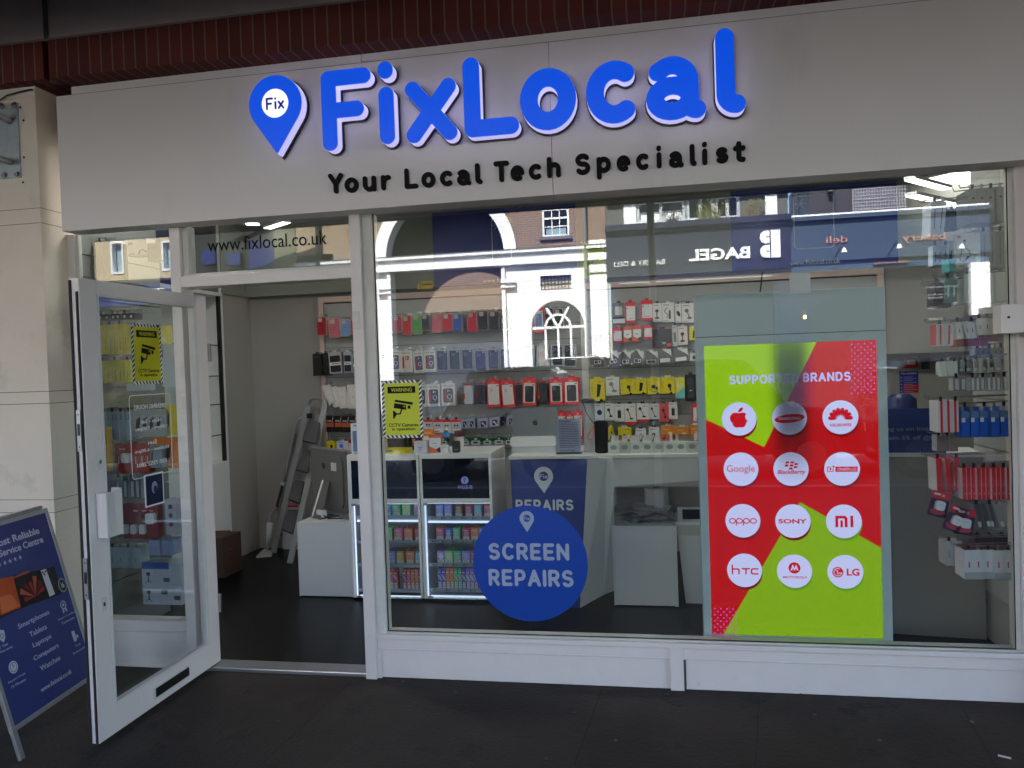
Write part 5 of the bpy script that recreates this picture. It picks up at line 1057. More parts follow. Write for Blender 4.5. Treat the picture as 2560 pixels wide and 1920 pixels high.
hang('second row beside the post', K1, [('blackbox', 82, 678, 165, 882), ('blackbox', 170, 672, 222, 880), ('walletbox', 222, 665, 340, 862, (44, 28, 26), KK, -3), ('walletbox', 366, 662, 440, 855, (32, 36, 46)), ('walletbox', 444, 680, 520, 875, (40, 26, 28))])
hang('second row past the post', K1, [('newcase', 662, 640, 770, 832, (170, 172, 178)), ('newcase', 776, 646, 884, 848, (40, 36, 74)), ('newcase', 886, 650, 998, 850, (206, 170, 164)), ('newcase', 1004, 655, 1098, 855, (72, 72, 110), KK, -3), ('newcase', 1102, 646, 1210, 845, (90, 84, 78)), ('clearbox', 1217, 645, 1325, 836, (40, 42, 46)), ('clearbox', 1332, 640, 1440, 832, (22, 70, 46)), ('clearbox', 1447, 634, 1555, 828, (48, 34, 50)), ('clearbox', 1568, 646, 1680, 843, (30, 34, 84)), ('clearbox', 1690, 634, 1795, 828, (26, 34, 46))])
hang('second row past the navy case', K2, [('clearbox', 392, 606, 500, 804, (34, 46, 84)), ('clearbox', 508, 595, 605, 780, (24, 24, 28), KK, -4), ('clearbox', 612, 580, 708, 775, (30, 34, 40), KK, 4), ('clearbox', 716, 575, 832, 770, (128, 72, 56)), ('clearbox', 842, 574, 950, 766, (42, 28, 62)), ('clearbox', 960, 574, 1076, 774, (22, 22, 24), KK, 2)])
hang('third row beside the post', K1, [('phonebox', 165, 972, 240, 1150, None, KK, -22), ('phonebox', 228, 985, 300, 1175, None, KK, -12), ('phonebox', 302, 985, 385, 1182, None, KK, -7), ('phonebox', 398, 965, 500, 1184, None, KK, -2)], th=.05)
hang('third row past the post', K1, [('newcase', 596, 968, 694, 1120, (40, 50, 84)), ('newcase', 1010, 965, 1128, 1168, (70, 70, 74)), ('newcase', 1132, 962, 1252, 1165, (60, 56, 60)), ('newcase', 1264, 952, 1392, 1155, (88, 84, 56))])
hang('third row above the laptop', K2, [('blister', 56, 915, 165, 1112, (206, 206, 206)), ('blister', 168, 910, 270, 1100, (20, 20, 22)), ('redpack', 275, 888, 394, 1136, (206, 196, 194), (190, 60, 70)), ('redpack', 398, 895, 515, 1136, (208, 200, 198), (190, 60, 70), -3), ('blister', 517, 908, 594, 1092, (22, 22, 24)), ('redpack', 597, 880, 722, 1120, (26, 28, 34), (90, 90, 94), 3), ('blister', 726, 890, 828, 1110, (30, 30, 36)), ('redpack', 832, 880, 953, 1112, (36, 40, 44), (120, 120, 124)), ('redpack', 960, 870, 1100, 1112, (24, 30, 34), (90, 90, 94))], th=.06)
hang('fourth row beside the post', K1, [('battery', 205, 1252, 275, 1400), ('battery', 278, 1252, 345, 1402), ('battery', 348, 1254, 415, 1404), ('battery', 418, 1254, 485, 1404)], th=.04)
hang('fourth row by the sticker', K1, [('card', 640, 1232, 735, 1372, (60, 58, 62), (110, 110, 112)), ('earpack', 1098, 1286, 1180, 1392), ('earpack', 1190, 1284, 1275, 1410), ('earpack', 1280, 1284, 1352, 1410), ('earpack', 1356, 1284, 1442, 1412), ('cube', 1446, 1280, 1508, 1370), ('cube', 1512, 1276, 1576, 1366), ('cube', 1596, 1276, 1696, 1368), ('cube', 1706, 1264, 1800, 1352), ('cube', 1812, 1258, 1870, 1350)])
hang('fourth row by the laptop', K2, [('cube', 398, 1216, 450, 1306), ('cube', 454, 1212, 512, 1302), ('redpack', 905, 1180, 980, 1400, (40, 30, 30)), ('redpack', 985, 1185, 1050, 1400, (190, 180, 180)), ('redpack', 1050, 1170, 1128, 1420, (206, 196, 194))], th=.05)
hang('bottom row beside the post', K1, [('yellow', 205, 1492, 288, 1600), ('card', 296, 1488, 404, 1600, (186, 190, 200), (50, 100, 180)), ('redcard', 408, 1480, 445, 1600)], th=.05)
hang('bottom row behind the cup', K2, [('greenpack', -160, 1418, -70, 1450), ('greenpack', 50, 1415, 118, 1450), ('greenpack', 122, 1412, 225, 1450), ('greenpack', 232, 1414, 325, 1448), ('greenpack', 330, 1410, 430, 1446), ('greenpack', 434, 1408, 500, 1446)])
hang('top row of the far bay', K2, [('greycard', 1398, 204, 1505, 386), ('redcard', 1510, 196, 1600, 382), ('redcard', 1650, 180, 1755, 360), ('card', 1757, 206, 1835, 372, None, (40, 36, 34)), ('card', 1840, 200, 1945, 374, None, (70, 70, 74)), ('card', 1957, 212, 2010, 380), ('card', 2016, 208, 2122, 380, None, (90, 92, 98))], th=.05)
hang('second row of the far bay', K2, [('smallmag', 1215, 492, 1298, 546), ('smallmag', 1302, 488, 1392, 538), ('redcard', 1396, 428, 1482, 556), ('orangepack', 1492, 416, 1570, 550), ('orangepack', 1574, 408, 1656, 546), ('redcard', 1672, 405, 1750, 520), ('bigblack', 1752, 436, 1925, 600), ('card', 1930, 402, 1976, 590, (150, 152, 156), (90, 80, 40)), ('card', 1982, 412, 2066, 577, (180, 168, 160), KK), ('yellow', 2080, 420, 2150, 545)], th=.05)
hang('third row of the far bay', K2, [('sdcard', 1192, 652, 1308, 774, None, KK, -3), ('sdcard', 1318, 637, 1440, 774, None, KK, -9), ('sdcard', 1450, 640, 1560, 772), ('sdcard', 1566, 630, 1680, 764, None, KK, 8), ('usbcard', 1686, 637, 1800, 765), ('usbcard', 1802, 620, 1920, 755, None, (170, 170, 172), -3), ('usbcard', 1932, 616, 2065, 742, None, (196, 196, 196), -6), ('card', 2090, 648, 2160, 722)], th=.03)
hang('fourth row of the far bay', K2, [('yellow', 1198, 882, 1328, 1085), ('card', 1337, 866, 1455, 1030, None, (110, 110, 116)), ('yellow', 1462, 886, 1580, 1028, None, KK, -4), ('yellow', 1582, 882, 1696, 1020, None, KK, -2), ('yellow', 1702, 878, 1824, 1026, None, KK, -3), ('yellow', 1832, 866, 1950, 1020), ('tealcard', 1956, 872, 2040, 1056), ('pouch', 2044, 842, 2145, 1082)], th=.06)
hang('fifth row of the far bay', K2, [('card', 1237, 1102, 1320, 1255, (170, 176, 186)), ('card', 1327, 1102, 1412, 1252), ('card', 1415, 1106, 1500, 1265), ('band', 1504, 1104, 1604, 1290, (186, 182, 176), (190, 30, 36)), ('band', 1612, 1102, 1720, 1265, (190, 188, 184), (196, 40, 48)), ('band', 1724, 1102, 1810, 1262, (160, 158, 156), (60, 60, 62)), ('card', 1817, 1098, 1898, 1264, (200, 70, 72), (60, 30, 30)), ('card', 1900, 1092, 1976, 1240), ('redcard', 2112, 1102, 2160, 1280)], th=.06)
hang('sixth row of the far bay', K2, [('yellow', 1360, 1312, 1405, 1460), ('yellow', 1446, 1316, 1565, 1470), ('card', 1602, 1326, 1695, 1480, (176, 176, 176)), ('card', 1723, 1312, 1815, 1476, (184, 182, 180)), ('orange', 1833, 1302, 1955, 1482), ('orange', 1957, 1310, 2080, 1482), ('orange', 2090, 1292, 2180, 1482)], th=.06)
# ---- header above the slatwall
YH = 2.66; zh0 = 2.335
def hx(px): return at(px, 520, 1, YH).x
root = thing('header_board', 'grey green and navy header panels with phone repair and tablet repair lettering above the slatwall', 'header panels', (-.5, YH, zh0))
b = MB(); b.wbox(XL+.001, hx(935), YH, YH+.05, zh0, ZC-.002, m_olive); b.build('grey_panel', root); b = MB(); b.wbox(hx(1245)+.001, hx(1580), YH, YH+.05, zh0, ZC-.002, m_olive); b.build('grey_panel', root); b = MB(); b.wbox(hx(1940), hx(2032), YH, YH+.05, zh0, ZC-.002, m_olive); b.build('grey_panel', root)
b = MB(); b.wbox(hx(935)+.002, hx(1245), YH-.004, YH+.05, zh0, ZC-.002, m_navy); b.build('navy_panel', root); b = MB(); b.wbox(hx(1580)+.002, hx(1940)-.002, YH-.004, YH+.05, zh0, ZC-.002, m_navy); b.build('navy_panel', root)
FH = front(YH-.004)
def htext(t_, x0, x1, yc, h, m, bold=.02):
    a, c = onp(FH, None, x0, yc), onp(FH, None, x1, yc-.07*(x1-x0)); vm = (a[1]+c[1])/2; b = MB(FH); b.text(t_, a[0], vm-h/2, c[0], vm+h/2, .0003, .002, m, bold=bold); return b.build('lettering', root)
htext('Phone Repair', 1003, 1168, 446, .085, m_dim_t); htext('Tablet Repair', 1665, 1845, 396, .085, m_dim_t)
htext('www.fixlocal.co.uk', 1043, 1140, 607, .036, m_white_t, 0); htext('www.fixlocal.co.uk', 1707, 1815, 570, .036, m_white_t, 0)
for (x0, y0, x1, y1), cx_ in (((1106*0+1063, 470, 1112, 574), 0), ((1715, 422, 1801, 536), 0)):
    a = onr(FH, None, x0, y0, x1, y1); a = (a[0], a[1], a[0]+.165 if x0 < 1200 else a[2], a[3]); b = MB(FH); rout(b, a[0], a[1], a[2], a[3], .03, .008, .0003, .002, m_dim_t)
    cx, cyy = a[0]+.05, a[3]-.06; 
    for k in range(6):
        an = k*1.05; b.bar(FH(cx, cyy, .001), FH(cx+.05*math.cos(an), cyy+.045*math.sin(an), .001), .005, .001, m_dim_t, up=(0, -1, 0))
    b.build('phone_outline', root)
e = rect(900, 607, 935, 624, YH-.001); b = MB(front(YH-.0005)); b.box(e[0]+.04, e[1], e[2], e[3], 0, .001, C(190, 160, 40)); b.prism([(e[0], e[1]), (e[0]+.04, e[1]), (e[0]+.02, e[3])], .0, .0012, C(200, 170, 30)); b.box(e[0]+.05, e[1]+.03, e[2]-.01, e[1]+.045, .0012, .0016, C(90, 70, 20))
tag(b.build('warning_label'), 'tiny yellow camera warning label on the grey green header panel', 'label')
# left wall header
b = MB(); b.wbox(XL+.0005, XL+.012, 2.262, YH-.001, zh0, ZC-.002, m_olive); b.wbox(XL-.2, XL+.012, 2.19, 2.199, zh0, ZC-.002, m_olive); tag(b.build('corner_header'), 'grey green header board over the left inner corner', 'header panel')
FL_ = Fr((XL-.2, 0, 0), (0, 1, 0), (0, 0, 1))
b = MB(); b.wbox(XL-.345, XL-.2, 1.0, 2.195, zh0, ZC-.002, m_navy); tag(b.build('side_header'), 'navy header panel high on the left wall seen through the transom', 'header panel')
b = MB(FL_); rout(b, 1.32, 2.42, 1.62, 2.86, .04, .012, .0005, .003, m_white_t); tag(b.build('phone_outline'), 'pale rounded phone outline drawn on the navy header by the left wall', 'decal')
# ---- ceiling lights
def ceil_light(p, q, wd, z, lbl):
    a = at(p[0], p[1], 2, z); c = at(q[0], q[1], 2, z)
    r = thing('ceiling_light', lbl, 'ceiling light', (a+c)/2, 'strip lights under the shop ceiling')
    b = MB(); b.bar(a+Vector((0, 0, .012)), c+Vector((0, 0, .012)), wd, .02, m_white); b.build('housing', r)
    b = MB(); b.bar(a, c, wd*.9, .004, m_lampd); b.build('diffuser', r)
m_lampd = mat('strip_diffuser', (.8, .8, .78), .4, emit=.75, ecol=(1, .97, .92))
m_lamp = mat('fill_lamp_diffuser', (.9, .9, .88), .4, emit=5, ecol=(1, .97, .92))
def p4(x, y): return K4(x, y)
ceil_light(p4(895, 185), p4(1140, 250), .07, 2.66, 'farther slim strip light crossing above the right end of the shop')
ceil_light(p4(902, 292), p4(1335, 388), .07, 2.56, 'nearer slim strip light crossing above the right end of the shop')
ceil_light(p4(1120, 155), p4(1390, 205), .30, 2.93, 'wide bright ceiling panel at the right end of the shop')
ceil_light(K5(1325, 118), K5(1420, 118), .10, 2.93, 'short strip light glimpsed through the transom near the middle')
ceil_light(K5(1480, 150), K5(1620, 105), .08, 2.93, 'slim strip light glimpsed through the transom on the right')
ceil_light(K5(985, 220), K5(1080, 222), .08, 2.90, 'small strip light glimpsed low in the transom on the left')
b = MB()
for i in range(2): pass
for x in (-2.75, -.4, 1.0):  # unseen lamps added to brighten the shop, the left one for the side bay
    r = thing('ceiling_light', '%s recessed square lamp in the shop ceiling' % {-2.75: 'left', -.4: 'middle', 1.0: 'right'}[x], 'ceiling light', (x, 1.0, ZC-.01), 'recessed lamps hidden behind the fascia')
    b = MB(); yy = .6 if x < -2 else 1.0; b.wbox(x-.16, x+.16, yy-.15, yy+.15, ZC-.012, ZC-.006, m_lamp); b.build('diffuser', r)
    b = MB(); b.wbox(x-.19, x+.19, yy-.18, yy+.18, ZC-.006, ZC-.001, m_white); b.build('housing', r)

# ================================================================== COUNTER AND WHAT STANDS ON IT
QY = 1.17; FQ = front(QY)
root = thing('service_counter', 'white shop counter with a blue repairs panel and tapering leg', 'counter', (-.2, 1.4, .012))
m_cw = mat('counter_white', (.76, .745, .69), .3, var=.02)
T = lambda px, py, Y=QY: at(px, py, 1, Y)
b = MB(); zt = T(1097, 985).z
b.wbox(-.955, 1.25, QY-.012, QY+.62, zt-.022, zt, m_cw); b.build('top', root, bevel=.002)
P1, P2, P3, P4 = T(1100, 992), T(1268, 994), T(1246, 1318), T(1106, 1318)
b = MB(FQ); pl = [(-.945, 1.0-.008), (-.433, 1.0-.008), (-.512, .014), (-.93, .014)]
b.prism(pl, -.04, 0, m_blue)
b.build('blue_panel', root)
b = MB()   # folded white leg to the right of the panel
kx = lambda px, py, Y: tuple(at(px, py, 1, Y))
A1, A2, A3, A4 = (-.433, QY, .992), (-.40, QY-.02, .992), (-.392, QY+.03, .06), (-.512, QY, .014)
a1, a2 = Vector((-.431, QY+.002, .992)), Vector((-.31, QY+.05, .992)); a3, a4 = Vector((-.36, QY+.10, .075)), Vector((-.511, QY+.002, .014))
b.quadslab(a4, a3, a2, a1, .02, m_cw)
c1 = Vector((-.258, QY+.06, .992)); c2 = Vector((-.27, QY+.06, .78)); c3 = Vector((-.285, QY+.16, .09))
b.add([a2, a3, c3, c2, c1], [(0, 1, 2, 3, 4)], m_cw)
b.build('leg', root)
b = MB(FQ); e1 = onp(FQ, KD, 1258, 222); e2 = onp(FQ, KD, 1950, 222); e3 = onp(FQ, KD, 1950, 412); e4 = onp(FQ, KD, 1240, 465)
b.prism([(e1[0]-.06, zt-.023), (1.2, zt-.023), (1.2, e3[1]+.01), (e2[0], e3[1]), (e4[0], e4[1])], -.08, -.05, m_cw); b.build('apron', root)
b = MB(); b.wbox(-.93, -.52, QY+.45, QY+.6, .013, zt-.023, m_cw); b.wbox(-.28, 1.2, QY+.56, QY+.6, .5, .72, mat('shelf_beige', (.42, .38, .32), .6)); b.build('rear_board', root)
a = onr(FQ, KD, 583, 288, 740, 508); pin_logo(FQ, *a, .0005, .0012, m_white_t, m_blue, root)
b = MB(FQ); a = onr(FQ, KD, 428, 560, 908, 650); rtext(b, 'REPAIRS', a[0], a[1], a[2], a[3], .0005, .0012, m_white_t, rr=.12); b.build('lettering', root)
# glass display strip on the counter with pale goods
r2_ = thing('counter_display', 'low glass showcase with pale boxed goods along the counter top', 'showcase', (.1, QY+.2, zt))
g0 = at(*K2(1355, 1520), 1, QY+.05).x
b = MB(); b.wbox(g0, 1.2, QY+.03, QY+.036, zt+.001, zt+.075, m_glassi); b.wbox(g0, 1.2, QY+.03, QY+.5, zt+.0755, zt+.080, m_glassi); b.build('glass', r2_)
for i in range(8):
    a0 = at(*K2(1358+i*100, 1520), 1, QY+.06).x
    b = MB(front(QY+.06)); b.box(a0, zt+.001, a0+.069, zt+.068, -.2, 0, C(*[(176, 176, 168), (160, 156, 146), (190, 190, 184)][i % 3])); b.ell(a0+.035, zt+.04, .022, .016, .0005, .002, C(120, 122, 120), 14)
    tag(b.build('boxed_item'), '%s pale boxed item from the left inside the counter showcase' % ORD[i], 'boxed item', 'goods in the counter showcase')
# laptop, white box, notice
FB2 = front(QY+.16)
e = onr(FB2, K2, 484, 1398, 888, 1512); zb = zt
root = thing('white_case', 'white box shaped device carrying the laptop on the counter', 'box', ((e[0]+e[2])/2, QY+.3, zb))
b = MB(FB2); b.rrect(e[0], zb+.044, e[2], e[3], .018, -.28, 0, m_white); b.build('body', root, bevel=.004)
b = MB(FB2); b.rrect(e[0]+.008, zb+.001, e[2]-.006, zb+.042, .008, -.26, .005, mat('frosted_base', (.55, .57, .58), .3)); b.build('base', root)
e2_ = onr(front(QY+.2), K2, 505, 1145, 910, 1400)
root = thing('laptop', 'open silver laptop seen from behind with a dark fruit emblem on its lid', 'laptop', ((e2_[0]+e2_[2])/2, QY+.2, e[3]))
b = MB(Fr((0, QY+.2, 0), (1, 0, 0), (0, .0, 1))); FLp = b.F; b.rrect(e2_[0], e[3]+.012, e2_[2], e2_[3], .012, -.008, 0, mat('silver_lid', (.24, .25, .26), .35, .6)); b.build('lid', root, bevel=.001)
b = MB(FLp); cx, cz = at(*K2(707, 1272), 1, QY+.2).x, at(*K2(707, 1272), 1, QY+.2).z
b.mesh_in(shape_mesh(contours(apple, -1, -1, 1, 1, 50)), lambda x, y, z: FLp(cx+x*.036, cz+y*.036, .0008+.0005*(z*10+.5)), m_black, m_black)
b.mesh_in(shape_mesh(contours(lambda X, Y: np.maximum(circ(X, Y, .22, .42, .26), circ(X, Y, -.02, .66, .26)), -1, -1, 1, 1, 50)), lambda x, y, z: FLp(cx+x*.036, cz+y*.036, .0008+.0005*(z*10+.5)), m_black, m_black); b.build('emblem', root)
b = MB(); b.wbox(e2_[0], e2_[2], QY+.205, QY+.42, e[3]+.001, e[3]+.012, MATS['silver_lid']); b.build('base', root)
FN_ = front(QY+.06); e = onr(FN_, K2, 895, 1238, 1114, 1528)
root = thing('notice_stand', 'white printed notice in a clear stand on the counter beside the laptop', 'notice', ((e[0]+e[2])/2, QY+.07, zt))
b = MB(FN_); b.box(e[0], zt+.014, e[2], e[3], -.002, 0, C(176, 178, 196)); b.build('sheet', root)
b = MB(FN_); b.box(e[0]-.004, zt+.001, e[2]+.004, zt+.013, -.05, .01, C(60, 60, 64)); b.box(e[0]-.003, zt+.014, e[2]+.003, e[3]+.003, .0005, .0015, m_plas); b.build('clear_holder', root)
b = MB(FN_); w = e[2]-e[0]; h = e[3]-zt-.014
rnd = random.Random(5)
txt_ = ['Dear Valued Customers,', 'We would like to inform you', 'that our opening hours may', 'change during holidays and', 'we kindly ask for your', 'patience while our staff', 'complete every repair with', 'care for your device. We', 'always test each screen', 'before handing it back', 'and thank you for your', 'continued support and', 'understanding. Please ask', 'at the counter if you', 'need any further help', 'with your order.', 'Kind regards,', 'Team']
for i, t_ in enumerate(txt_):
    y = e[3]-.018-i*h*.052-(.012 if i > 15 else 0); ww = w*(.45+.012*len(t_)) if len(t_) < 20 else w*.78; ww = min(ww, w*.8) if len(t_) > 6 else w*.2
    b.box(e[0]+w*.12, y, e[0]+w*.12+ww, y+h*.017, .0002, .0004, C(88, 88, 100)) if i else b.box(e[0]+w*.12, y, e[0]+w*.6, y+h*.02, .0002, .0004, C(60, 60, 70))
b.build('print', root)
# grey column with black cap, speaker, orange cord, white cable
FZ = front(QY+.14); e = onr(FZ, K2, 1132, 1075, 1228, 1500)
root = thing('charging_column', 'grey cylindrical column with a black oval top on the counter', 'column', ((e[0]+e[2])/2, QY+.19, zt))
b = MB(); cx = (e[0]+e[2])/2; r_ = (e[2]-e[0])/2; b.lathe((cx, QY+.19, zt), [(0.001, r_+.004), (.012, r_+.004), (.014, r_), (e[3]-zt-.02, r_*.97)], mat('satin_grey_tube', (.42, .43, .44), .35), 28); b.build('tube', root)
b = MB(); b.lathe((cx, QY+.19, e[3]-.019), [(0, r_*.9), (.006, r_*1.22), (.022, r_*1.25), (.03, r_*.9)], m_black, 28); b.build('cap', root)
b = MB(); b.tube([(cx-.03, QY+.13, e[3]-.012), (cx-.01, QY+.12, e[3]-.08), (cx+.03, QY+.115, e[3]-.14), (cx+.06, QY+.12, e[3]-.18), (cx+.055, QY+.12, zt+.1), (cx+.05, QY+.12, zt+.003)], .003, m_black, 6); b.build('cable', root)
e = onr(FN_, K2, 1232, 1258, 1354, 1530)
root = thing('speaker', 'black upright cloth covered speaker with an orange cord on the counter', 'speaker', ((e[0]+e[2])/2, QY+.1, zt))
b = MB(); cx = (e[0]+e[2])/2; r_ = (e[2]-e[0])/2; H = e[3]-zt; b.lathe((cx, QY+.06+r_, zt+.001), [(0, r_*.8), (.008, r_), (H-.015, r_), (H-.004, r_*.9), (H-.001, r_*.6)], mat('speaker_cloth', (.008, .008, .009), .9, bump=.3, bs=400), 28); b.build('body', root)
b = MB(); P_ = [at(*K2(x, y), 1, QY+.06) for x, y in ((1225, 1300), (1205, 1340), (1180, 1380), (1176, 1410), (1195, 1425), (1220, 1415), (1226, 1380), (1220, 1340), (1232, 1305))]; b.tube(P_, .003, C(220, 100, 50), 6); b.build('cord', root)
b = MB(); P_ = [at(*K2(x, y), 1, QY+.2) for x, y in ((1350, 1350), (1375, 1360), (1395, 1400), (1400, 1450), (1396, 1500))]; b.tube(P_, .003, m_white, 6); tag(b.build('cable'), 'thin white cable curving down behind the black speaker', 'cable')
# ---- goods on the cabinets
ZC1 = 1.0355
def on_cab(K, x0, y0, x1, y1, Y, fn, name, lbl, cat, group=None):
    F = front(Y); e = onr(F, K, x0, y0, x1, y1); b = MB(F); fn(b, e[0], ZC1+.0005, e[2], max(e[3], ZC1+.02), Y); return tag(b.build(name), lbl, cat, group)
def f_cube(b, u0, v0, u1, v1, Y):
    b.box(u0, v0, u1, v1, -.08, 0, C(172, 174, 186)); cx, cz, q = (u0+u1)/2, (v0+v1)/2, (u1-u0)*.33
    for k in range(12):
        if 3 < k < 8: continue
        a = k*PI/6+.5; b.bar(b.F(cx+q*.6*math.cos(a), cz+q*.6*math.sin(a)+.01, .0004), b.F(cx+q*math.cos(a), cz+q*math.sin(a)+.01, .0004), .002, .001, C(90, 92, 110), up=(0, -1, 0))
    b.box(cx-q*.5, cz, cx+q*.5, cz+.004, .0004, .001, C(60, 60, 70)); b.box(cx-q*.5, cz-.012, cx+q*.5, cz-.009, .0004, .001, C(60, 60, 70)); b.box(cx-q*.2, cz-.025, cx+q*.2, cz-.021, .0004, .001, C(60, 60, 70))
on_cab(KT, 702, 540, 852, 702, CY+.03, f_cube, 'gift_box', 'pale lilac cube box with a sun ray drawing on the right cabinet', 'box')
def f_or(b, u0, v0, u1, v1, Y):
    w, h = u1-u0, v1-v0; b.box(u0, v0, u1, v1, -.03, 0, C(206, 84, 40)); b.prism([(u0+w*.03, v0+h*.35), (u0+w*.55, v0+h*.18), (u1-w*.03, v0+h*.35), (u1-w*.03, v1-h*.17), (u0+w*.03, v1-h*.17)], .0004, .001, C(164, 170, 174)); b.prism([(u0+w*.55, v0+h*.16), (u1-.001, v0+h*.33), (u1-.001, v0+.002), (u0+w*.8, v0+.002)], .001, .0014, C(24, 24, 24)); b.box(u0+w*.3, v0+h*.5, u0+w*.4, v0+h*.54, .0012, .0016, C(20, 20, 20)); b.box(u0+w*.5, v0+h*.5, u0+w*.6, v0+h*.54, .0012, .0016, C(20, 20, 20)); b.box(u0+w*.3, v1-h*.12, u1-w*.1, v1-h*.08, .0004, .001, C(235, 150, 110))
on_cab(KT, 895, 450, 1052, 684, CY+.07, f_or, 'charger_box', 'orange and grey charger box standing on the right cabinet', 'box')
def f_plug(b, u0, v0, u1, v1, Y):
    b.rrect(u0, v0, u1, v1, .012, -.03, 0, C(205, 204, 200)); [b.ell((u0+u1)/2+q, v1-.018, .0025, .0025, .0002, .001, C(90, 90, 90), 8) for q in (-.012, 0, .012)]; b.rrect(u0+.012, v0-.0002, u1-.012, v0+.012, .003, .0003, .004, C(190, 188, 184))
on_cab(KT, 1042, 582, 1140, 682, CY+.04, f_plug, 'travel_plug', 'rounded white plug adaptor standing on the right cabinet', 'plug')
def f_fob(b, u0, v0, u1, v1, Y):
    b.rrect(u0, v0, u1, v1, .01, -.025, 0, C(34, 36, 40)); b.box(u0+.012, v0+.02, u1-.012, v0+.023, .0002, .001, C(120, 120, 124))
on_cab(KT, 1196, 530, 1290, 676, CY+.04, f_fob, 'power_bank', 'small rounded black power bank standing on the right cabinet', 'power bank')
def f_cup(b, u0, v0, u1, v1, Y):
    cx = (u0+u1)/2; r = (u1-u0)/2; h = v1-v0
    b.lathe((cx, Y+r, v0), [(0, r*.72), (h*.7, r*.92)], C(196, 190, 182), 24); b.lathe((cx, Y+r, v0+h*.7), [(.0005, r), (h*.08, r*1.02), (h*.12, r*.9), (h*.28, r*.8), (h*.3, r*.5)], C(70, 18, 28), 24)
    b.ell(cx-r*.4, v0+h*.62, .004, .004, -.004, .001, C(40, 40, 50), 8)
on_cab(KT, 1202, 400, 1338, 660, CY+.14, f_cup, 'coffee_cup', 'white paper cup with dark maroon lid behind the black power bank', 'cup')
def f_bottle(b, u0, v0, u1, v1, Y):
    cx = (u0+u1)/2; r = (u1-u0)/2; h = v1-v0
    b.lathe((cx, Y+r, v0), [(0, r*.9)]+[(h*.07*k, r*(.98 if k % 2 else .9)) for k in range(1, 9)]+[(h*.66, r*.7), (h*.8, r*.5)], m_plas, 20)
    b.lathe((cx, Y+r, v0+h*.56), [(0, r*1.01), (h*.16, r*1.01)], C(70, 130, 190), 20); b.lathe((cx, Y+r, v0+h*.81), [(0, r*.55), (h*.1, r*.55)], C(200, 200, 205), 16)
on_cab(KT, 1048, 330, 1150, 650, CY+.12, f_bottle, 'water_bottle', 'clear water bottle with blue label on the right cabinet', 'bottle')
def f_obag(b, u0, v0, u1, v1, Y):
    w, h = u1-u0, v1-v0; b.rrect(u0, v1-h*.30, u1, v1, .008, -.03, 0, C(222, 120, 30)); b.box(u0+w*.05, v0, u1-w*.35, v1-h*.3, -.03, -.002, C(190, 186, 180)); b.box(u0+w*.2, v1-h*.2, u1-w*.2, v1-h*.14, .0004, .001, C(240, 190, 120))
on_cab(KT, 800, 380, 950, 560, CY+.16, f_obag, 'cable_pack', 'white pack with bright orange top behind the lilac cube box', 'pack')
def f_ybox(b, u0, v0, u1, v1, Y):
    w = u1-u0
    b.box(u0, v0, u1, v0+.03, -.16, 0, C(206, 190, 30)); F = b.F
    for k in range(5): b.quadslab(F(u0+w*(.08+.18*k), v0+.0308, -.03), F(u0+w*(.2+.18*k), v0+.0308, -.03), F(u0+w*(.2+.18*k)+.02, v0+.0308, -.14), F(u0+w*(.08+.18*k)+.02, v0+.0308, -.14), .0008, C(150, 140, 50))
    b.box(u0+w*.1, v0+.012, u0+w*.62, v0+.028, .0004, .001, C(104, 110, 104))
on_cab(KT, 150, 618, 588, 712, CY+.02, f_ybox, 'yellow_tray', 'flat yellow tray box lying on the left cabinet', 'box')
def f_bbox(b, u0, v0, u1, v1, Y): b.box(u0, v0, u1, v1, -.05, 0, C(44, 42, 44)); b.box(u0+.01, v0+.03, u1-.01, v0+.032, .0003, .0008, C(70, 66, 60))
on_cab(KT, 345, 505, 570, 640, CY+.22, f_bbox, 'dark_box', 'dark grey box behind the flat yellow tray', 'box')
def f_bei(b, u0, v0, u1, v1, Y): b.box(u0, v0, u1, v1, -.08, 0, C(150, 140, 120)); b.box(u0+.004, v0+.01, u0+.03, v1-.02, .0003, .001, C(190, 190, 190)); b.ell(u0+.016, v0+.04, .008, .012, .0012, .0016, C(70, 70, 74), 12)
on_cab(KT, 150, 520, 345, 640, CY+.20, f_bei, 'beige_box', 'beige box behind the left end of the yellow tray', 'box')
def f_cylb(b, u0, v0, u1, v1, Y): b.lathe(((u0+u1)/2, Y+.03, v0), [(0, (u1-u0)/2), (v1-v0, (u1-u0)/2)], C(24, 24, 26), 20)
on_cab(KT, 572, 470, 640, 645, CY+.2, f_cylb, 'black_can', 'short black can beside the dark grey box', 'can')
def f_bk(b, u0, v0, u1, v1, Y): b.box(u0, v0, u1, v1, -.03, 0, C(26, 22, 20)); b.box(u0+.02, v0+.05, u0+.045, v0+.08, .0003, .001, C(150, 100, 50)); b.box(u0+.02, v0+.03, u0+.04, v0+.045, .0003, .001, C(120, 80, 50))
on_cab(KT, 640, 470, 790, 640, CY+.26, f_bk, 'black_box', 'black box with small bronze print behind the lilac cube', 'box')
def f_yh(b, u0, v0, u1, v1, Y): b.rrect(u0, v1-.10, u1, v1, .012, -.02, 0, C(206, 186, 40)); b.box(u0+.02, v0, u1-.02, v1-.10, -.015, -.003, C(40, 40, 40)); b.ell(u0+.03, v1-.03, .006, .008, .0003, .001, C(140, 90, 30), 10)
on_cab(KT, 207, 355, 570, 560, CY+.3, f_yh, 'yellow_card', 'yellow card rising behind the yellow camera sticker', 'card')
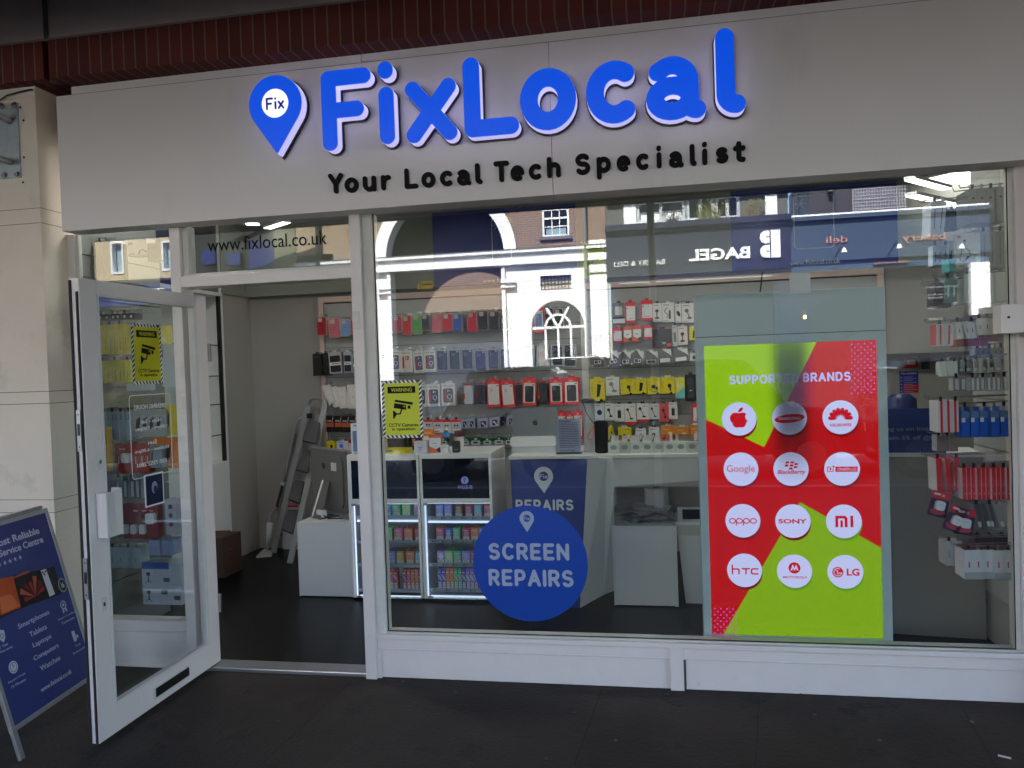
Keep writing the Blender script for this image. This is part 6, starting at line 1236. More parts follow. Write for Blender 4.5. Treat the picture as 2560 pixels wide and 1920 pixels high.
def f_bb(b, u0, v0, u1, v1, Y):
    w, h = u1-u0, v1-v0; b.box(u0, v0, u1, v1, -.05, 0, C(176, 188, 196)); b.rrect(u0+w*.18, v0+h*.08, u1-w*.1, v0+h*.76, .01, .0004, .001, C(84, 104, 130)); b.rrect(u0+w*.3, v1-h*.1, u1-w*.25, v1-h*.04, .003, .0004, .001, C(120, 124, 130)); b.box(u0+w*.2, v0+.004, u1-w*.3, v0+h*.05, .0004, .001, C(150, 90, 90))
on_cab(K1, 434, 1322, 515, 1602, CY+.04, f_bb, 'screen_kit_box', 'pale blue box with a phone picture at the left end of the left cabinet', 'box')
# ================================================================== PLINTHS
def plinth(x0, x1, yf, dep, h, label):
    r = thing('storage_box', label, 'plinth', ((x0+x1)/2, yf+dep/2, .012), 'white box plinths on the shop floor'); b = MB()
    b.wbox(x0+.012, x1-.02, yf, yf+.016, .02, h-.013, m_white); b.wbox(x0, x0+.011, yf-.001, yf+dep, .016, h, m_white); b.wbox(x1-.019, x1, yf-.001, yf+dep, .016, h, m_white); b.wbox(x0+.011, x1-.019, yf-.001, yf+dep, h-.012, h, m_white); b.wbox(x0+.011, x1-.019, yf+dep-.01, yf+dep, .016, h-.012, m_white)
    b.build('carcass', r, bevel=.0015)
    for sx in (x0+.03, x1-.03):
        for sy in (yf+.03, yf+dep-.03): b = MB(); b.lathe((sx, sy, .012), [(.0005, .012), (.006, .012)], m_black, 10); b.build('foot', r)
plinth(-2.545, -2.125, 1.29, .36, .548, 'white box plinth carrying the big grey monitor')
plinth(-.290, .126, 1.235, .34, .545, 'white box plinth with crumpled paper on top under the counter')
# big monitor seen from behind
def kz(K, x, y, Y): return at(*K(x, y), 1, Y)
yR, yL = 1.36, 1.70
TLm, TRm, BRm, BLm = kz(K8, 383, 420, yL), kz(K8, 640, 466, yR), kz(K8, 655, 905, yR), kz(K8, 392, 868, yL)
ux = (TRm-TLm); ux.z = 0; W_ = ux.length; ux.normalize()
root = thing('desktop_computer', 'grey aluminium all in one computer seen from behind on the white plinth', 'computer', ((TLm.x+TRm.x)/2, (yL+yR)/2, .549))
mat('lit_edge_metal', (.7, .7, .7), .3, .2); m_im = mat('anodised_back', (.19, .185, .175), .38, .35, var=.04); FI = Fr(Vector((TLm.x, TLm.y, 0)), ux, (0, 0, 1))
zt_, zb_ = (TLm.z+TRm.z)/2, (BRm.z+BLm.z)/2
b = MB(FI); b.rrect(0, zb_, W_, zt_, .014, -.012, 0, mat('anodised_edge', (.36, .36, .36), .3, .5)); b.rrect(.012, zb_+.012, W_-.012, zt_-.012, .03, 0, .018, m_im); b.rrect(.05, zb_+.05, W_-.05, zt_-.05, .05, .018, .028, m_im); b.build('body', root, bevel=.004)
b = MB(FI); b.box(.014, zb_+.012, W_-.014, zt_-.014, -.0128, -.012, m_black); b.build('screen', root)
b = MB(FI); cx, cz = W_*.42, zt_-.13; FI_ = FI
b.mesh_in(shape_mesh(contours(apple, -1, -1, 1, 1, 40)), lambda x, y, z: FI_(cx+x*.055, cz+y*.05, .029+.0005*(z*10+.5)), m_black, m_black); b.build('emblem', root)
b = MB(FI); b.box(W_*.62, zt_-.16, W_*.76, zt_-.10, .029, .030, C(190, 182, 175)); b.build('paper_label', root)
b = MB(FI)
fz = .5495; mid = W_*.5
b.add([FI(mid-.06, fz+.008, .13), FI(mid+.06, fz+.008, .13), FI(mid+.06, fz+.008, -.03), FI(mid-.06, fz+.008, -.03), FI(mid-.06, fz, .13), FI(mid+.06, fz, .13), FI(mid+.06, fz, -.03), FI(mid-.06, fz, -.03)], [(0, 1, 2, 3), (7, 6, 5, 4), (0, 4, 5, 1), (1, 5, 6, 2), (2, 6, 7, 3), (3, 7, 4, 0)], m_im)
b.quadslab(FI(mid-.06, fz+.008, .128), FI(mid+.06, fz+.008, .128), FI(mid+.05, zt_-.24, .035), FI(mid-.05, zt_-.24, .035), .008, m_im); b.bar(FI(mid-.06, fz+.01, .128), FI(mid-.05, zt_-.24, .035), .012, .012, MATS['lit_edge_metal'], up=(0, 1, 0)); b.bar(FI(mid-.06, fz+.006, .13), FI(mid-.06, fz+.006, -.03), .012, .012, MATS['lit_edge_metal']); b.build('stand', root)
b = MB(); q = FI(W_*.55, fz+.035, .10); b.tube([FI(W_*.3, fz+.12, .03), FI(W_*.35, fz+.06, .08), FI(W_*.5, fz+.03, .10)], .004, m_black, 6); b.tube([FI(W_*.6, fz+.03, .1), FI(W_*.8, fz+.02, .12), FI(W_*.95, fz+.02, .05)], .004, m_black, 6); b.build('cable', root)
b = MB(FI); b.rrect(W_*.48, fz+.012, W_*.62, fz+.065, .01, .08, .12, m_white); tag(b.build('power_plug'), 'white power plug lying behind the grey computer stand', 'plug')
# crumpled paper on the second plinth, roll, bin
rnd = random.Random(11); b = MB()
for k in range(9):
    cx, cy_, cz = -.08+rnd.uniform(-.1, .1), 1.40+rnd.uniform(-.05, .05), .548+.011*k; a = rnd.uniform(-.6, .6); n = 12; P_ = []
    for i in range(n):
        for j in range(n):
            x, y = (i/(n-1)-.5)*.26, (j/(n-1)-.5)*.20; z = cz+.011*math.sin(x*30+k)*math.cos(y*23+k*2)+.012*rnd.random()
            P_.append(Vector((max(-.285, min(.12, cx+x*math.cos(a)-y*math.sin(a))), cy_+x*math.sin(a)+y*math.cos(a), max(.5465+.001*k, z))))
    b.add(P_, [(i*n+j, (i+1)*n+j, (i+1)*n+j+1, i*n+j+1) for i in range(n-1) for j in range(n-1)], mat('crumpled_paper', (.55, .55, .54), .8), True)
tag(b.build('paper_pile'), 'pile of crumpled white paper on the plinth under the counter', 'paper')
e = onr(front(1.45), KD, 1497, 470, 1700, 690); root = thing('paper_roll', 'big white paper roll with a loose sheet hanging behind the plinth', 'paper roll', ((e[0]+e[2])/2, 1.5, e[1]))
r_ = (e[2]-e[0])/2; cx = (e[0]+e[2])/2; b = MB(); zb = .60
b.lathe((cx, 1.42+r_, zb), [(0, r_), (e[3]-zb, r_)], mat('tissue', (.60, .58, .55), .9, bump=.3, bs=90), 36); b.build('roll', root)
b = MB(); b.lathe((cx, 1.42+r_, e[3]+.0005), [(0, r_*.3), (.002, r_*.3)], C(40, 36, 30), 20); b.build('core', root)
b = MB(); A_, B_, C_ = kz(KD, 1520, 560, 1.415), kz(KD, 1785, 745, 1.40), kz(KD, 1600, 700, 1.405); D_ = kz(KD, 1530, 670, 1.415); b.quadslab(D_, C_, B_, A_, .002, MATS['tissue']); b.build('loose_sheet', root)
b = MB(); b.wbox(-.285, .10, 1.38, 1.6, .5475, .6, C(120, 112, 100)); tag(b.build('paper_stack'), 'low stack of sheets under the paper roll on the plinth', 'paper') if False else None
root = thing('waste_bin', 'white waste bin with a dark open mouth between the plinth and the kiosk', 'bin', (.34, 1.45, .012))
e = onr(front(1.30), KD, 1775, 765, 2060, 1465); u0, u1 = e[0], .56; zt2 = e[3]
b = MB(); x0, x1 = u0+.0, u1
P_ = [Vector(q) for q in ((x0+.045, 1.32, .014), (x1-.045, 1.32, .014), (x1-.045, 1.56, .014), (x0+.045, 1.56, .014), (x0, 1.28, zt2), (x1, 1.28, zt2), (x1, 1.6, zt2), (x0, 1.6, zt2))]
b.add(P_, [(3, 2, 1, 0), (0, 1, 5, 4), (1, 2, 6, 5), (2, 3, 7, 6), (3, 0, 4, 7)], m_white); b.build('body', root)
b = MB(); b.wbox(x0-.006, x1+.006, 1.27, 1.61, zt2+.0005, zt2+.02, m_white); b.quadslab((x0+.01, 1.30, zt2+.02), (x1-.01, 1.30, zt2+.02), (x1-.01, 1.42, zt2+.09), (x0+.01, 1.42, zt2+.09), .01, m_white); b.quadslab((x0+.04, 1.305, zt2+.035), (x1-.04, 1.305, zt2+.035), (x1-.04, 1.395, zt2+.08), (x0+.04, 1.395, zt2+.08), .003, m_black); b.build('lid', root)
b = MB(); b.wbox(x0-.004, x1+.004, 1.276, 1.279, zt2-.07, zt2, mat('bin_liner', (.62, .60, .50), .4)); b.build('liner', root)
# ================================================================== LADDER AND MOP
m_lad = mat('ladder_aluminium', (.48, .49, .50), .45, .5, var=.08, vs=20); m_tread = mat('ladder_tread', (.11, .11, .115), .8)
fL, fR = at(*K8(122, 1165), 2, .014), at(*K8(235, 1240), 2, .014)
tR = kz(K8, 478, 150, 2.50); tL = kz(K8, 362, 150, 2.62)
root = thing('step_ladder', 'folded silver step ladder with grey treads leaning in the corner beside the doorway', 'ladder', (fL+fR)/2)
b = MB(); b.bar(fR, tR, .022, .05, m_lad, up=(1, 0, 0)); b.build('rail', root, bevel=.002); b = MB(); b.bar(fL, tL, .022, .05, m_lad, up=(1, 0, 0)); b.build('rail', root, bevel=.002)
b = MB(); hp = [tR, tR+Vector((-.01, 0, .05)), kz(K8, 462, 105, 2.53), kz(K8, 425, 95, 2.56), kz(K8, 388, 98, 2.6), kz(K8, 366, 122, 2.62), tL]; b.tube(hp, .016, m_lad, 8); b.build('hand_loop', root)
for c in (((370, 258), (438, 262), (412, 405), (318, 388)), ((328, 455), (382, 462), (355, 608), (272, 588)), ((268, 660), (333, 672), (300, 822), (222, 792)), ((222, 868), (292, 872), (252, 1030), (174, 998))):
    # a tread: its far edge high on the left rail, near edge low on the right
    pts = [kz(K8, *c[3], 2.32), kz(K8, *c[2], 2.28), kz(K8, *c[1], 2.44), kz(K8, *c[0], 2.5)]
    b = MB(); b.quadslab(*pts, .022, m_tread); b.build('tread', root)
b = MB(); P_ = [kz(K8, x, y, 2.64) for x, y in ((340, 230), (300, 240), (278, 280), (262, 340), (220, 560), (160, 900), (130, 1100))]; b.tube(P_, .013, m_lad, 8); b.build('rear_leg', root)
b = MB(); P_ = [kz(K8, x, y, 2.60) for x, y in ((458, 260), (440, 420), (400, 640), (330, 900))]; b.tube(P_, .012, m_lad, 8); b.build('rear_leg', root)
b = MB(front(2.45)); e = onp(b.F, K8, 368, 220); b.box(e[0]-.022, e[1]-.022, e[0]+.022, e[1]+.022, -.01, .01, m_black); b.build('latch', root)
mh = at(*K8(75, 1150), 2, .02); p0 = at(*K8(80, 1128), 1, mh.y)
root = thing('mop', 'flat mop with black and steel handle leaning beside the ladder', 'mop', mh)
m1 = kz(K8, 142, 852, 2.55); m2 = kz(K8, 185, 690, 2.62); m3 = kz(K8, 272, 345, 2.70)
b = MB(); b.tube([m1, m2], .013, m_black, 8); b.tube([m2, m3], .012, m_steel, 8); b.tube([m2-Vector((0, 0, .02)), m2+Vector((0, 0, .02))], .017, m_white, 8); b.build('handle', root)
b = MB(); b.tube([kz(K8, 142, 850, 2.54), kz(K8, 100, 900, 2.52), kz(K8, 92, 960, 2.5)], .02, m_alu, 8); b.tube([kz(K8, 98, 960, 2.49), kz(K8, 90, 1060, 2.45), kz(K8, 78, 1130, mh.y)], [.032, .026, .012], m_white, 10); b.build('tank', root)
b = MB(); q = [at(*K8(x, y), 2, .03) for x, y in ((2, 1190), (105, 1182), (122, 1142), (60, 1135))]; b.quadslab(*q, .016, mat('mop_pad', (.5, .5, .46), .9, bump=.5, bs=200)); b.build('pad', root)
b = MB(front(2.66)); e = onr(b.F, K8, 150, 842, 175, 1050); b.box(e[0], e[1], e[2], e[3], -.01, 0, C(150, 30, 34)); e = onr(b.F, K8, 178, 846, 290, 1090); b.box(e[0], .02, e[2], e[3], -.012, -.001, C(150, 150, 156)); e = onr(b.F, K8, 178, 838, 290, 852); b.box(e[0], e[1], e[2], e[3], -.01, .002, C(160, 40, 40)); tag(b.build('dustpan_board'), 'grey board with red edge standing behind the ladder', 'board')
# cardboard box and glass shelved cabinet on the left
root = thing('glass_shelf_cabinet', 'tall narrow white cabinet with glass shelves along the left wall', 'cabinet', (-3.35, 1.5, .012))
gx0, gx1 = XL-.345, XL+.05
c0 = at(440, 1060, 1, 1.0); 
b = MB(); b.wbox(gx0, gx1, .95, 2.19, .014, .90, m_white); b.wbox(gx0, gx0+.02, .95, 2.19, .90, 2.3, m_white); b.wbox(gx0, gx1, 2.17, 2.19, .90, 2.3, m_white); b.wbox(gx1-.03, gx1-.005, 2.135, 2.165, .90, 2.3, m_black); b.wbox(gx0, gx1, .95, 2.19, 2.3, 2.33, m_white); b.build('carcass', root)
for z in (1.12, 1.38, 1.62, 1.88): b = MB(); b.wbox(gx0+.02, gx1-.03, .98, 2.165, z, z+.008, m_glassi); b.wbox(gx1-.032, gx1-.028, .98, 2.165, z, z+.008, C(30, 34, 32)); b.build('shelf', root)
cb = at(480, 1245, 2, .014)
b = MB(); x0, x1 = cb.x-.14, cb.x+.05; b.wbox(x0, x1, cb.y-.05, cb.y+.22, .014, .33, mat('cardboard', (.085, .048, .036), .9, var=.12)); b.quadslab((x0, cb.y-.05, .332), (x1, cb.y-.05, .332), (x1+.01, cb.y+.05, .375), (x0+.02, cb.y+.05, .37), .004, MATS['cardboard']); b.F = front(cb.y-.0505); b.rrect(x0+.05, .16, x0+.12, .22, .01, 0, .0005, C(110, 30, 26)); b.F = side(x1+.0005); b.ring(cb.y+.05, .2, .03, .022, 0, .0008, C(110, 30, 26)); b.text('FRAGILE', cb.y+.0, .1, cb.y+.14, .13, 0, .0008, C(110, 30, 26), bold=.02)
tag(b.build('cardboard_box'), 'brown cardboard box with red print on the floor inside the doorway', 'box')

# ================================================================== GOODS ON THE RIGHT WALL
root = thing('side_slatwall', 'pale slatwall on the right side wall with long chrome hooks', 'display wall', (XR-.01, .5, 1.2)); slat_r = root
b = MB(); z = 2.55
while z > .35: b.wbox(XR-.018, XR-.0, .07, .90, z-.129, z-.003, m_slat); z -= .133
b.wbox(XR-.004, XR+.0, .06, .07, .35, 2.55, m_slat); b.build('slat_panel', root)
def side_row(n, K, x0, x1, y0, y1, spine, face, lbl, name, cat, W_=.10, Y=.22, deco=None, gapf=.06, mat_=None, hookrow=True, group='goods hanging on the side wall', wall=XR, root_=None, sgn=1, lean=0, back=False):
    u = onr(front(Y), K, x0, y0, x1, y1); w = (u[2]-u[0])/n; v0, v1 = u[1], u[3]
    for i in range(n):
        a, c = u[0]+i*w+w*gapf, u[0]+(i+1)*w-w*gapf*.5; F = front(Y); jit = ((i*7) % 3)*.006; b = MB(F)
        ms, mf = mat_ or C(*spine), C(*face)
        b.box(a, v0, c, v1, -W_-jit, -jit, ms)
        # printed face looking sideways
        b.F = Fr((a-.0005 if sgn > 0 else c+.0005, Y+jit, 0), (0, -1, 0) if sgn > 0 else (0, 1, 0), (0, 0, 1)); s0 = (-W_, 0) if sgn > 0 else (0, W_)
        b.box(s0[0]+.002, v0+.002, s0[1]-.002, v1-.002, -.0002, .0006, mf)
        if deco: deco(b, F, a, v0-0, c, v1, jit, s0)
        if lean: R_m = Matrix.Rotation(math.radians(lean*(1 if i % 2 else .5)), 3, 'Y'); o_ = Vector(((a+c)/2, Y, v1)); b.v = [R_m @ (q-o_)+o_ for q in b.v]
        o = b.build(name, loc=((a+c)/2, Y, v1)); tag(o, lbl % ORD[i], cat, group)
    if hookrow:
        r_ = root_ or slat_r
        for dy in (.02, W_*.6):
            b = MB(); e = v1+.012; xx = u[0]-.03 if sgn > 0 else u[2]+.03; b.tube([(wall-(.02*sgn), Y+dy, e+.012), (xx, Y+dy, e), (xx-.006*sgn, Y+dy, e+.018)], .003, m_chrome, 6); b.box(0, 0, 0, 0, 0, 0, m_chrome) if False else None; b.build('hook', r_)
        for k in range(n):
            b = MB(front(Y-.001)); x_ = u[0]+(k+.5)*w; b.box(x_-.006, v1+.0, x_+.006, v1+.022, -.012, -.006, m_chrome if k % 2 else m_black); b.build('hook_tab', r_)
def line_deco(col, lo=.3, hi=.7, wd=.18):
    def d(b, F, a, v0, c, v1, jit, s0):
        b.F = Fr((0, .0, 0)); f = Fr(F.o+Vector((0, jit, 0))); b.F = f; m = (a+c)/2; t = (c-a)*wd/2; b.box(m-t, v0+(v1-v0)*lo, m+t, v0+(v1-v0)*hi, .0002, .0007, C(*col))
    return d
side_row(4, K4, 1290, 1535, 240, 470, (112, 110, 106), (90, 90, 88), 'tall grey box, %s at the top of the side wall', 'headphone_box', 'box', .16, deco=line_deco((70, 70, 70), .7, .75, .3))
side_row(2, K4, 1040, 1150, 330, 560, (150, 154, 160), (180, 184, 190), 'slim pale box, %s of the leaning pair at the top of the side wall', 'accessory_box', 'box', .12, lean=6, deco=line_deco((60, 60, 64), .2, .9, .1))
side_row(3, K4, 1365, 1535, 528, 770, (126, 124, 120), (150, 150, 150), 'grey box spine, %s in the second row of the side wall', 'headphone_box', 'box', .14, deco=line_deco((92, 92, 92), .1, .9, .06))
# the box with the neckband earphones faces the street
FY = front(.20); e = onr(FY, K4, 1212, 542, 1332, 770); root = thing('earphone_box', 'white box with neckband earphones pictured, second row of the side wall', 'box', ((e[0]+e[2])/2, .21, e[1]))
b = MB(FY); b.box(e[0], e[1], e[2], e[3], -.04, 0, C(196, 194, 190)); b.build('carton', root)
b = MB(FY); w, h = e[2]-e[0], e[3]-e[1]; X = lambda t: e[0]+w*t; Z = lambda t: e[1]+h*t; F = FY
b.ell(X(.42), Z(.78), w*.08, w*.06, .0004, .002, m_black, 12, rot=.5); b.ell(X(.22), Z(.62), w*.05, w*.07, .0004, .002, m_black, 12); b.tube([F(X(.43), Z(.74), .001), F(X(.42), Z(.6), .001), F(X(.7), Z(.45), .001), F(X(.72), Z(.32), .001), F(X(.4), Z(.16), .001), F(X(.16), Z(.2), .001), F(X(.14), Z(.3), .001), F(X(.24), Z(.42), .001), F(X(.22), Z(.6), .001)], .0016, m_black, 5); b.tube([F(X(.45), Z(.2), .002), F(X(.6), Z(.31), .002)], .004, m_black, 6)
b.box(X(.02), Z(.86), X(.2), Z(.94), .0004, .001, C(196, 40, 30)); b.box(X(.88), Z(0)+.001, X(1)-.001, Z(.07), .0004, .001, C(196, 30, 30)); b.box(X(.1), Z(.03), X(.35), Z(.045), .0004, .001, m_black); b.build('print', root)
side_row(2, K4, 1160, 1212, 715, 800, (90, 140, 140), (80, 150, 150), 'small teal box, %s beside the neckband earphone box', 'accessory_box', 'box', .1)
side_row(2, K4, 1060, 1130, 872, 1030, (26, 28, 30), (60, 60, 64), 'black pack, %s in the third row of the side wall', 'cable_pack', 'pack', .1, lean=3)
side_row(2, K4, 1132, 1222, 842, 1000, (60, 104, 100), (130, 160, 156), 'teal card box, %s in the third row of the side wall', 'accessory_box', 'box', .1, deco=line_deco((180, 190, 190), .2, .6, .3), lean=3)
side_row(4, K4, 1256, 1538, 808, 1004, (172, 172, 164), (196, 196, 190), 'blank white box, %s in the third row of the side wall', 'headphone_box', 'box', .14)
side_row(2, K4, 1070, 1195, 1150, 1295, (176, 172, 168), (170, 40, 40), 'clear and red pack, %s in the fourth row of the side wall', 'charger_pack', 'pack', .08, deco=line_deco((170, 24, 28), .05, .95, .22), lean=2)
side_row(3, K4, 1195, 1335, 1135, 1250, (178, 178, 174), (150, 150, 150), 'small tilted white box, %s in the fourth row of the side wall', 'earphone_box', 'box', .08, Y=.2, deco=line_deco((60, 60, 60), .35, .6, .1), lean=-16)
side_row(3, K4, 1338, 1490, 1110, 1222, (184, 184, 180), (150, 150, 150), 'small upright white box, %s in the fourth row of the side wall', 'earphone_box', 'box', .08, Y=.2, deco=line_deco((70, 70, 70), .35, .6, .1), lean=-3)
side_row(4, K4, 1205, 1420, 1250, 1300, (120, 36, 38), (150, 30, 34), 'dark red pack foot, %s below the fourth row of the side wall', 'charger_pack', 'pack', .07, Y=.28, hookrow=False)
side_row(3, K4, 1095, 1215, 1400, 1500, (176, 176, 170), (186, 186, 182), 'small white box in a clear pouch, %s in the fifth row of the side wall', 'cable_pack', 'pack', .05, lean=-12)
side_row(6, K4, 1215, 1520, 1385, 1470, (150, 150, 150), (150, 150, 150), 'clear pouch, %s in the fifth row of the side wall', 'clear_pouch', 'pouch', .06, mat_=m_plas, deco=line_deco((150, 152, 154), .1, .3, .5))
side_row(2, K4, 1185, 1280, 1510, 1598, (140, 140, 138), (150, 150, 150), 'clear cable bag, %s in the sixth row of the side wall', 'cable_bag', 'bag', .06, mat_=m_plas, deco=line_deco((160, 160, 158), .1, .9, .55))
side_row(7, K4, 1300, 1550, 1505, 1598, (140, 140, 138), (150, 150, 150), 'frosted cable bag, %s in the sixth row of the side wall', 'cable_bag', 'bag', .06, mat_=m_plas, deco=line_deco((168, 170, 170), .08, .92, .45))
side_row(3, KR, 606, 770, 185, 418, (168, 160, 164), (176, 172, 176), 'pale card with red edge, %s in the seventh row of the side wall', 'cable_card', 'card', .12, deco=line_deco((182, 20, 30), .0, 1.0, .35))
side_row(5, KR, 775, 1140, 225, 455, (90, 110, 150), (40, 80, 160), 'blue filled clear bag, %s in the seventh row of the side wall', 'cable_bag', 'bag', .08, mat_=m_plas, deco=(lambda b, F, a, v0, c, v1, jit, s0: (setattr(b, 'F', Fr(F.o+Vector((0, jit, 0)))), b.rrect(a+.002, v0+.002, c-.002, v0+(v1-v0)*.62, .006, -.03, .0008, C(20, 72, 160, gloss=True)), b.rrect(a+.002, v0+(v1-v0)*.63, c-.002, v0+(v1-v0)*.85, .006, -.03, .0002, C(70, 100, 140)), b.box(a+.002, v0+(v1-v0)*.5, a+(c-a)*.45, v0+(v1-v0)*.64, .001, .0016, C(190, 190, 190)))))
side_row(3, KR, 575, 785, 610, 860, (165, 20, 32), (180, 170, 172), 'white faced card with red spine, %s in the eighth row of the side wall', 'cable_card', 'card', .12, gapf=.3, lean=-2)
side_row(10, KR, 788, 1155, 680, 918, (172, 16, 32), (186, 176, 178), 'red spined cable card, %s in the long eighth row of the side wall', 'cable_card', 'card', .12, Y=.17, gapf=.05, deco=(lambda b, F, a, v0, c, v1, jit, s0: (setattr(b, 'F', Fr(F.o+Vector((0, jit, 0)))), b.box(c-.004, v0, c-.001, v1, .0002, .0007, C(196, 150, 150)), b.ell((a+c)/2, v0+.03, .004, .004, .0002, .0007, C(210, 120, 120), 8))))
F = front(.16)
for i, (cx, cy_, tl) in enumerate(((640, 960, 14), (742, 1060, 24), (805, 1080, 8))):
    e = onp(F, KR, cx, cy_); b = MB(Fr((e[0], .16+.02*(2-i if i != 1 else 0), e[1]))); w, h = .085, .125
    b.rrect(-w/2, -h/2, w/2, h/2, .006, -.003, 0, C(52, 22, 56)); b.rrect(-w/2, h*.2, w/2, h/2, .006, .0002, .001, C(160, 22, 34)); b.ell(0, -h*.3, w*.42, h*.12, .0002, .0008, C(150, 40, 60), 18); b.rrect(-w*.25, -h*.22, w*.25, h*.14, .012, .001, .022, C(206, 200, 204)); b.rrect(-w*.4, h*.34, -w*.05, h*.42, .003, .0012, .0018, C(225, 200, 205)); b.text('UK', w*.02, h*.3, w*.2, h*.4, .0012, .0018, C(230, 210, 215), bold=.02)
    for q in (-.008, 0, .008): b.ell(q, -.0+.002, .002, .002, .0222, .0226, C(90, 90, 90), 8)
    R_m = Matrix.Rotation(math.radians(tl), 3, 'Y'); o_ = Vector((e[0], .16, e[1])); b.v = [R_m @ (q-o_)+o_ for q in b.v]
    tag(b.build('plug_adaptor_pack'), ['left purple and red plug adaptor pack hanging tilted on the right wall', 'front purple and red plug adaptor pack, the most tilted of three', 'purple and red plug adaptor pack half hidden behind the tilted one'][i], 'adaptor pack', 'plug adaptor packs')
side_row(4, KR, 870, 1070, 950, 1150, (70, 72, 78), (120, 120, 126), 'clear plug pack seen edge on, %s beside the plug adaptor packs', 'plug_pack', 'pack', .08, mat_=m_plas, lean=-14, deco=line_deco((190, 190, 194), .15, .35, .5), Y=.22)
side_row(2, KR, 662, 790, 1225, 1405, (150, 150, 152), (160, 156, 156), 'white box set back, %s in the lowest row of the side wall', 'charger_box', 'box', .1, Y=.34, deco=line_deco((90, 90, 92), .3, .6, .08))
side_row(5, KR, 802, 1168, 1290, 1508, (176, 176, 178), (180, 170, 172), 'white box with dark red top, %s in the lowest row of the side wall', 'charger_box', 'box', .12, Y=.17, gapf=.03, deco=(lambda b, F, a, v0, c, v1, jit, s0: (setattr(b, 'F', Fr(F.o+Vector((0, jit, 0)))), b.box(a, v1-.0001, c, v1+.001, -.12, -.0, C(90, 14, 24)), b.box(a, v0, c, v0+(v1-v0)*.24, .0002, .0007, C(140, 142, 144)), b.box((a+c)/2-.003, v0+(v1-v0)*.4, (a+c)/2+.003, v0+(v1-v0)*.6, .0002, .0007, C(150, 60, 66)))))

for (n_, x0, x1, y0, y1, sp_, fc_, nm, Yd, wd_) in ((4, 1085, 1235, 380, 520, (60, 62, 66), (90, 92, 96), 'dark slim pack set back, %s near the top of the side wall', .55, 'cable_pack'),
        (5, 1050, 1230, 620, 760, (110, 118, 122), (150, 156, 160), 'pale teal pack set back, %s from the left above the teal cards', .52, 'cable_pack'),
        (4, 1040, 1180, 900, 1040, (40, 40, 44), (90, 90, 94), 'charcoal pack set back, %s from the left behind the teal cards', .6, 'cable_pack'),
        (6, 1220, 1500, 1140, 1270, (150, 40, 44), (170, 150, 150), 'red edged card set back, %s from the left behind the small white boxes', .5, 'charger_pack'),
        (6, 1100, 1330, 1405, 1490, (120, 124, 128), (150, 152, 156), 'grey pouch set back, %s from the left behind the clear pouches', .5, 'clear_pouch'),
        (5, 1330, 1530, 1310, 1375, (96, 96, 100), (130, 130, 134), 'grey pack top, %s from the left above the clear pouches', .42, 'cable_pack')):
    side_row(n_, K4, x0, x1, y0, y1, sp_, fc_, nm, wd_, wd_.split('_')[1], .07, Y=Yd, deco=line_deco((60, 60, 62), .2, .7, .2), lean=3)
side_row(6, KR, 880, 1150, 1190, 1260, (60, 20, 28), (90, 60, 64), 'dark maroon pack top, %s from the left above the lowest white boxes', 'charger_pack', 'pack', .08, Y=.4)
side_row(5, KR, 600, 760, 440, 560, (120, 120, 124), (150, 150, 150), 'grey card set back, %s from the left under the blue filled bags', 'cable_card', 'card', .08, Y=.55)
# blue banner desk
dx0, dx1, dy = 1.12, 1.60, .80
z1_ = at(1980, 880, 1, dy).z; z0b = at(1960, 985, 1, dy).z
root = thing('reception_desk', 'pale desk front under a blue banner asking customers to tag the shop', 'desk', (1.4, dy+.2, .012))
b = MB(); b.quadslab((dx0, dy+.06, .014), (XR-.02, dy-.02, .014), (XR-.02, dy-.02, z0b-.01), (dx0, dy+.06, z0b-.01), .03, m_wall); b.build('front', root)
b = MB(); b.quadslab((dx0, dy+.02, z0b-.005), (XR-.02, dy-.05, z0b-.005), (XR-.02, dy-.05, z0b+.018), (dx0, dy+.02, z0b+.018), .3, m_white); b.build('top', root, bevel=.002)
FBn = Fr((dx0, dy+.018, 0), (1.0, -.10, 0), (0, 0, 1)); b = MB(FBn); xb = onp(FBn, None, 2043, 930)[0]; zb1 = onp(FBn, None, 1990, 882)[1]; b.box(0, z0b+.019, xb, zb1, -.006, 0, mat('banner_blue', (.016, .055, .26), .4, var=.03)); b.build('banner', root)
b = MB(FBn)
ea, ec = onp(FBn, None, 1917, 929), onp(FBn, None, 2036, 930); b.text('ag us on Instagram', ea[0], ea[1]-.012, ec[0]+.03, ea[1]+.018, .0003, .001, m_grey_t, bold=.01); b.build('lettering', root); b = MB(FBn)
ea, ec = onp(FBn, None, 1917, 947), onp(FBn, None, 2040, 948); b.text('laim 5% off @fix.lo', ea[0], ea[1]-.014, ec[0]+.005, ea[1]+.016, .0003, .001, m_grey_t, bold=.01); b.build('lettering', root)
b = MB(); q = at(1960, 870, 1, 1.05); b.lathe((q.x-.02, 1.1, z0b+.02), [(0, .09), (q.z-z0b+.0, .085), (q.z-z0b+.03, .05)], C(26, 40, 86), 20); tag(b.build('desk_chair_back'), 'dark blue rounded chair back behind the blue banner', 'chair')
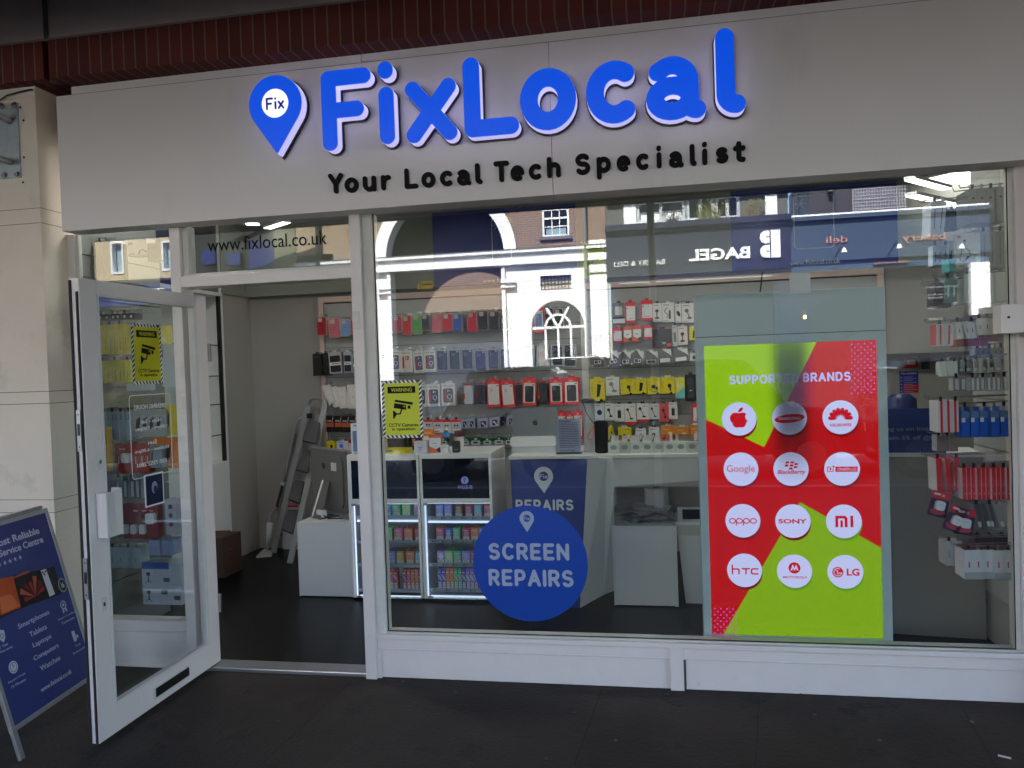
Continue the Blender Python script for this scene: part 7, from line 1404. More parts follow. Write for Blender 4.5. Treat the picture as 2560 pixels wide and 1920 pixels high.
# wall beyond with fire point and notice
FWb = front(YB+.018)
e = onr(FWb, K4, 845, 1378, 935, 1445); root = thing('fire_call_point', 'red fire alarm call point on the far wall', 'fire call point', ((e[0]+e[2])/2, YB+.01, e[1]))
b = MB(FWb); b.rrect(e[0], e[1], e[2], e[3], .01, .002, .05, C(150, 20, 24)); b.build('case', root, bevel=.003); b = MB(FWb); w, h = e[2]-e[0], e[3]-e[1]; b.box(e[0]+w*.22, e[1]+h*.35, e[2]-w*.22, e[3]-h*.2, .051, .054, C(196, 190, 184)); [b.ell(e[0]+w*q, e[1]+h*.58, w*.04, w*.04, .0545, .056, m_black, 8) for q in (.38, .5, .62)]; b.build('glass_panel', root)
e = onr(FWb, K4, 826, 1468, 950, 1610); root = thing('fire_action_notice', 'blue and red fire action notice under the red call point', 'notice', ((e[0]+e[2])/2, YB+.01, e[1]))
b = MB(FWb); w, h = e[2]-e[0], e[3]-e[1]; b.box(e[0], e[1], e[2], e[3], .002, .006, C(26, 40, 116)); b.box(e[0]+w*.18, e[1], e[2], e[1]+h*.42, .0062, .007, C(140, 24, 30)); b.build('board', root)
b = MB(FWb); b.text('Fire Action', e[0]+w*.08, e[3]-h*.13, e[2]-w*.08, e[3]-h*.03, .0072, .008, m_white_t, bold=.02)
for q in range(9): b.box(e[0]+w*.22, e[1]+h*(.05+.085*q), e[0]+w*(.7+.2*((q*3) % 2)), e[1]+h*(.075+.085*q), .0072, .0078, C(120, 120, 150))
for q in range(5): b.ring(e[0]+w*.09, e[1]+h*(.08+.16*q), w*.05, w*.035, .0072, .0078, C(150, 150, 170), n=12)
b.build('print', root)
b = MB(); q2 = at(*K4(780, 1290), 1, 2.55); b.wbox(q2.x-.06, q2.x+.7, 2.55, YB+.019, q2.z-.07, q2.z+.03, m_wall); tag(b.build('duct_box'), 'pale boxed duct running along the far wall above the call point', 'duct')
b = MB(); q = at(*K4(1005, 1400), 1, 2.7); b.wbox(q.x-.02, q.x+.02, 2.69, YB+.019, q.z-.06, q.z+.06, C(60, 60, 62)); tag(b.build('wall_socket'), 'dark grey switch box on the far wall right of the call point', 'switch')
# cable over the header on the right and hanging paper
b = MB(); e = rect(1710, 628, 1754, 680, .03); e1_ = at(*K4(160, 803), 1, .03)
e = onr(front(.02), K4, 90, 803, 231, 945); b = MB(front(.02)); b.box(e[0], e[1], e[2], e[3], -.002, 0, C(190, 184, 172)); tag(b.build('paper_sheet'), 'blank cream sheet taped behind the glass above the kiosk', 'paper')
b = MB(); b.tube([at(*K7(1865, 880), 1, 2.4), at(*K7(1858, 960), 1, 2.4), at(*K7(1845, 1070), 1, 2.4), at(*K7(1840, 1160), 1, 2.4)], .006, m_black, 6); tag(b.build('cable'), 'black cable dropping behind the top of the kiosk', 'cable')

# ================================================================== GOODS BEHIND THE DOOR (left side window)
XW2 = XL+.02
root = thing('left_slatwall', 'grey slatwall on the left side wall with hooks behind the open door', 'display wall', (XL+.3, .5, 1.2)); slat_l = root
XSL = -3.30
b = MB(); z = 2.5
while z > .3: b.wbox(XSL-.018, XSL, .10, .93, z-.129, z-.003, mat('grey_slat', (.19, .20, .19), .5)); z -= .133
b.wbox(XL+.001, XSL-.018, .09, .93, .013, 2.97, mat('grey_slat')); b.build('slat_panel', root)
def lrow(n, K, x0, x1, y0, y1, spine, face, lbl, name, cat, **kw):
    kw.setdefault('W_', .1); kw.setdefault('Y', .30)
    side_row(n, K, x0, x1, y0, y1, spine, face, lbl, name, cat, wall=XSL, root_=slat_l, sgn=-1, group='goods hanging behind the open door', **kw)
lrow(2, K5, 232, 332, 240, 512, (20, 18, 18), (30, 28, 28), 'tall black box, %s at the top of the left side window', 'headphone_box', 'box', W_=.16)
FJ = front(.28); e = onr(FJ, K5, 458, 222, 600, 345); e2_ = onr(FJ, K5, 600, 250, 782, 380)
for i, ee in enumerate((e, e2_)):
    root = thing('headphone_box', ['grey headphone box marked JVC high in the left side window', 'darker headphone box marked JVC beside the grey one'][i], 'box', ((ee[0]+ee[2])/2, .3, ee[1]), 'headphone boxes high in the left side window')
    b = MB(FJ); b.box(ee[0], ee[1], ee[2], ee[3], -.08-i*.01, -i*.01, C(*[(122, 120, 124), (62, 58, 76)][i])); b.build('carton', root)
    b = MB(Fr((0, .28+i*.01, 0))); w, h = ee[2]-ee[0], ee[3]-ee[1]; b.text('JVC', ee[0]+w*.06, ee[3]-h*.4, ee[0]+w*.32, ee[3]-h*.22, .0005, .001, C(50, 20, 24), bold=.02); b.ring(ee[0]+w*.8, ee[1]+h*.05, w*.22, w*.17, .0005, .004, m_black, 20, 175, 18); b.box(ee[0]+w*.1, ee[1]+h*.08, ee[0]+w*.4, ee[1]+h*.12, .0005, .001, C(60, 60, 64)); b.build('print', root)
lrow(6, K5, 240, 500, 770, 815, (24, 22, 22), (30, 30, 30), 'black pack with round white mark, %s above the yellow packs', 'earphone_pack', 'pack', W_=.08, deco=(lambda b, F, a, v0, c, v1, jit, s0: (setattr(b, 'F', Fr(F.o+Vector((0, jit, 0)))), b.ell((a+c)/2, (v0+v1)/2, .008, .008, .0002, .001, C(170, 170, 170), 12))))
lrow(6, K5, 240, 456, 848, 1062, (196, 184, 30), (188, 176, 60), 'bright yellow pack, %s in the upper yellow row', 'yellow_pack', 'pack', deco=line_deco((110, 100, 30), .1, .55, .08))
lrow(5, K5, 250, 482, 1108, 1272, (200, 190, 34), (188, 176, 60), 'bright yellow pack, %s in the lower yellow row', 'yellow_pack', 'pack', deco=line_deco((110, 100, 30), .1, .55, .08), lean=2)
def face_goods(K, x0, y0, x1, y1, Y, fn, name, lbl, cat):
    F = front(Y); e = onr(F, K, x0, y0, x1, y1); b = MB(F); fn(b, *e); return tag(b.build(name), lbl, cat, 'goods behind the open door')
def g_plain(c, c2=None, dk=None):
    def f(b, u0, v0, u1, v1):
        w, h = u1-u0, v1-v0; b.box(u0, v0, u1, v1, -.05, 0, C(*c))
        if c2: b.box(u0+w*.1, v0+h*.1, u1-w*.1, v0+h*.35, .0003, .001, C(*c2))
        for k in range(dk or 0): b.prism([(u0+w*(.12+.8*k/(dk)), v0+h*.25), (u0+w*(.22+.8*k/(dk)), v0+h*.35), (u0+w*(.26+.8*k/(dk)), v0+h*.75), (u0+w*(.16+.8*k/(dk)), v0+h*.65)], .001, .006, m_black)
    return f
face_goods(K5, 500, 880, 560, 1050, .36, g_plain((60, 70, 96)), 'cable_pack', 'slate blue pack behind the upper yellow row', 'pack')
face_goods(K5, 690, 855, 748, 990, .34, g_plain((190, 180, 60), (200, 196, 150)), 'yellow_card', 'pale yellow card right of the upper yellow row', 'card')
face_goods(K5, 715, 1090, 820, 1300, .36, g_plain((148, 158, 162)), 'white_bag', 'large pale grey bag right of the yellow camera sticker on the door', 'bag')
face_goods(K5, 455, 1275, 625, 1330, .34, g_plain((150, 156, 160)), 'white_bag', 'pale bag hanging below the lower yellow row', 'bag')
lrow(7, KL, 148, 352, 358, 552, (132, 144, 152), (140, 150, 156), 'slim pale blue box, %s in the middle row behind the door', 'slim_box', 'box', lean=-2, deco=line_deco((100, 110, 116), .7, .9, .3))
face_goods(KL, 358, 345, 595, 530, .30, g_plain((132, 134, 138), None, 4), 'car_mount_box', 'wide grey box with four dark pictures behind the opening hours', 'box')
face_goods(KL, 597, 312, 685, 520, .32, g_plain((176, 162, 38), None, 1), 'yellow_card', 'yellow card with one dark picture at the right of the door glass', 'card')
face_goods(KL, 490, 540, 700, 745, .34, g_plain((196, 106, 34), None, 2), 'orange_box', 'large orange box with two dark cable pictures', 'box')
def g_red(b, u0, v0, u1, v1): w, h = u1-u0, v1-v0; b.box(u0, v0, u1, v1, -.05, 0, C(128, 26, 30)); b.rrect(u0+w*.22, v0+h*.35, u0+w*.48, v0+h*.68, .012, .0005, .02, C(170, 172, 176)); b.box(u0+w*.12, v0+h*.78, u0+w*.3, v0+h*.83, .0004, .001, C(180, 120, 120)); [b.box(u0+w*q, v0+h*.3, u0+w*q+.006, v0+h*.55, .0004, .001, C(180, 150, 150)) for q in (.08, .58, .76, .92)]
face_goods(KL, 245, 575, 482, 780, .30, g_red, 'charger_pack', 'dark red charger pack with a white plug picture behind the door', 'pack')
face_goods(KL, 485, 590, 565, 745, .29, g_plain((100, 110, 120), None, 1), 'adapter_pack', 'grey adapter pack between the red and orange packs', 'pack')
face_goods(KL, 135, 470, 185, 770, .20, g_plain((150, 118, 34)), 'hanging_tag', 'tall ochre tag at the left edge of the door glass', 'tag')
lrow(4, KL, 240, 420, 810, 960, (120, 126, 130), (130, 136, 140), 'clear bag, %s under the dark red charger pack', 'clear_bag', 'bag', mat_=m_plas, deco=line_deco((140, 146, 150), .1, .8, .4))
def g_cab(b, u0, v0, u1, v1):
    w, h = u1-u0, v1-v0; b.box(u0, v0, u1, v1, -.05, 0, C(104, 24, 30)); [b.rrect(u0+w*q, v0+h*.15, u0+w*q+w*.16, v0+h*.42, .01, .0005, .02, C(186, 188, 194)) for q in (.0, .25, .5)]; b.rrect(u0+w*.72, v0+h*.45, u0+w*.96, v0+h*.75, .012, .0005, .03, C(190, 192, 196)); [b.rrect(u0+w*q, v0+h*.78, u0+w*q+w*.13, v0+h*.83, .003, .0004, .001, C(200, 160, 160)) for q in (.3, .55, .75)]
face_goods(KL, 300, 995, 540, 1235, .30, g_cab, 'charger_rack', 'dark red packs with white plugs low behind the door', 'pack')
def g_white(b, u0, v0, u1, v1): w, h = u1-u0, v1-v0; b.box(u0, v0, u1, v1, -.08, 0, C(134, 134, 146)); [b.ell(u0+w*.5, v0+h*q, w*.2, w*.2, .0005, .002, C(60, 60, 70), 12) for q in (.3, .55, .8)]
face_goods(KL, 590, 965, 665, 1210, .32, g_white, 'white_box', 'lilac grey box with three dark pictures low behind the door', 'box')
lrow(4, KL, 195, 410, 1295, 1440, (136, 144, 150), (150, 156, 160), 'white box, %s in the bottom row behind the door', 'charger_box', 'box', deco=line_deco((80, 84, 90), .3, .5, .06))
lrow(2, KL, 470, 640, 1245, 1350, (110, 120, 150), (110, 120, 150), 'bluish box, %s beside the bottom white row', 'charger_box', 'box', W_=.08)
def g_tri(b, u0, v0, u1, v1):
    w, h = u1-u0, v1-v0; b.box(u0, v0, u1, v1, -.12, 0, C(150, 154, 164)); b.box(u0, v1-h*.14, u0+w*.7, v1+.004, .0004, .001, C(30, 70, 130))
    for cz in (.66, .22):
        cx = u0+w*.16; b.box(cx-.003, v0+h*(cz-.12), cx+.003, v0+h*(cz+.1), .0004, .001, m_black); b.box(cx-.012, v0+h*(cz+.04), cx+.012, v0+h*(cz+.12), .0012, .002, m_black)
        for q in (-.02, .02): b.prism([(cx-.002, v0+h*(cz-.06)), (cx+.002, v0+h*(cz-.06)), (cx+q+.002, v0+h*(cz-.16)), (cx+q-.002, v0+h*(cz-.16))], .0022, .0026, m_black)
    for q, z_ in ((.55, .55), (.48, .25), (.8, .12)): b.rrect(u0+w*q, v0+h*z_, u0+w*q+w*.16, v0+h*(z_+.1), .004, .0004, .001, C(70, 74, 84))
face_goods(KL, 432, 1405, 700, 1690, .26, g_tri, 'tripod_box', 'pale box with blue lid and tripod drawings on the floor behind the door', 'box')
b = MB(); q = at(*KL(740, 1640), 1, .35); b.F = front(.35); b.ring(q.x, q.z-.05, .10, .085, 0, .02, m_black, 80, 200, 20); tag(b.build('black_hoop'), 'black curved hoop beside the tripod box', 'hoop')

BOOST[0] = 1.0

# ---- cars parked at the kerb behind the camera, mirrored low in the glass
m_tyre = mat('tyre_rubber', (.01, .01, .01), .8); m_rim = mat('wheel_rim', (.25, .25, .26), .35, .8)
def car(name_label, px0, px1, zr, Yv, colr, face):
    x0, x1 = at(px0, 740, 1, Yv).x, at(px1, 740, 1, Yv).x; L = x1-x0; yc = -Yv-.9; g = -.12
    root = thing('parked_car', name_label, 'car', ((x0+x1)/2, yc, g), 'cars parked at the kerb')
    mc = mat('car_paint_%d' % int(px0), colr, .25, .2, coat=.7); wd = .88
    P = lambda t: x0+L*t if face > 0 else x1-L*t
    prof = [(0, .35), (.0, .80), (.04, .98), (.11, zr-.12), (.17, zr-.02), (.26, zr), (.52, zr), (.60, zr-.05), (.74, 1.08), (.93, .98), (.99, .80), (1, .35)]
    b = MB(Fr((0, yc, g)))
    lo = [(P(t), z) for t, z in prof]; n = len(lo); V = []
    for w, k in ((-wd, 0), (wd, 0)):
        for (x, z) in lo: V.append(b.F(x, z, w*(1 if z < 1.0 else 1-.16*min(1, (z-1)/(zr-1)))))
    b.add(V, [tuple(range(n)), tuple(range(2*n-1, n-1, -1))]+[(i, n+i, n+(i+1) % n, (i+1) % n) for i in range(n)], mc); b.build('body', root, bevel=.03)
    for q, (a_, c_) in enumerate(((.13, .36), (.38, .60))):
        for sg in (-1, 1):
            b = MB(Fr((0, yc, g))); w = wd*.955*sg; a2, c2 = (a_+.03, c_) if q == 0 else (a_, c_-.03)
            b.add([b.F(P(a_), 1.04, sg*(wd+.002)), b.F(P(c_+.06*q), 1.04, sg*(wd+.002)), b.F(P(c2), zr-.09, sg*wd*.875), b.F(P(a2), zr-.09, sg*wd*.875)], [(0, 1, 2, 3)], m_dkglass0); b.build('side_window', root)
    for t in (.19, .81):
        for sg in (-1, 1):
            b = MB(Fr((P(t), yc, g+.33))); b.ell(0, 0, .33, .33, sg*(wd-.2), sg*(wd+.01), m_tyre, 28); w_ = b.build('wheel', root); b = MB(Fr((P(t), yc, g+.33))); b.ell(0, 0, .21, .21, sg*(wd+.011), sg*(wd+.02), m_rim, 20); b.build('rim', w_)
    b = MB(Fr((0, yc, g))); b.box(min(P(.965), P(1.003)), .66, max(P(.965), P(1.003)), .78, -.75, -.45, m_white_t); b.box(min(P(.965), P(1.003)), .66, max(P(.965), P(1.003)), .78, .45, .75, m_white_t); b.build('headlight', root)
m_dkglass0 = mat('car_window_glass', (.006, .007, .008), .06, spec=.8)
car('dark grey van parked across the road, mirrored beside the black speaker', 1120, 1440, 1.95, 15.0, (.012, .012, .013), 1)  # van added to block the sunlit wall mirrored between the near cars
car('black people carrier parked behind the viewer, mirrored left of the kiosk', 1252, 1870, 1.78, 7.6, (.012, .012, .014), 1)
car('dark grey car parked behind the viewer, mirrored near the laptop', 850, 1244, 1.74, 7.6, (.02, .02, .022), -1)
car('dark blue car parked behind the viewer, mirrored in the open doorway side', 170, 790, 1.6, 7.6, (.01, .014, .03), 1)
car('charcoal car parked behind the viewer, mirrored at the right window edge', 1885, 2420, 1.66, 7.6, (.016, .016, .016), 1)

# ================================================================== ACROSS THE ROAD (seen mirrored in the glass)
YO = 21.0
FO = Fr((0, -YO, 0), (-1, 0, 0), (0, 0, 1)); VF = front(YO)
def op(K, x, y, Y=YO):
    a = onp(front(Y), K, x, y); return -a[0], a[1]
def orr(K, x0, y0, x1, y1, Y=YO):
    a = onr(front(Y), K, x0, y0, x1, y1); return -a[2], a[1], -a[0], a[3]
def fo(Y): return Fr((0, -Y, 0), (-1, 0, 0), (0, 0, 1))
m_stucco = dirt(mat('white_stucco', (.78, .79, .80), .8, var=.03, bump=.1), (.5, .5, .5), .66, .8, 1.5, (1, 1, .3), .5)
m_ybrick = brick('yellow_stock_brick', (.36, .26, .16), (.26, .18, .11), (.42, .38, .32), 1, w=.23, h=.075, ms=.008)
m_rbrick = brick('brown_brick', (.20, .125, .09), (.14, .085, .062), (.36, .30, .25), 1, w=.23, h=.075, ms=.008)
m_dkglass = mat('dark_window_glass', (.01, .012, .015), .08, spec=.8)
m_shopnavy = mat('shopfront_navy', (.007, .011, .035), .45, var=.05); m_shopblue = mat('shopfront_blue', (.038, .062, .105), .45, var=.05)
m_cream = mat('cream_stucco', (.50, .42, .28), .8, var=.06, vs=2); m_royal = mat('royal_blue_board', (.008, .018, .13), .4); m_lead = mat('lead_flashing', (.12, .12, .14), .7)
zc_ = op(K6, 1000, 640)[1]            # top of the white storey
xl_, xr_ = op(None, 640, 560)[0], op(None, 1310, 530)[0]
ac = op(K6, 812, 682); Ro = abs(op(K6, 145, 690)[0]-op(K6, 1478, 600)[0])/2; Ri = Ro*.83
acu = (op(K6, 145, 690)[0]+op(K6, 1478, 600)[0])/2; zb1 = op(K6, 810, 735)[1]; zb0 = op(K6, 810, 790)[1]; zb2 = op(K6, 810, 650)[1]
root = thing('gateway_building', 'white stucco and brick building with a big white arch over a gateway across the road', 'building', (-acu, -YO-1, 0))
# upper brick with an arch shaped hole
b = MB(FO)
n = 24; pts = [(xl_, zb1), (acu+Ro, zb1)]+[(acu+Ro*.99*math.cos(math.radians(a)), ac[1]+Ro*.99*math.sin(math.radians(a))) for a in [180*i/n for i in range(n+1)]]+[(acu-Ro, zb1), (xr_, zb1), (xr_, 9), (xl_, 9)]
wu = orr(K6, 1712, 140, 1970, 495)
# cells round the sash window so that it sits in a real opening
def wall_with_holes(mb, u0, v0, u1, v1, holes, w0, w1, m):
    us = sorted({u0, u1}|{h[0] for h in holes}|{h[2] for h in holes}); vs = sorted({v0, v1}|{h[1] for h in holes}|{h[3] for h in holes})
    for i in range(len(us)-1):
        for j in range(len(vs)-1):
            cu, cv = (us[i]+us[i+1])/2, (vs[j]+vs[j+1])/2
            if not any(h[0] < cu < h[2] and h[1] < cv < h[3] for h in holes): mb.box(us[i], vs[j], us[i+1], vs[j+1], w0, w1, m)
umin, umax = min(xl_, xr_), max(xl_, xr_)
wall_with_holes(b, umin, zb1, acu-Ro, 9, [wu], -.4, 0, m_rbrick)
wall_with_holes(b, acu+Ro, zb1, umax, 9, [], -.4, 0, m_ybrick)
top_pts = [(acu-Ro+.001, ac[1])]+[(acu+Ro*.985*math.cos(math.radians(180-180*i/n)), ac[1]+Ro*.985*math.sin(math.radians(180-180*i/n))) for i in range(n+1)]+[(acu+Ro-.001, ac[1]), (acu+Ro-.001, 9), (acu-Ro+.001, 9)]
b.prism(top_pts, -.4, -.002, m_rbrick)
b.build('upper_wall', root)
b = MB(FO); b.ring(acu, ac[1], Ro, Ri, -.45, .12, m_stucco, 0, 180, 40); b.build('arch_ring', root)
lo0, lo1 = acu-Ri*1.0, acu+Ri*1.0
gr = orr(K6, 1702, 862, 1992, 998); fw = orr(K6, 1612, 1350, 2112, 1660); fan = orr(K6, 1612, 1100, 2112, 1350)
b = MB(FO)
fc_u = (fan[0]+fan[2])/2; fr_ = (fan[2]-fan[0])/2; fz_ = fan[1]
wall_with_holes(b, umin, 0, lo0, zb0, [(fc_u-fr_, .9, fc_u+fr_, fz_+fr_+.02), (gr[0], gr[1], gr[2], gr[3])], -.4, 0, m_stucco)
cap = [(fc_u-fr_, fz_)]+[(fc_u+fr_*math.cos(math.radians(180-180*i/20)), fz_+fr_*math.sin(math.radians(180-180*i/20))) for i in range(21)]+[(fc_u+fr_, fz_), (fc_u+fr_, fz_+fr_+.02), (fc_u-fr_, fz_+fr_+.02)]
b.prism(cap[1:], -.4, -.001, m_stucco)
gl2 = orr(K5, 1962, 330, 2085, 440)
wall_with_holes(b, lo1, 0, umax, zb0, [gl2], -.4, 0, m_stucco)
b.box(umin, zb0-.001, umax, zb0+.0, -.4, .02, m_stucco); b.box(lo0-.0, 0, lo0+.12, zb0, -.4, .10, m_stucco); b.box(lo1-.12, 0, lo1, zb0, -.4, .10, m_stucco)
for z_ in (zb0-.62, zb0-.78): b.box(lo0-.35, z_, lo0+.14, z_+.06, .0, .16, m_stucco); b.box(lo1-.14, z_, lo1+.35, z_+.06, .0, .16, m_stucco)
b.build('lower_wall', root)
b = MB(FO); b.box(umin, zb0, umax, zb1, -.42, .10, m_stucco); b.box(umin, zb1, umax, zb1+.14, -.42, .06, m_stucco); b.box(umin, zb1+.14, umax, zb1+.24, -.42, .2, m_stucco); b.box(umin, zb1+.24, umax, zb1+.26, -.42, .22, m_lead); b.box(umin, zb0-.05, umax, zb0+.001, -.42, .18, m_stucco); b.build('cornice', root)
def grille(parent, g):
    b = MB(FO); b.box(g[0], g[1], g[2], g[3], -.38, -.3, m_black); n_ = 9
    for k in range(n_+1): u_ = g[0]+(g[2]-g[0])*k/n_; b.box(u_-.015, g[1], u_+.015, g[3], -.10, -.06, C(60, 56, 54))
    for k in range(4): v_ = g[1]+(g[3]-g[1])*k/3; b.box(g[0], v_-.02, g[2], v_+.02, -.06, -.03, C(60, 56, 54))
    for k in range(n_): u_ = g[0]+(g[2]-g[0])*(k+.5)/n_; b.box(u_-.035, g[1]+.02, u_+.035, g[3]-.02, -.2, -.16, m_stucco)
    b.build('grille', parent)
grille(root, gr); grille(root, gl2)
def sash(parent, w, F, nx=3, ny=4):
    fr = MB(F); t = .07; fr.outline(w[0], w[1], w[2], w[3], t, -.16, -.04, m_stucco); mz = (w[1]+w[3])/2; fr.box(w[0]+t, mz-.03, w[2]-t, mz+.03, -.12, -.06, m_stucco)
    for k in range(1, nx): u_ = w[0]+t+(w[2]-w[0]-2*t)*k/nx; fr.box(u_-.014, w[1]+t, u_+.014, w[3]-t, -.118, -.08, m_stucco)
    for k in range(1, ny):
        v_ = w[1]+t+(w[3]-w[1]-2*t)*k/ny
        if abs(v_-mz) > .05: fr.box(w[0]+t, v_-.014, w[2]-t, v_+.014, -.116, -.082, m_stucco)
    fr.box(w[0]-.08, w[1]-.10, w[2]+.08, w[1], -.1, .10, m_lead); o = fr.build('window_frame', parent)
    g = MB(F); g.box(w[0]+t, w[1]+t, w[2]-t, w[3]-t, -.14, -.13, m_dkglass); g.box(w[0]+t+.05, w[1]+t+.02, w[2]-t-.05, w[1]+t+.22, -.128, -.125, C(120, 150, 165)); g.build('pane', o)
sash(root, wu, FO)
b = MB(FO)      # fan window glazing bars
b.box(fc_u-fr_, .9, fc_u+fr_, fz_+fr_, -.36, -.33, m_dkglass)
b.ring(fc_u, fz_, fr_*.52, fr_*.43, -.14, -.06, m_stucco, 0, 180, 20)
b.bar(FO(fc_u, fz_, -.1), FO(fc_u-fr_*.42, fz_+fr_*.75, -.1), .08, .06, m_stucco, up=(0, 1, 0)); b.bar(FO(fc_u, fz_, -.1), FO(fc_u+fr_*.42, fz_+fr_*.75, -.1), .08, .06, m_stucco, up=(0, 1, 0))
b.box(fc_u-fr_, fz_-.04, fc_u+fr_, fz_+.04, -.15, -.05, m_stucco)
for q in (-.48, 0, .48): b.box(fc_u+q*fr_-.035, .9, fc_u+q*fr_+.035, fz_-.04, -.14, -.06, m_stucco)
b.build('fan_window', root)
b = MB(); b.wbox(-lo1-1.7, -lo0+1.7, -YO-2.3, -YO-.45, 7.2, 7.4, m_lead); b.build('court_shade_roof', root)  # unseen roof added to keep direct sun off the court wall
b = MB(fo(YO+2.0)); b.box(lo0-1.5, zb0-1.45, lo1+1.5, zb0+.1, -.2, 0, m_rbrick); b.box(lo0-1.5, zb0+.1, lo1+1.5, 9, -.2, 0, C(46, 44, 52)); b.box(lo0-1.5, 0, lo1+1.5, zb0-1.45, -.2, .0, C(28, 34, 60)); b.box(lo0-1.5, zb0-1.55, lo1+1.5, zb0-1.45, 0, .05, C(20, 26, 70)); b.build('court_wall', root)  # upper brick coloured dark to stand for shade inside the arch
b = MB(); b.wbox(-lo1-1.7, -lo1-1.5, -YO-3.4, -YO-.45, 0, 9, m_rbrick); b.wbox(-lo0+1.5, -lo0+1.7, -YO-3.4, -YO-.45, 0, 9, m_rbrick); b.build('side_wall', root)
# ---- pipe and panels between
b = MB(); p = op(K7, 228, 400); b.tube([(-p[0], -YO+.15, 0), (-p[0], -YO+.15, 9)], .06, C(110, 112, 116), 10); tag(b.build('drain_pipe'), 'grey drain pipe between the gateway building and the bagel shop', 'drain pipe')
b = MB(); p = op(K5, 1858, 200); b.tube([(-p[0], -YO+.15, 0), (-p[0], -YO+.15, 9)], .075, C(52, 50, 50), 10); tag(b.build('drain_pipe'), 'dark drain pipe on the left part of the white gateway building', 'drain pipe')
# ---- bagel shop
root = thing('bagel_shop', 'navy fronted bagel shop with white lettering and white framed windows above', 'shop building', (op(K7, 1270, 700)[0]*-1, -YO-1, 0))
f = orr(K7, 430, 505, 2112, 925); u0, v0, u1, v1 = f
FBg = fo(YO-.25)
b = MB(FO); b.box(u0, v0, u1, v1, -.1, .25, m_shopnavy); b.box(u0-.02, v1, u1+.02, v1+.10, -.1, .34, m_shopnavy); b.box(u0-.02, v1+.10, u1+.02, v1+.28, -.1, .42, m_shopnavy); b.box(u0, v0-.08, u1, v0, -.1, .30, m_shopnavy); b.build('fascia', root)
ty = op(K7, 1250, 160)[1]; um = op(K7, 580, 330)[0]
b = MB(FO); wins = [orr(K7, 705, 210, 1155, 425), orr(K7, 1165, 175, 1425, 405), orr(K7, 1428, 160, 1660, 390)]
wall_with_holes(b, u0, v1+.28, u1, ty, wins, -.3, -.05, mat('grey_upper_wall', (.10, .10, .095), .8)); b.build('upper_wall', root)
b = MB(FO); e = orr(K7, 585, 205, 700, 455); b.box(e[0], v1+.29, e[2], ty, -.05, -.01, m_stucco); b.box(u0, ty, u1, ty+.09, -.35, .25, m_stucco); e = orr(K7, 1890, 115, 2000, 360); b.box(e[0], v1+.29, e[2], ty, -.05, .02, m_stucco); b.box(um-.0, v1+.29, um+.001, v1+.3, -.05, -.04, m_stucco)
e = orr(K7, 700, 405, 1250, 440); b.box(e[0], v1+.281, e[2], v1+.36, -.05, .10, m_stucco); b.build('white_trim', root)
for i, w in enumerate(wins):
    b = MB(FO); b.outline(w[0], w[1], w[2], w[3], .09, -.2, -.06, C(170, 176, 180)); um_ = (w[0]+w[2])/2; b.box(um_-.05, w[1]+.09, um_+.05, w[3]-.09, -.2, -.07, C(170, 176, 180)); o = b.build('window_frame', root)
    b = MB(FO); b.box(w[0]+.09, w[1]+.09, w[2]-.09, w[3]-.09, -.28, -.25, m_dkglass)
    if i == 0: b.box(w[0]+.1, w[1]+.1, w[2]-.1, w[3]-.35, -.24, -.22, m_stucco)
    b.build('pane', o)
b = MB(FO); e = orr(K7, 592, 205, 652, 272); cx, cz = (e[0]+e[2])/2, (e[1]+e[3])/2; r_ = (e[2]-e[0])/2; b.prism([(cx-r_, e[3]), (cx+r_, e[3]), (cx+r_, cz), (cx, e[1]), (cx-r_, cz)], -.01, .03, C(120, 125, 130)); b.prism([(cx-r_*.75, e[3]-.04), (cx+r_*.75, e[3]-.04), (cx+r_*.75, cz), (cx, e[1]+.06), (cx-r_*.75, cz)], .031, .036, m_stucco); b.build('alarm_shield', root)
b = MB(FBg)
def otext(mb, K, x0, y0, x1, y1, t_, bold, m=m_stucco, w0=.02, w1=.08, Y=YO-.25):
    e = orr(K, x0, y0, x1, y1, Y); xm = (x0+x1)/2; a_, c_ = onp(front(Y), K, x0, y0+(y1-y0)*.5+0, ), onp(front(Y), K, x1, y0+(y1-y0)*.5)
    mb.text(t_, e[0], e[1], e[2], e[3], w0, w1, m, bold=bold)
otext(b, K7, 1190, 665, 1750, 775, 'BAGEL', .035); b.build('lettering', root); b = MB(FBg); otext(b, K7, 500, 783, 965, 828, 'BAKERY & DELI', .0)
b.build('lettering', root); b = MB(FBg)
e = orr(K7, 1840, 502, 2028, 756, YO-.25); w = e[2]-e[0]; h = e[3]-e[1]
b.box(e[0], e[1], e[0]+w*.46, e[3], .02, .08, m_stucco)
for cz in (.76, .24):
    pts = [(e[0]+w*.52, e[1]+h*(cz-.23)), (e[0]+w*.72, e[1]+h*(cz-.23))]+[(e[0]+w*.72+w*.28*math.cos(math.radians(a)), e[1]+h*cz+h*.23*math.sin(math.radians(a))) for a in range(-75, 76, 15)]+[(e[0]+w*.72, e[1]+h*(cz+.23)), (e[0]+w*.52, e[1]+h*(cz+.23))]
    b.prism(pts, .02, .08, m_stucco)
    b.box(e[0]+w*.52, e[1]+h*(cz-.015), e[0]+w*.68, e[1]+h*(cz+.015), .081, .085, m_shopnavy)
b.build('shop_emblem', root)
b = MB(FO); b.box(u0+.1, 0, u1-.1, v0-.081, -.5, -.3, C(30, 32, 36)); b.box(u0+.1, 0, u0+.35, v0-.081, -.3, .1, m_shopnavy); b.box(u1-.35, 0, u1-.1, v0-.081, -.3, .1, m_shopnavy); b.build('shop_window', root)
rnd = random.Random(2)
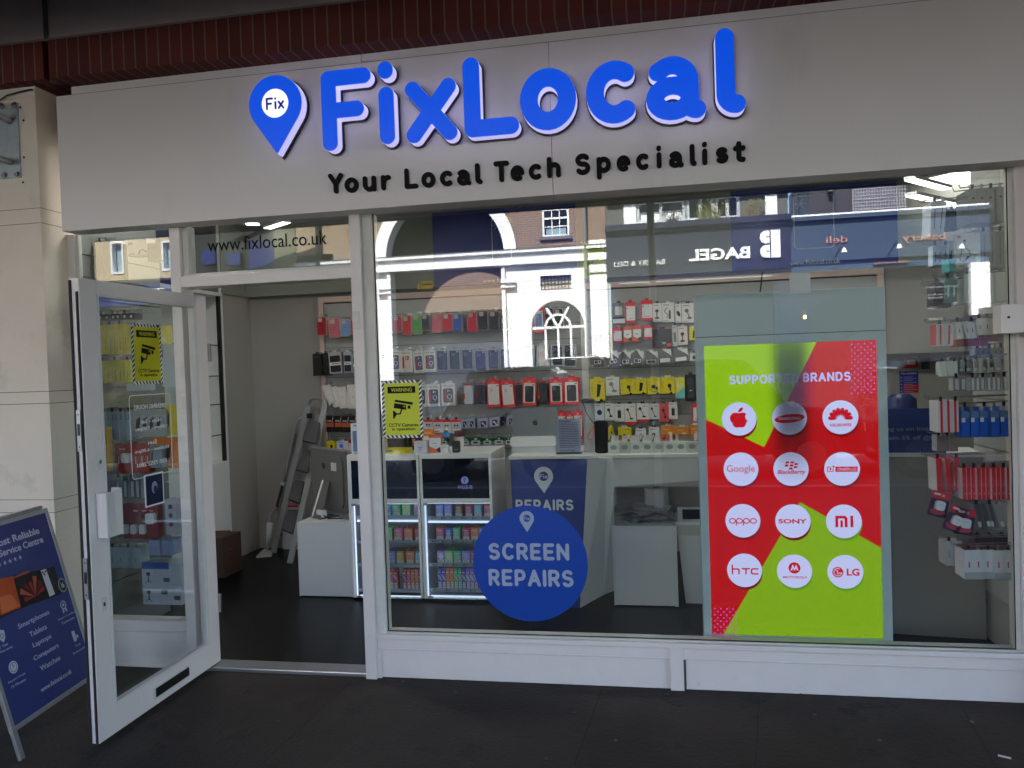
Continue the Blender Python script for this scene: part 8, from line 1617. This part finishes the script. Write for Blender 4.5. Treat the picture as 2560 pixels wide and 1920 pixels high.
for (x, y), n_, col, lb in (((1045, 405), 9, (24, 22, 20), 'dark spiky plant on the ledge above the bagel sign'), ((1320, 390), 14, (90, 96, 50), 'wispy green plant on the ledge above the bagel sign'), ((1760, 370), 22, (110, 104, 60), 'wide dry grass plant at the right of the ledge above the bagel sign'), ((1410, 390), 9, (100, 100, 60), 'thin pale plant beside the wispy green one')):
    p = op(K7, x, y); b = MB()
    for k in range(n_*5):
        a = rnd.uniform(-1.2, 1.2); L = rnd.uniform(.15, .55); dx = rnd.uniform(-.2, .2); q = Vector((-p[0]+dx, -YO+.2+rnd.uniform(-.08, .08), v1+.29)); t_ = q+Vector((math.sin(a)*L*.6, rnd.uniform(-.1, .1), L*math.cos(a*.6)))
        b.add([q, q+Vector((.02, 0, 0)), t_], [(0, 1, 2)], C(*col)); b.add([t_, t_+Vector((.05, 0, .02)), t_+Vector((.01, 0, .06))], [(0, 1, 2)], C(*col))
    tag(b.build('ledge_plant'), lb, 'plant', 'plants on the bagel shop ledge')
# ---- deli next door
root = thing('deli_shop', 'lighter blue deli and bakery shopfront with small copper lettering beside the bagel shop', 'shop building', (-op(K4, 700, 560)[0], -YO-1, 0))
f = orr(K4, 88, 432, 1420, 705); 
b = MB(FO); b.box(f[0], f[1], f[2], f[3], -.1, .12, m_shopblue); b.box(f[0], f[3], f[2], f[3]+.12, -.1, .25, m_shopblue); b.box(f[0], f[1]-.3, f[2], f[1]-.02, -.1, .05, mat('deli_lower_blue', (.05, .09, .16), .5)); b.box(f[0], f[1]-.02, f[2], f[1], -.1, .16, m_shopblue); b.box(f[0], f[3]+.12, f[2], f[3]+.2, -.3, .1, m_stucco); b.build('fascia', root)
m_copper = mat('copper_letter', (.62, .30, .22), .35, .3)
b = MB(fo(YO-.12)); 
for K, x0, y0, x1, y1, t_ in ((K4, 333, 563, 476, 608, 'deli'), (K4, 842, 545, 1128, 606, 'bakery')):
    b = MB(fo(YO-.12)); otext(b, K, x0, y0, x1, y1, t_, .0, m_copper, .01, .05, YO-.12); b.build('lettering', root)
b = MB(fo(YO-.12)); otext(b, K4, 650, 728, 888, 750, 'takeaway', 0, m_copper, -.03, .02, YO-.12); b.build('lettering', root)
for i, (x, y) in enumerate(((418, 680), (775, 655), (1180, 655))):
    p = op(K4, x, y); q = op(K4, x-35, y+38); b = MB(); z_ = p[1]; b.tube([(-q[0], -YO+.14, q[1]), (-q[0], -YO+.5, q[1]+.1), (-p[0]-.1, -YO+.7, z_+.12), (-p[0], -YO+.7, z_+.05)], .015, m_black, 6); b.lathe((-p[0], -YO+.7, z_-.06), [(0, .09), (.10, .05), (.14, .02)], m_stucco, 14); b.build('sign_lamp', root)
b = MB(FO); b.box(f[0], 0, f[2], f[1]-.3, -.5, -.3, C(36, 38, 40)); b.build('shop_window', root); b = MB(FO); b.box(f[0]-.001, 0, f[0]+.6, f[1]-.301, -.29, .0, m_shopnavy); b.box(f[2]-.6, 0, f[2]+.5, f[1]-.301, -.28, .0, m_shopnavy); b.build('pilaster', root)
b = MB(fo(YO-.05))
for t_, y0, y1, x0, x1 in (('The Takeaway Hatch', 888, 908, 1015, 1236), ('Fresh Rolls', 940, 955, 1030, 1160), ('Poke Bowls', 962, 978, 1030, 1130), ('Coffee', 1034, 1050, 1025, 1085), ('Smoothies', 1105, 1120, 1035, 1130)):
    e = orr(K4, x0, y0, x1, y1, YO-.05); b = MB(fo(YO-.05)); b.text(t_, e[0], e[1], e[2], e[3], -.2, -.18, C(150, 150, 148)); b.build('menu_lettering', root)
b = MB(FO); e = orr(K4, 1288, 780, 1415, 1090); b.box(e[0], e[1], e[2], f[1]-.31, -.25, .2, m_stucco); b.build('white_column', root)
# ---- white door pilaster, lamp panel
b = MB(FO); e = orr(K7, 298, 960, 438, 1480); b.box(e[0], 0, e[2], e[3], -.2, .02, m_stucco); e = orr(K7, 268, 590, 425, 888); b.box(e[0], e[1], e[2], e[3], .0, .06, m_stucco); tag(b.build('side_door'), 'white side door with a panel above between gateway and bagel shop', 'door')
root = thing('wall_lantern', 'small lantern on a white panel under the deli fascia', 'lantern', (-op(KS, 990, 350)[0], -YO, 3))
e = orr(KS, 916, 238, 1068, 445); b = MB(FO); b.box(e[0], e[1], e[2], e[3], -.28, -.24, m_stucco); b.build('panel', root)
cx, cz = (e[0]+e[2])/2, (e[1]+e[3])/2; b = MB(); b.lathe((-cx, -YO+.1, cz-.1), [(0, .05), (.16, .09), (.18, .16), (.24, .05), (.3, .03)], m_black, 12); b.build('cage', root); b = MB(); b.lathe((-cx, -YO+.2, cz-.06), [(0, .03), (.08, .04), (.1, .02)], mat('warm_bulb', (1, .7, .4), .5, emit=12, ecol=(1, .6, .25)), 10); b.build('bulb', root)
# ---- house, trellis and chimney behind
root = thing('rear_house', 'dark house with chimney behind the deli roof', 'house', (-op(K4, 330, 300, 26)[0], -26, 0))
e = orr(K4, 218, 130, 405, 405, 26); b = MB(fo(26)); b.box(e[0], 0, e[2], e[3], -4, 0, C(60, 58, 62)); b.build('wall', root); b = MB(fo(26)); w = e[2]-e[0]; b.box(e[0]+w*.2, e[3]-.8, e[0]+w*.35, e[3]+.2, 0, .3, C(120, 106, 84)); b.build('chimney', root)
e2_ = orr(K4, 400, 200, 1000, 405, 23.5); b = MB(fo(23.5)); b.box(e2_[0], 4.2, e2_[2], e2_[3], -.2, 0, C(62, 58, 62)); tag(b.build('terrace_wall'), 'dark terrace wall above the deli fascia', 'wall')
b = MB(fo(22.5)); e = orr(K4, 515, 240, 900, 400, 22.5); n_ = 22
for k in range(n_): u_ = e[0]+(e[2]-e[0])*k/(n_-1); b.box(u_-.02, e[1], u_+.02, e[3], 0, .02, C(150, 150, 160))
for k in range(8): v_ = e[1]+(e[3]-e[1])*k/7; b.box(e[0], v_-.015, e[2], v_+.015, .021, .04, C(150, 150, 160))
tag(b.build('trellis'), 'grey lattice trellis on the terrace above the deli', 'trellis')
b = MB(); p = op(K4, 150, 290, 24); b.tube([(-p[0], -24, 4), (-p[0], -24, p[1]+.3)], .02, m_black, 6); b.tube([(-p[0]-.4, -24, p[1]), (-p[0]+.4, -24, p[1]+.05)], .015, m_black, 6)
for k in range(5): b.tube([(-p[0]-.35+.17*k, -24, p[1]-.12), (-p[0]-.35+.17*k, -24, p[1]+.14)], .01, m_black, 5)
tag(b.build('aerial'), 'thin television aerial against the blue sky', 'aerial')
ex = op(K4, 905, 300, 22)[0]; b = MB(fo(22)); b.box(ex-9, 0, ex, 9.5, -5, 0, C(34, 36, 34)); tag(b.build('dark_terrace'), 'tall dark green grey terrace at the right end across the road', 'building')  # dark block added to keep bright sky out of the mirrored right end
# ---- left: cream building and blue boards
root = thing('cream_building', 'cream stucco building with a blue shop fascia at the left across the road', 'building', (-op(None, 300, 560)[0], -YO-1, 0))
ux0, ux1 = op(None, 395, 560)[0], op(None, 60, 560)[0]; zf = op(None, 300, 606)[1]; zg = op(None, 300, 660)[1]
wn = [orr(None, 240, 522, 268, 592), orr(None, 350, 520, 372, 585), (ux1-1.6, zf+.6, ux1-.6, zf+2.2)]
b = MB(FO); wall_with_holes(b, min(ux0, ux1), zf, max(ux0, ux1), 9, wn, -.3, 0, m_cream); b.box(min(ux0, ux1), zf-.08, max(ux0, ux1), zf, -.2, .3, C(70, 60, 50)); b.build('wall', root)
for w in wn:
    b = MB(FO); b.outline(w[0], w[1], w[2], w[3], .07, -.2, .03, m_stucco); o = b.build('window_frame', root); b = MB(FO); b.box(w[0]+.07, w[1]+.07, w[2]-.07, w[3]-.07, -.2, -.18, C(150, 170, 180)); b.build('pane', o)
b = MB(FO); b.box(min(ux0, ux1), zg, max(ux0, ux1), zf-.08, -.2, .15, m_royal); b.box(min(ux0, ux1), 0, max(ux0, ux1), zg, -.5, -.2, C(40, 36, 34)); b.build('shop_fascia', root)
b = MB(fo(YO-.15)); e = orr(None, 225, 612, 372, 640, YO-.15); b.box(e[0]+.3, e[1]+.2, e[2]-.3, e[1]+.24, 0, .02, m_stucco); b.build('fascia_line', root)
root = thing('blue_hoarding', 'royal blue board fronted unit between cream and white buildings across the road', 'building', (-op(None, 500, 550)[0], -YO-1, 0))
hx0, hx1 = op(None, 594, 560)[0], op(None, 396, 560)[0]; hz0, hz1 = op(None, 500, 590)[1], op(None, 500, 505)[1]
for q in ((880, 300, 925, 500), (1000, 305, 1100, 412), (1185, 325, 1280, 415), (1345, 232, 1530, 442)):
    e = orr(K5, *q); b = MB(FO); b.box(e[0], e[1], e[2], e[3], -.2, .0, m_royal); b.build('board', root)
b = MB(FO); b.box(hx0, 0, hx1, 7.5, -.4, -.2, C(30, 32, 30)); b.build('wall', root)
b = MB(); p1, p2 = op(K5, 1330, 240), op(K5, 1800, 70); b.bar((-p1[0], -YO+1.2, p1[1]-.1), (-p2[0], -YO+1.2, p2[1]-.1), .5, .35, C(30, 32, 30)); b.build('awning_arm', root)
b = MB(FO); hx2 = op(None, 641, 560)[0]; b.box(hx2, 0, hx0-.01, 8, -.3, .05, C(104, 100, 80)); b.build('cream_pier', root)
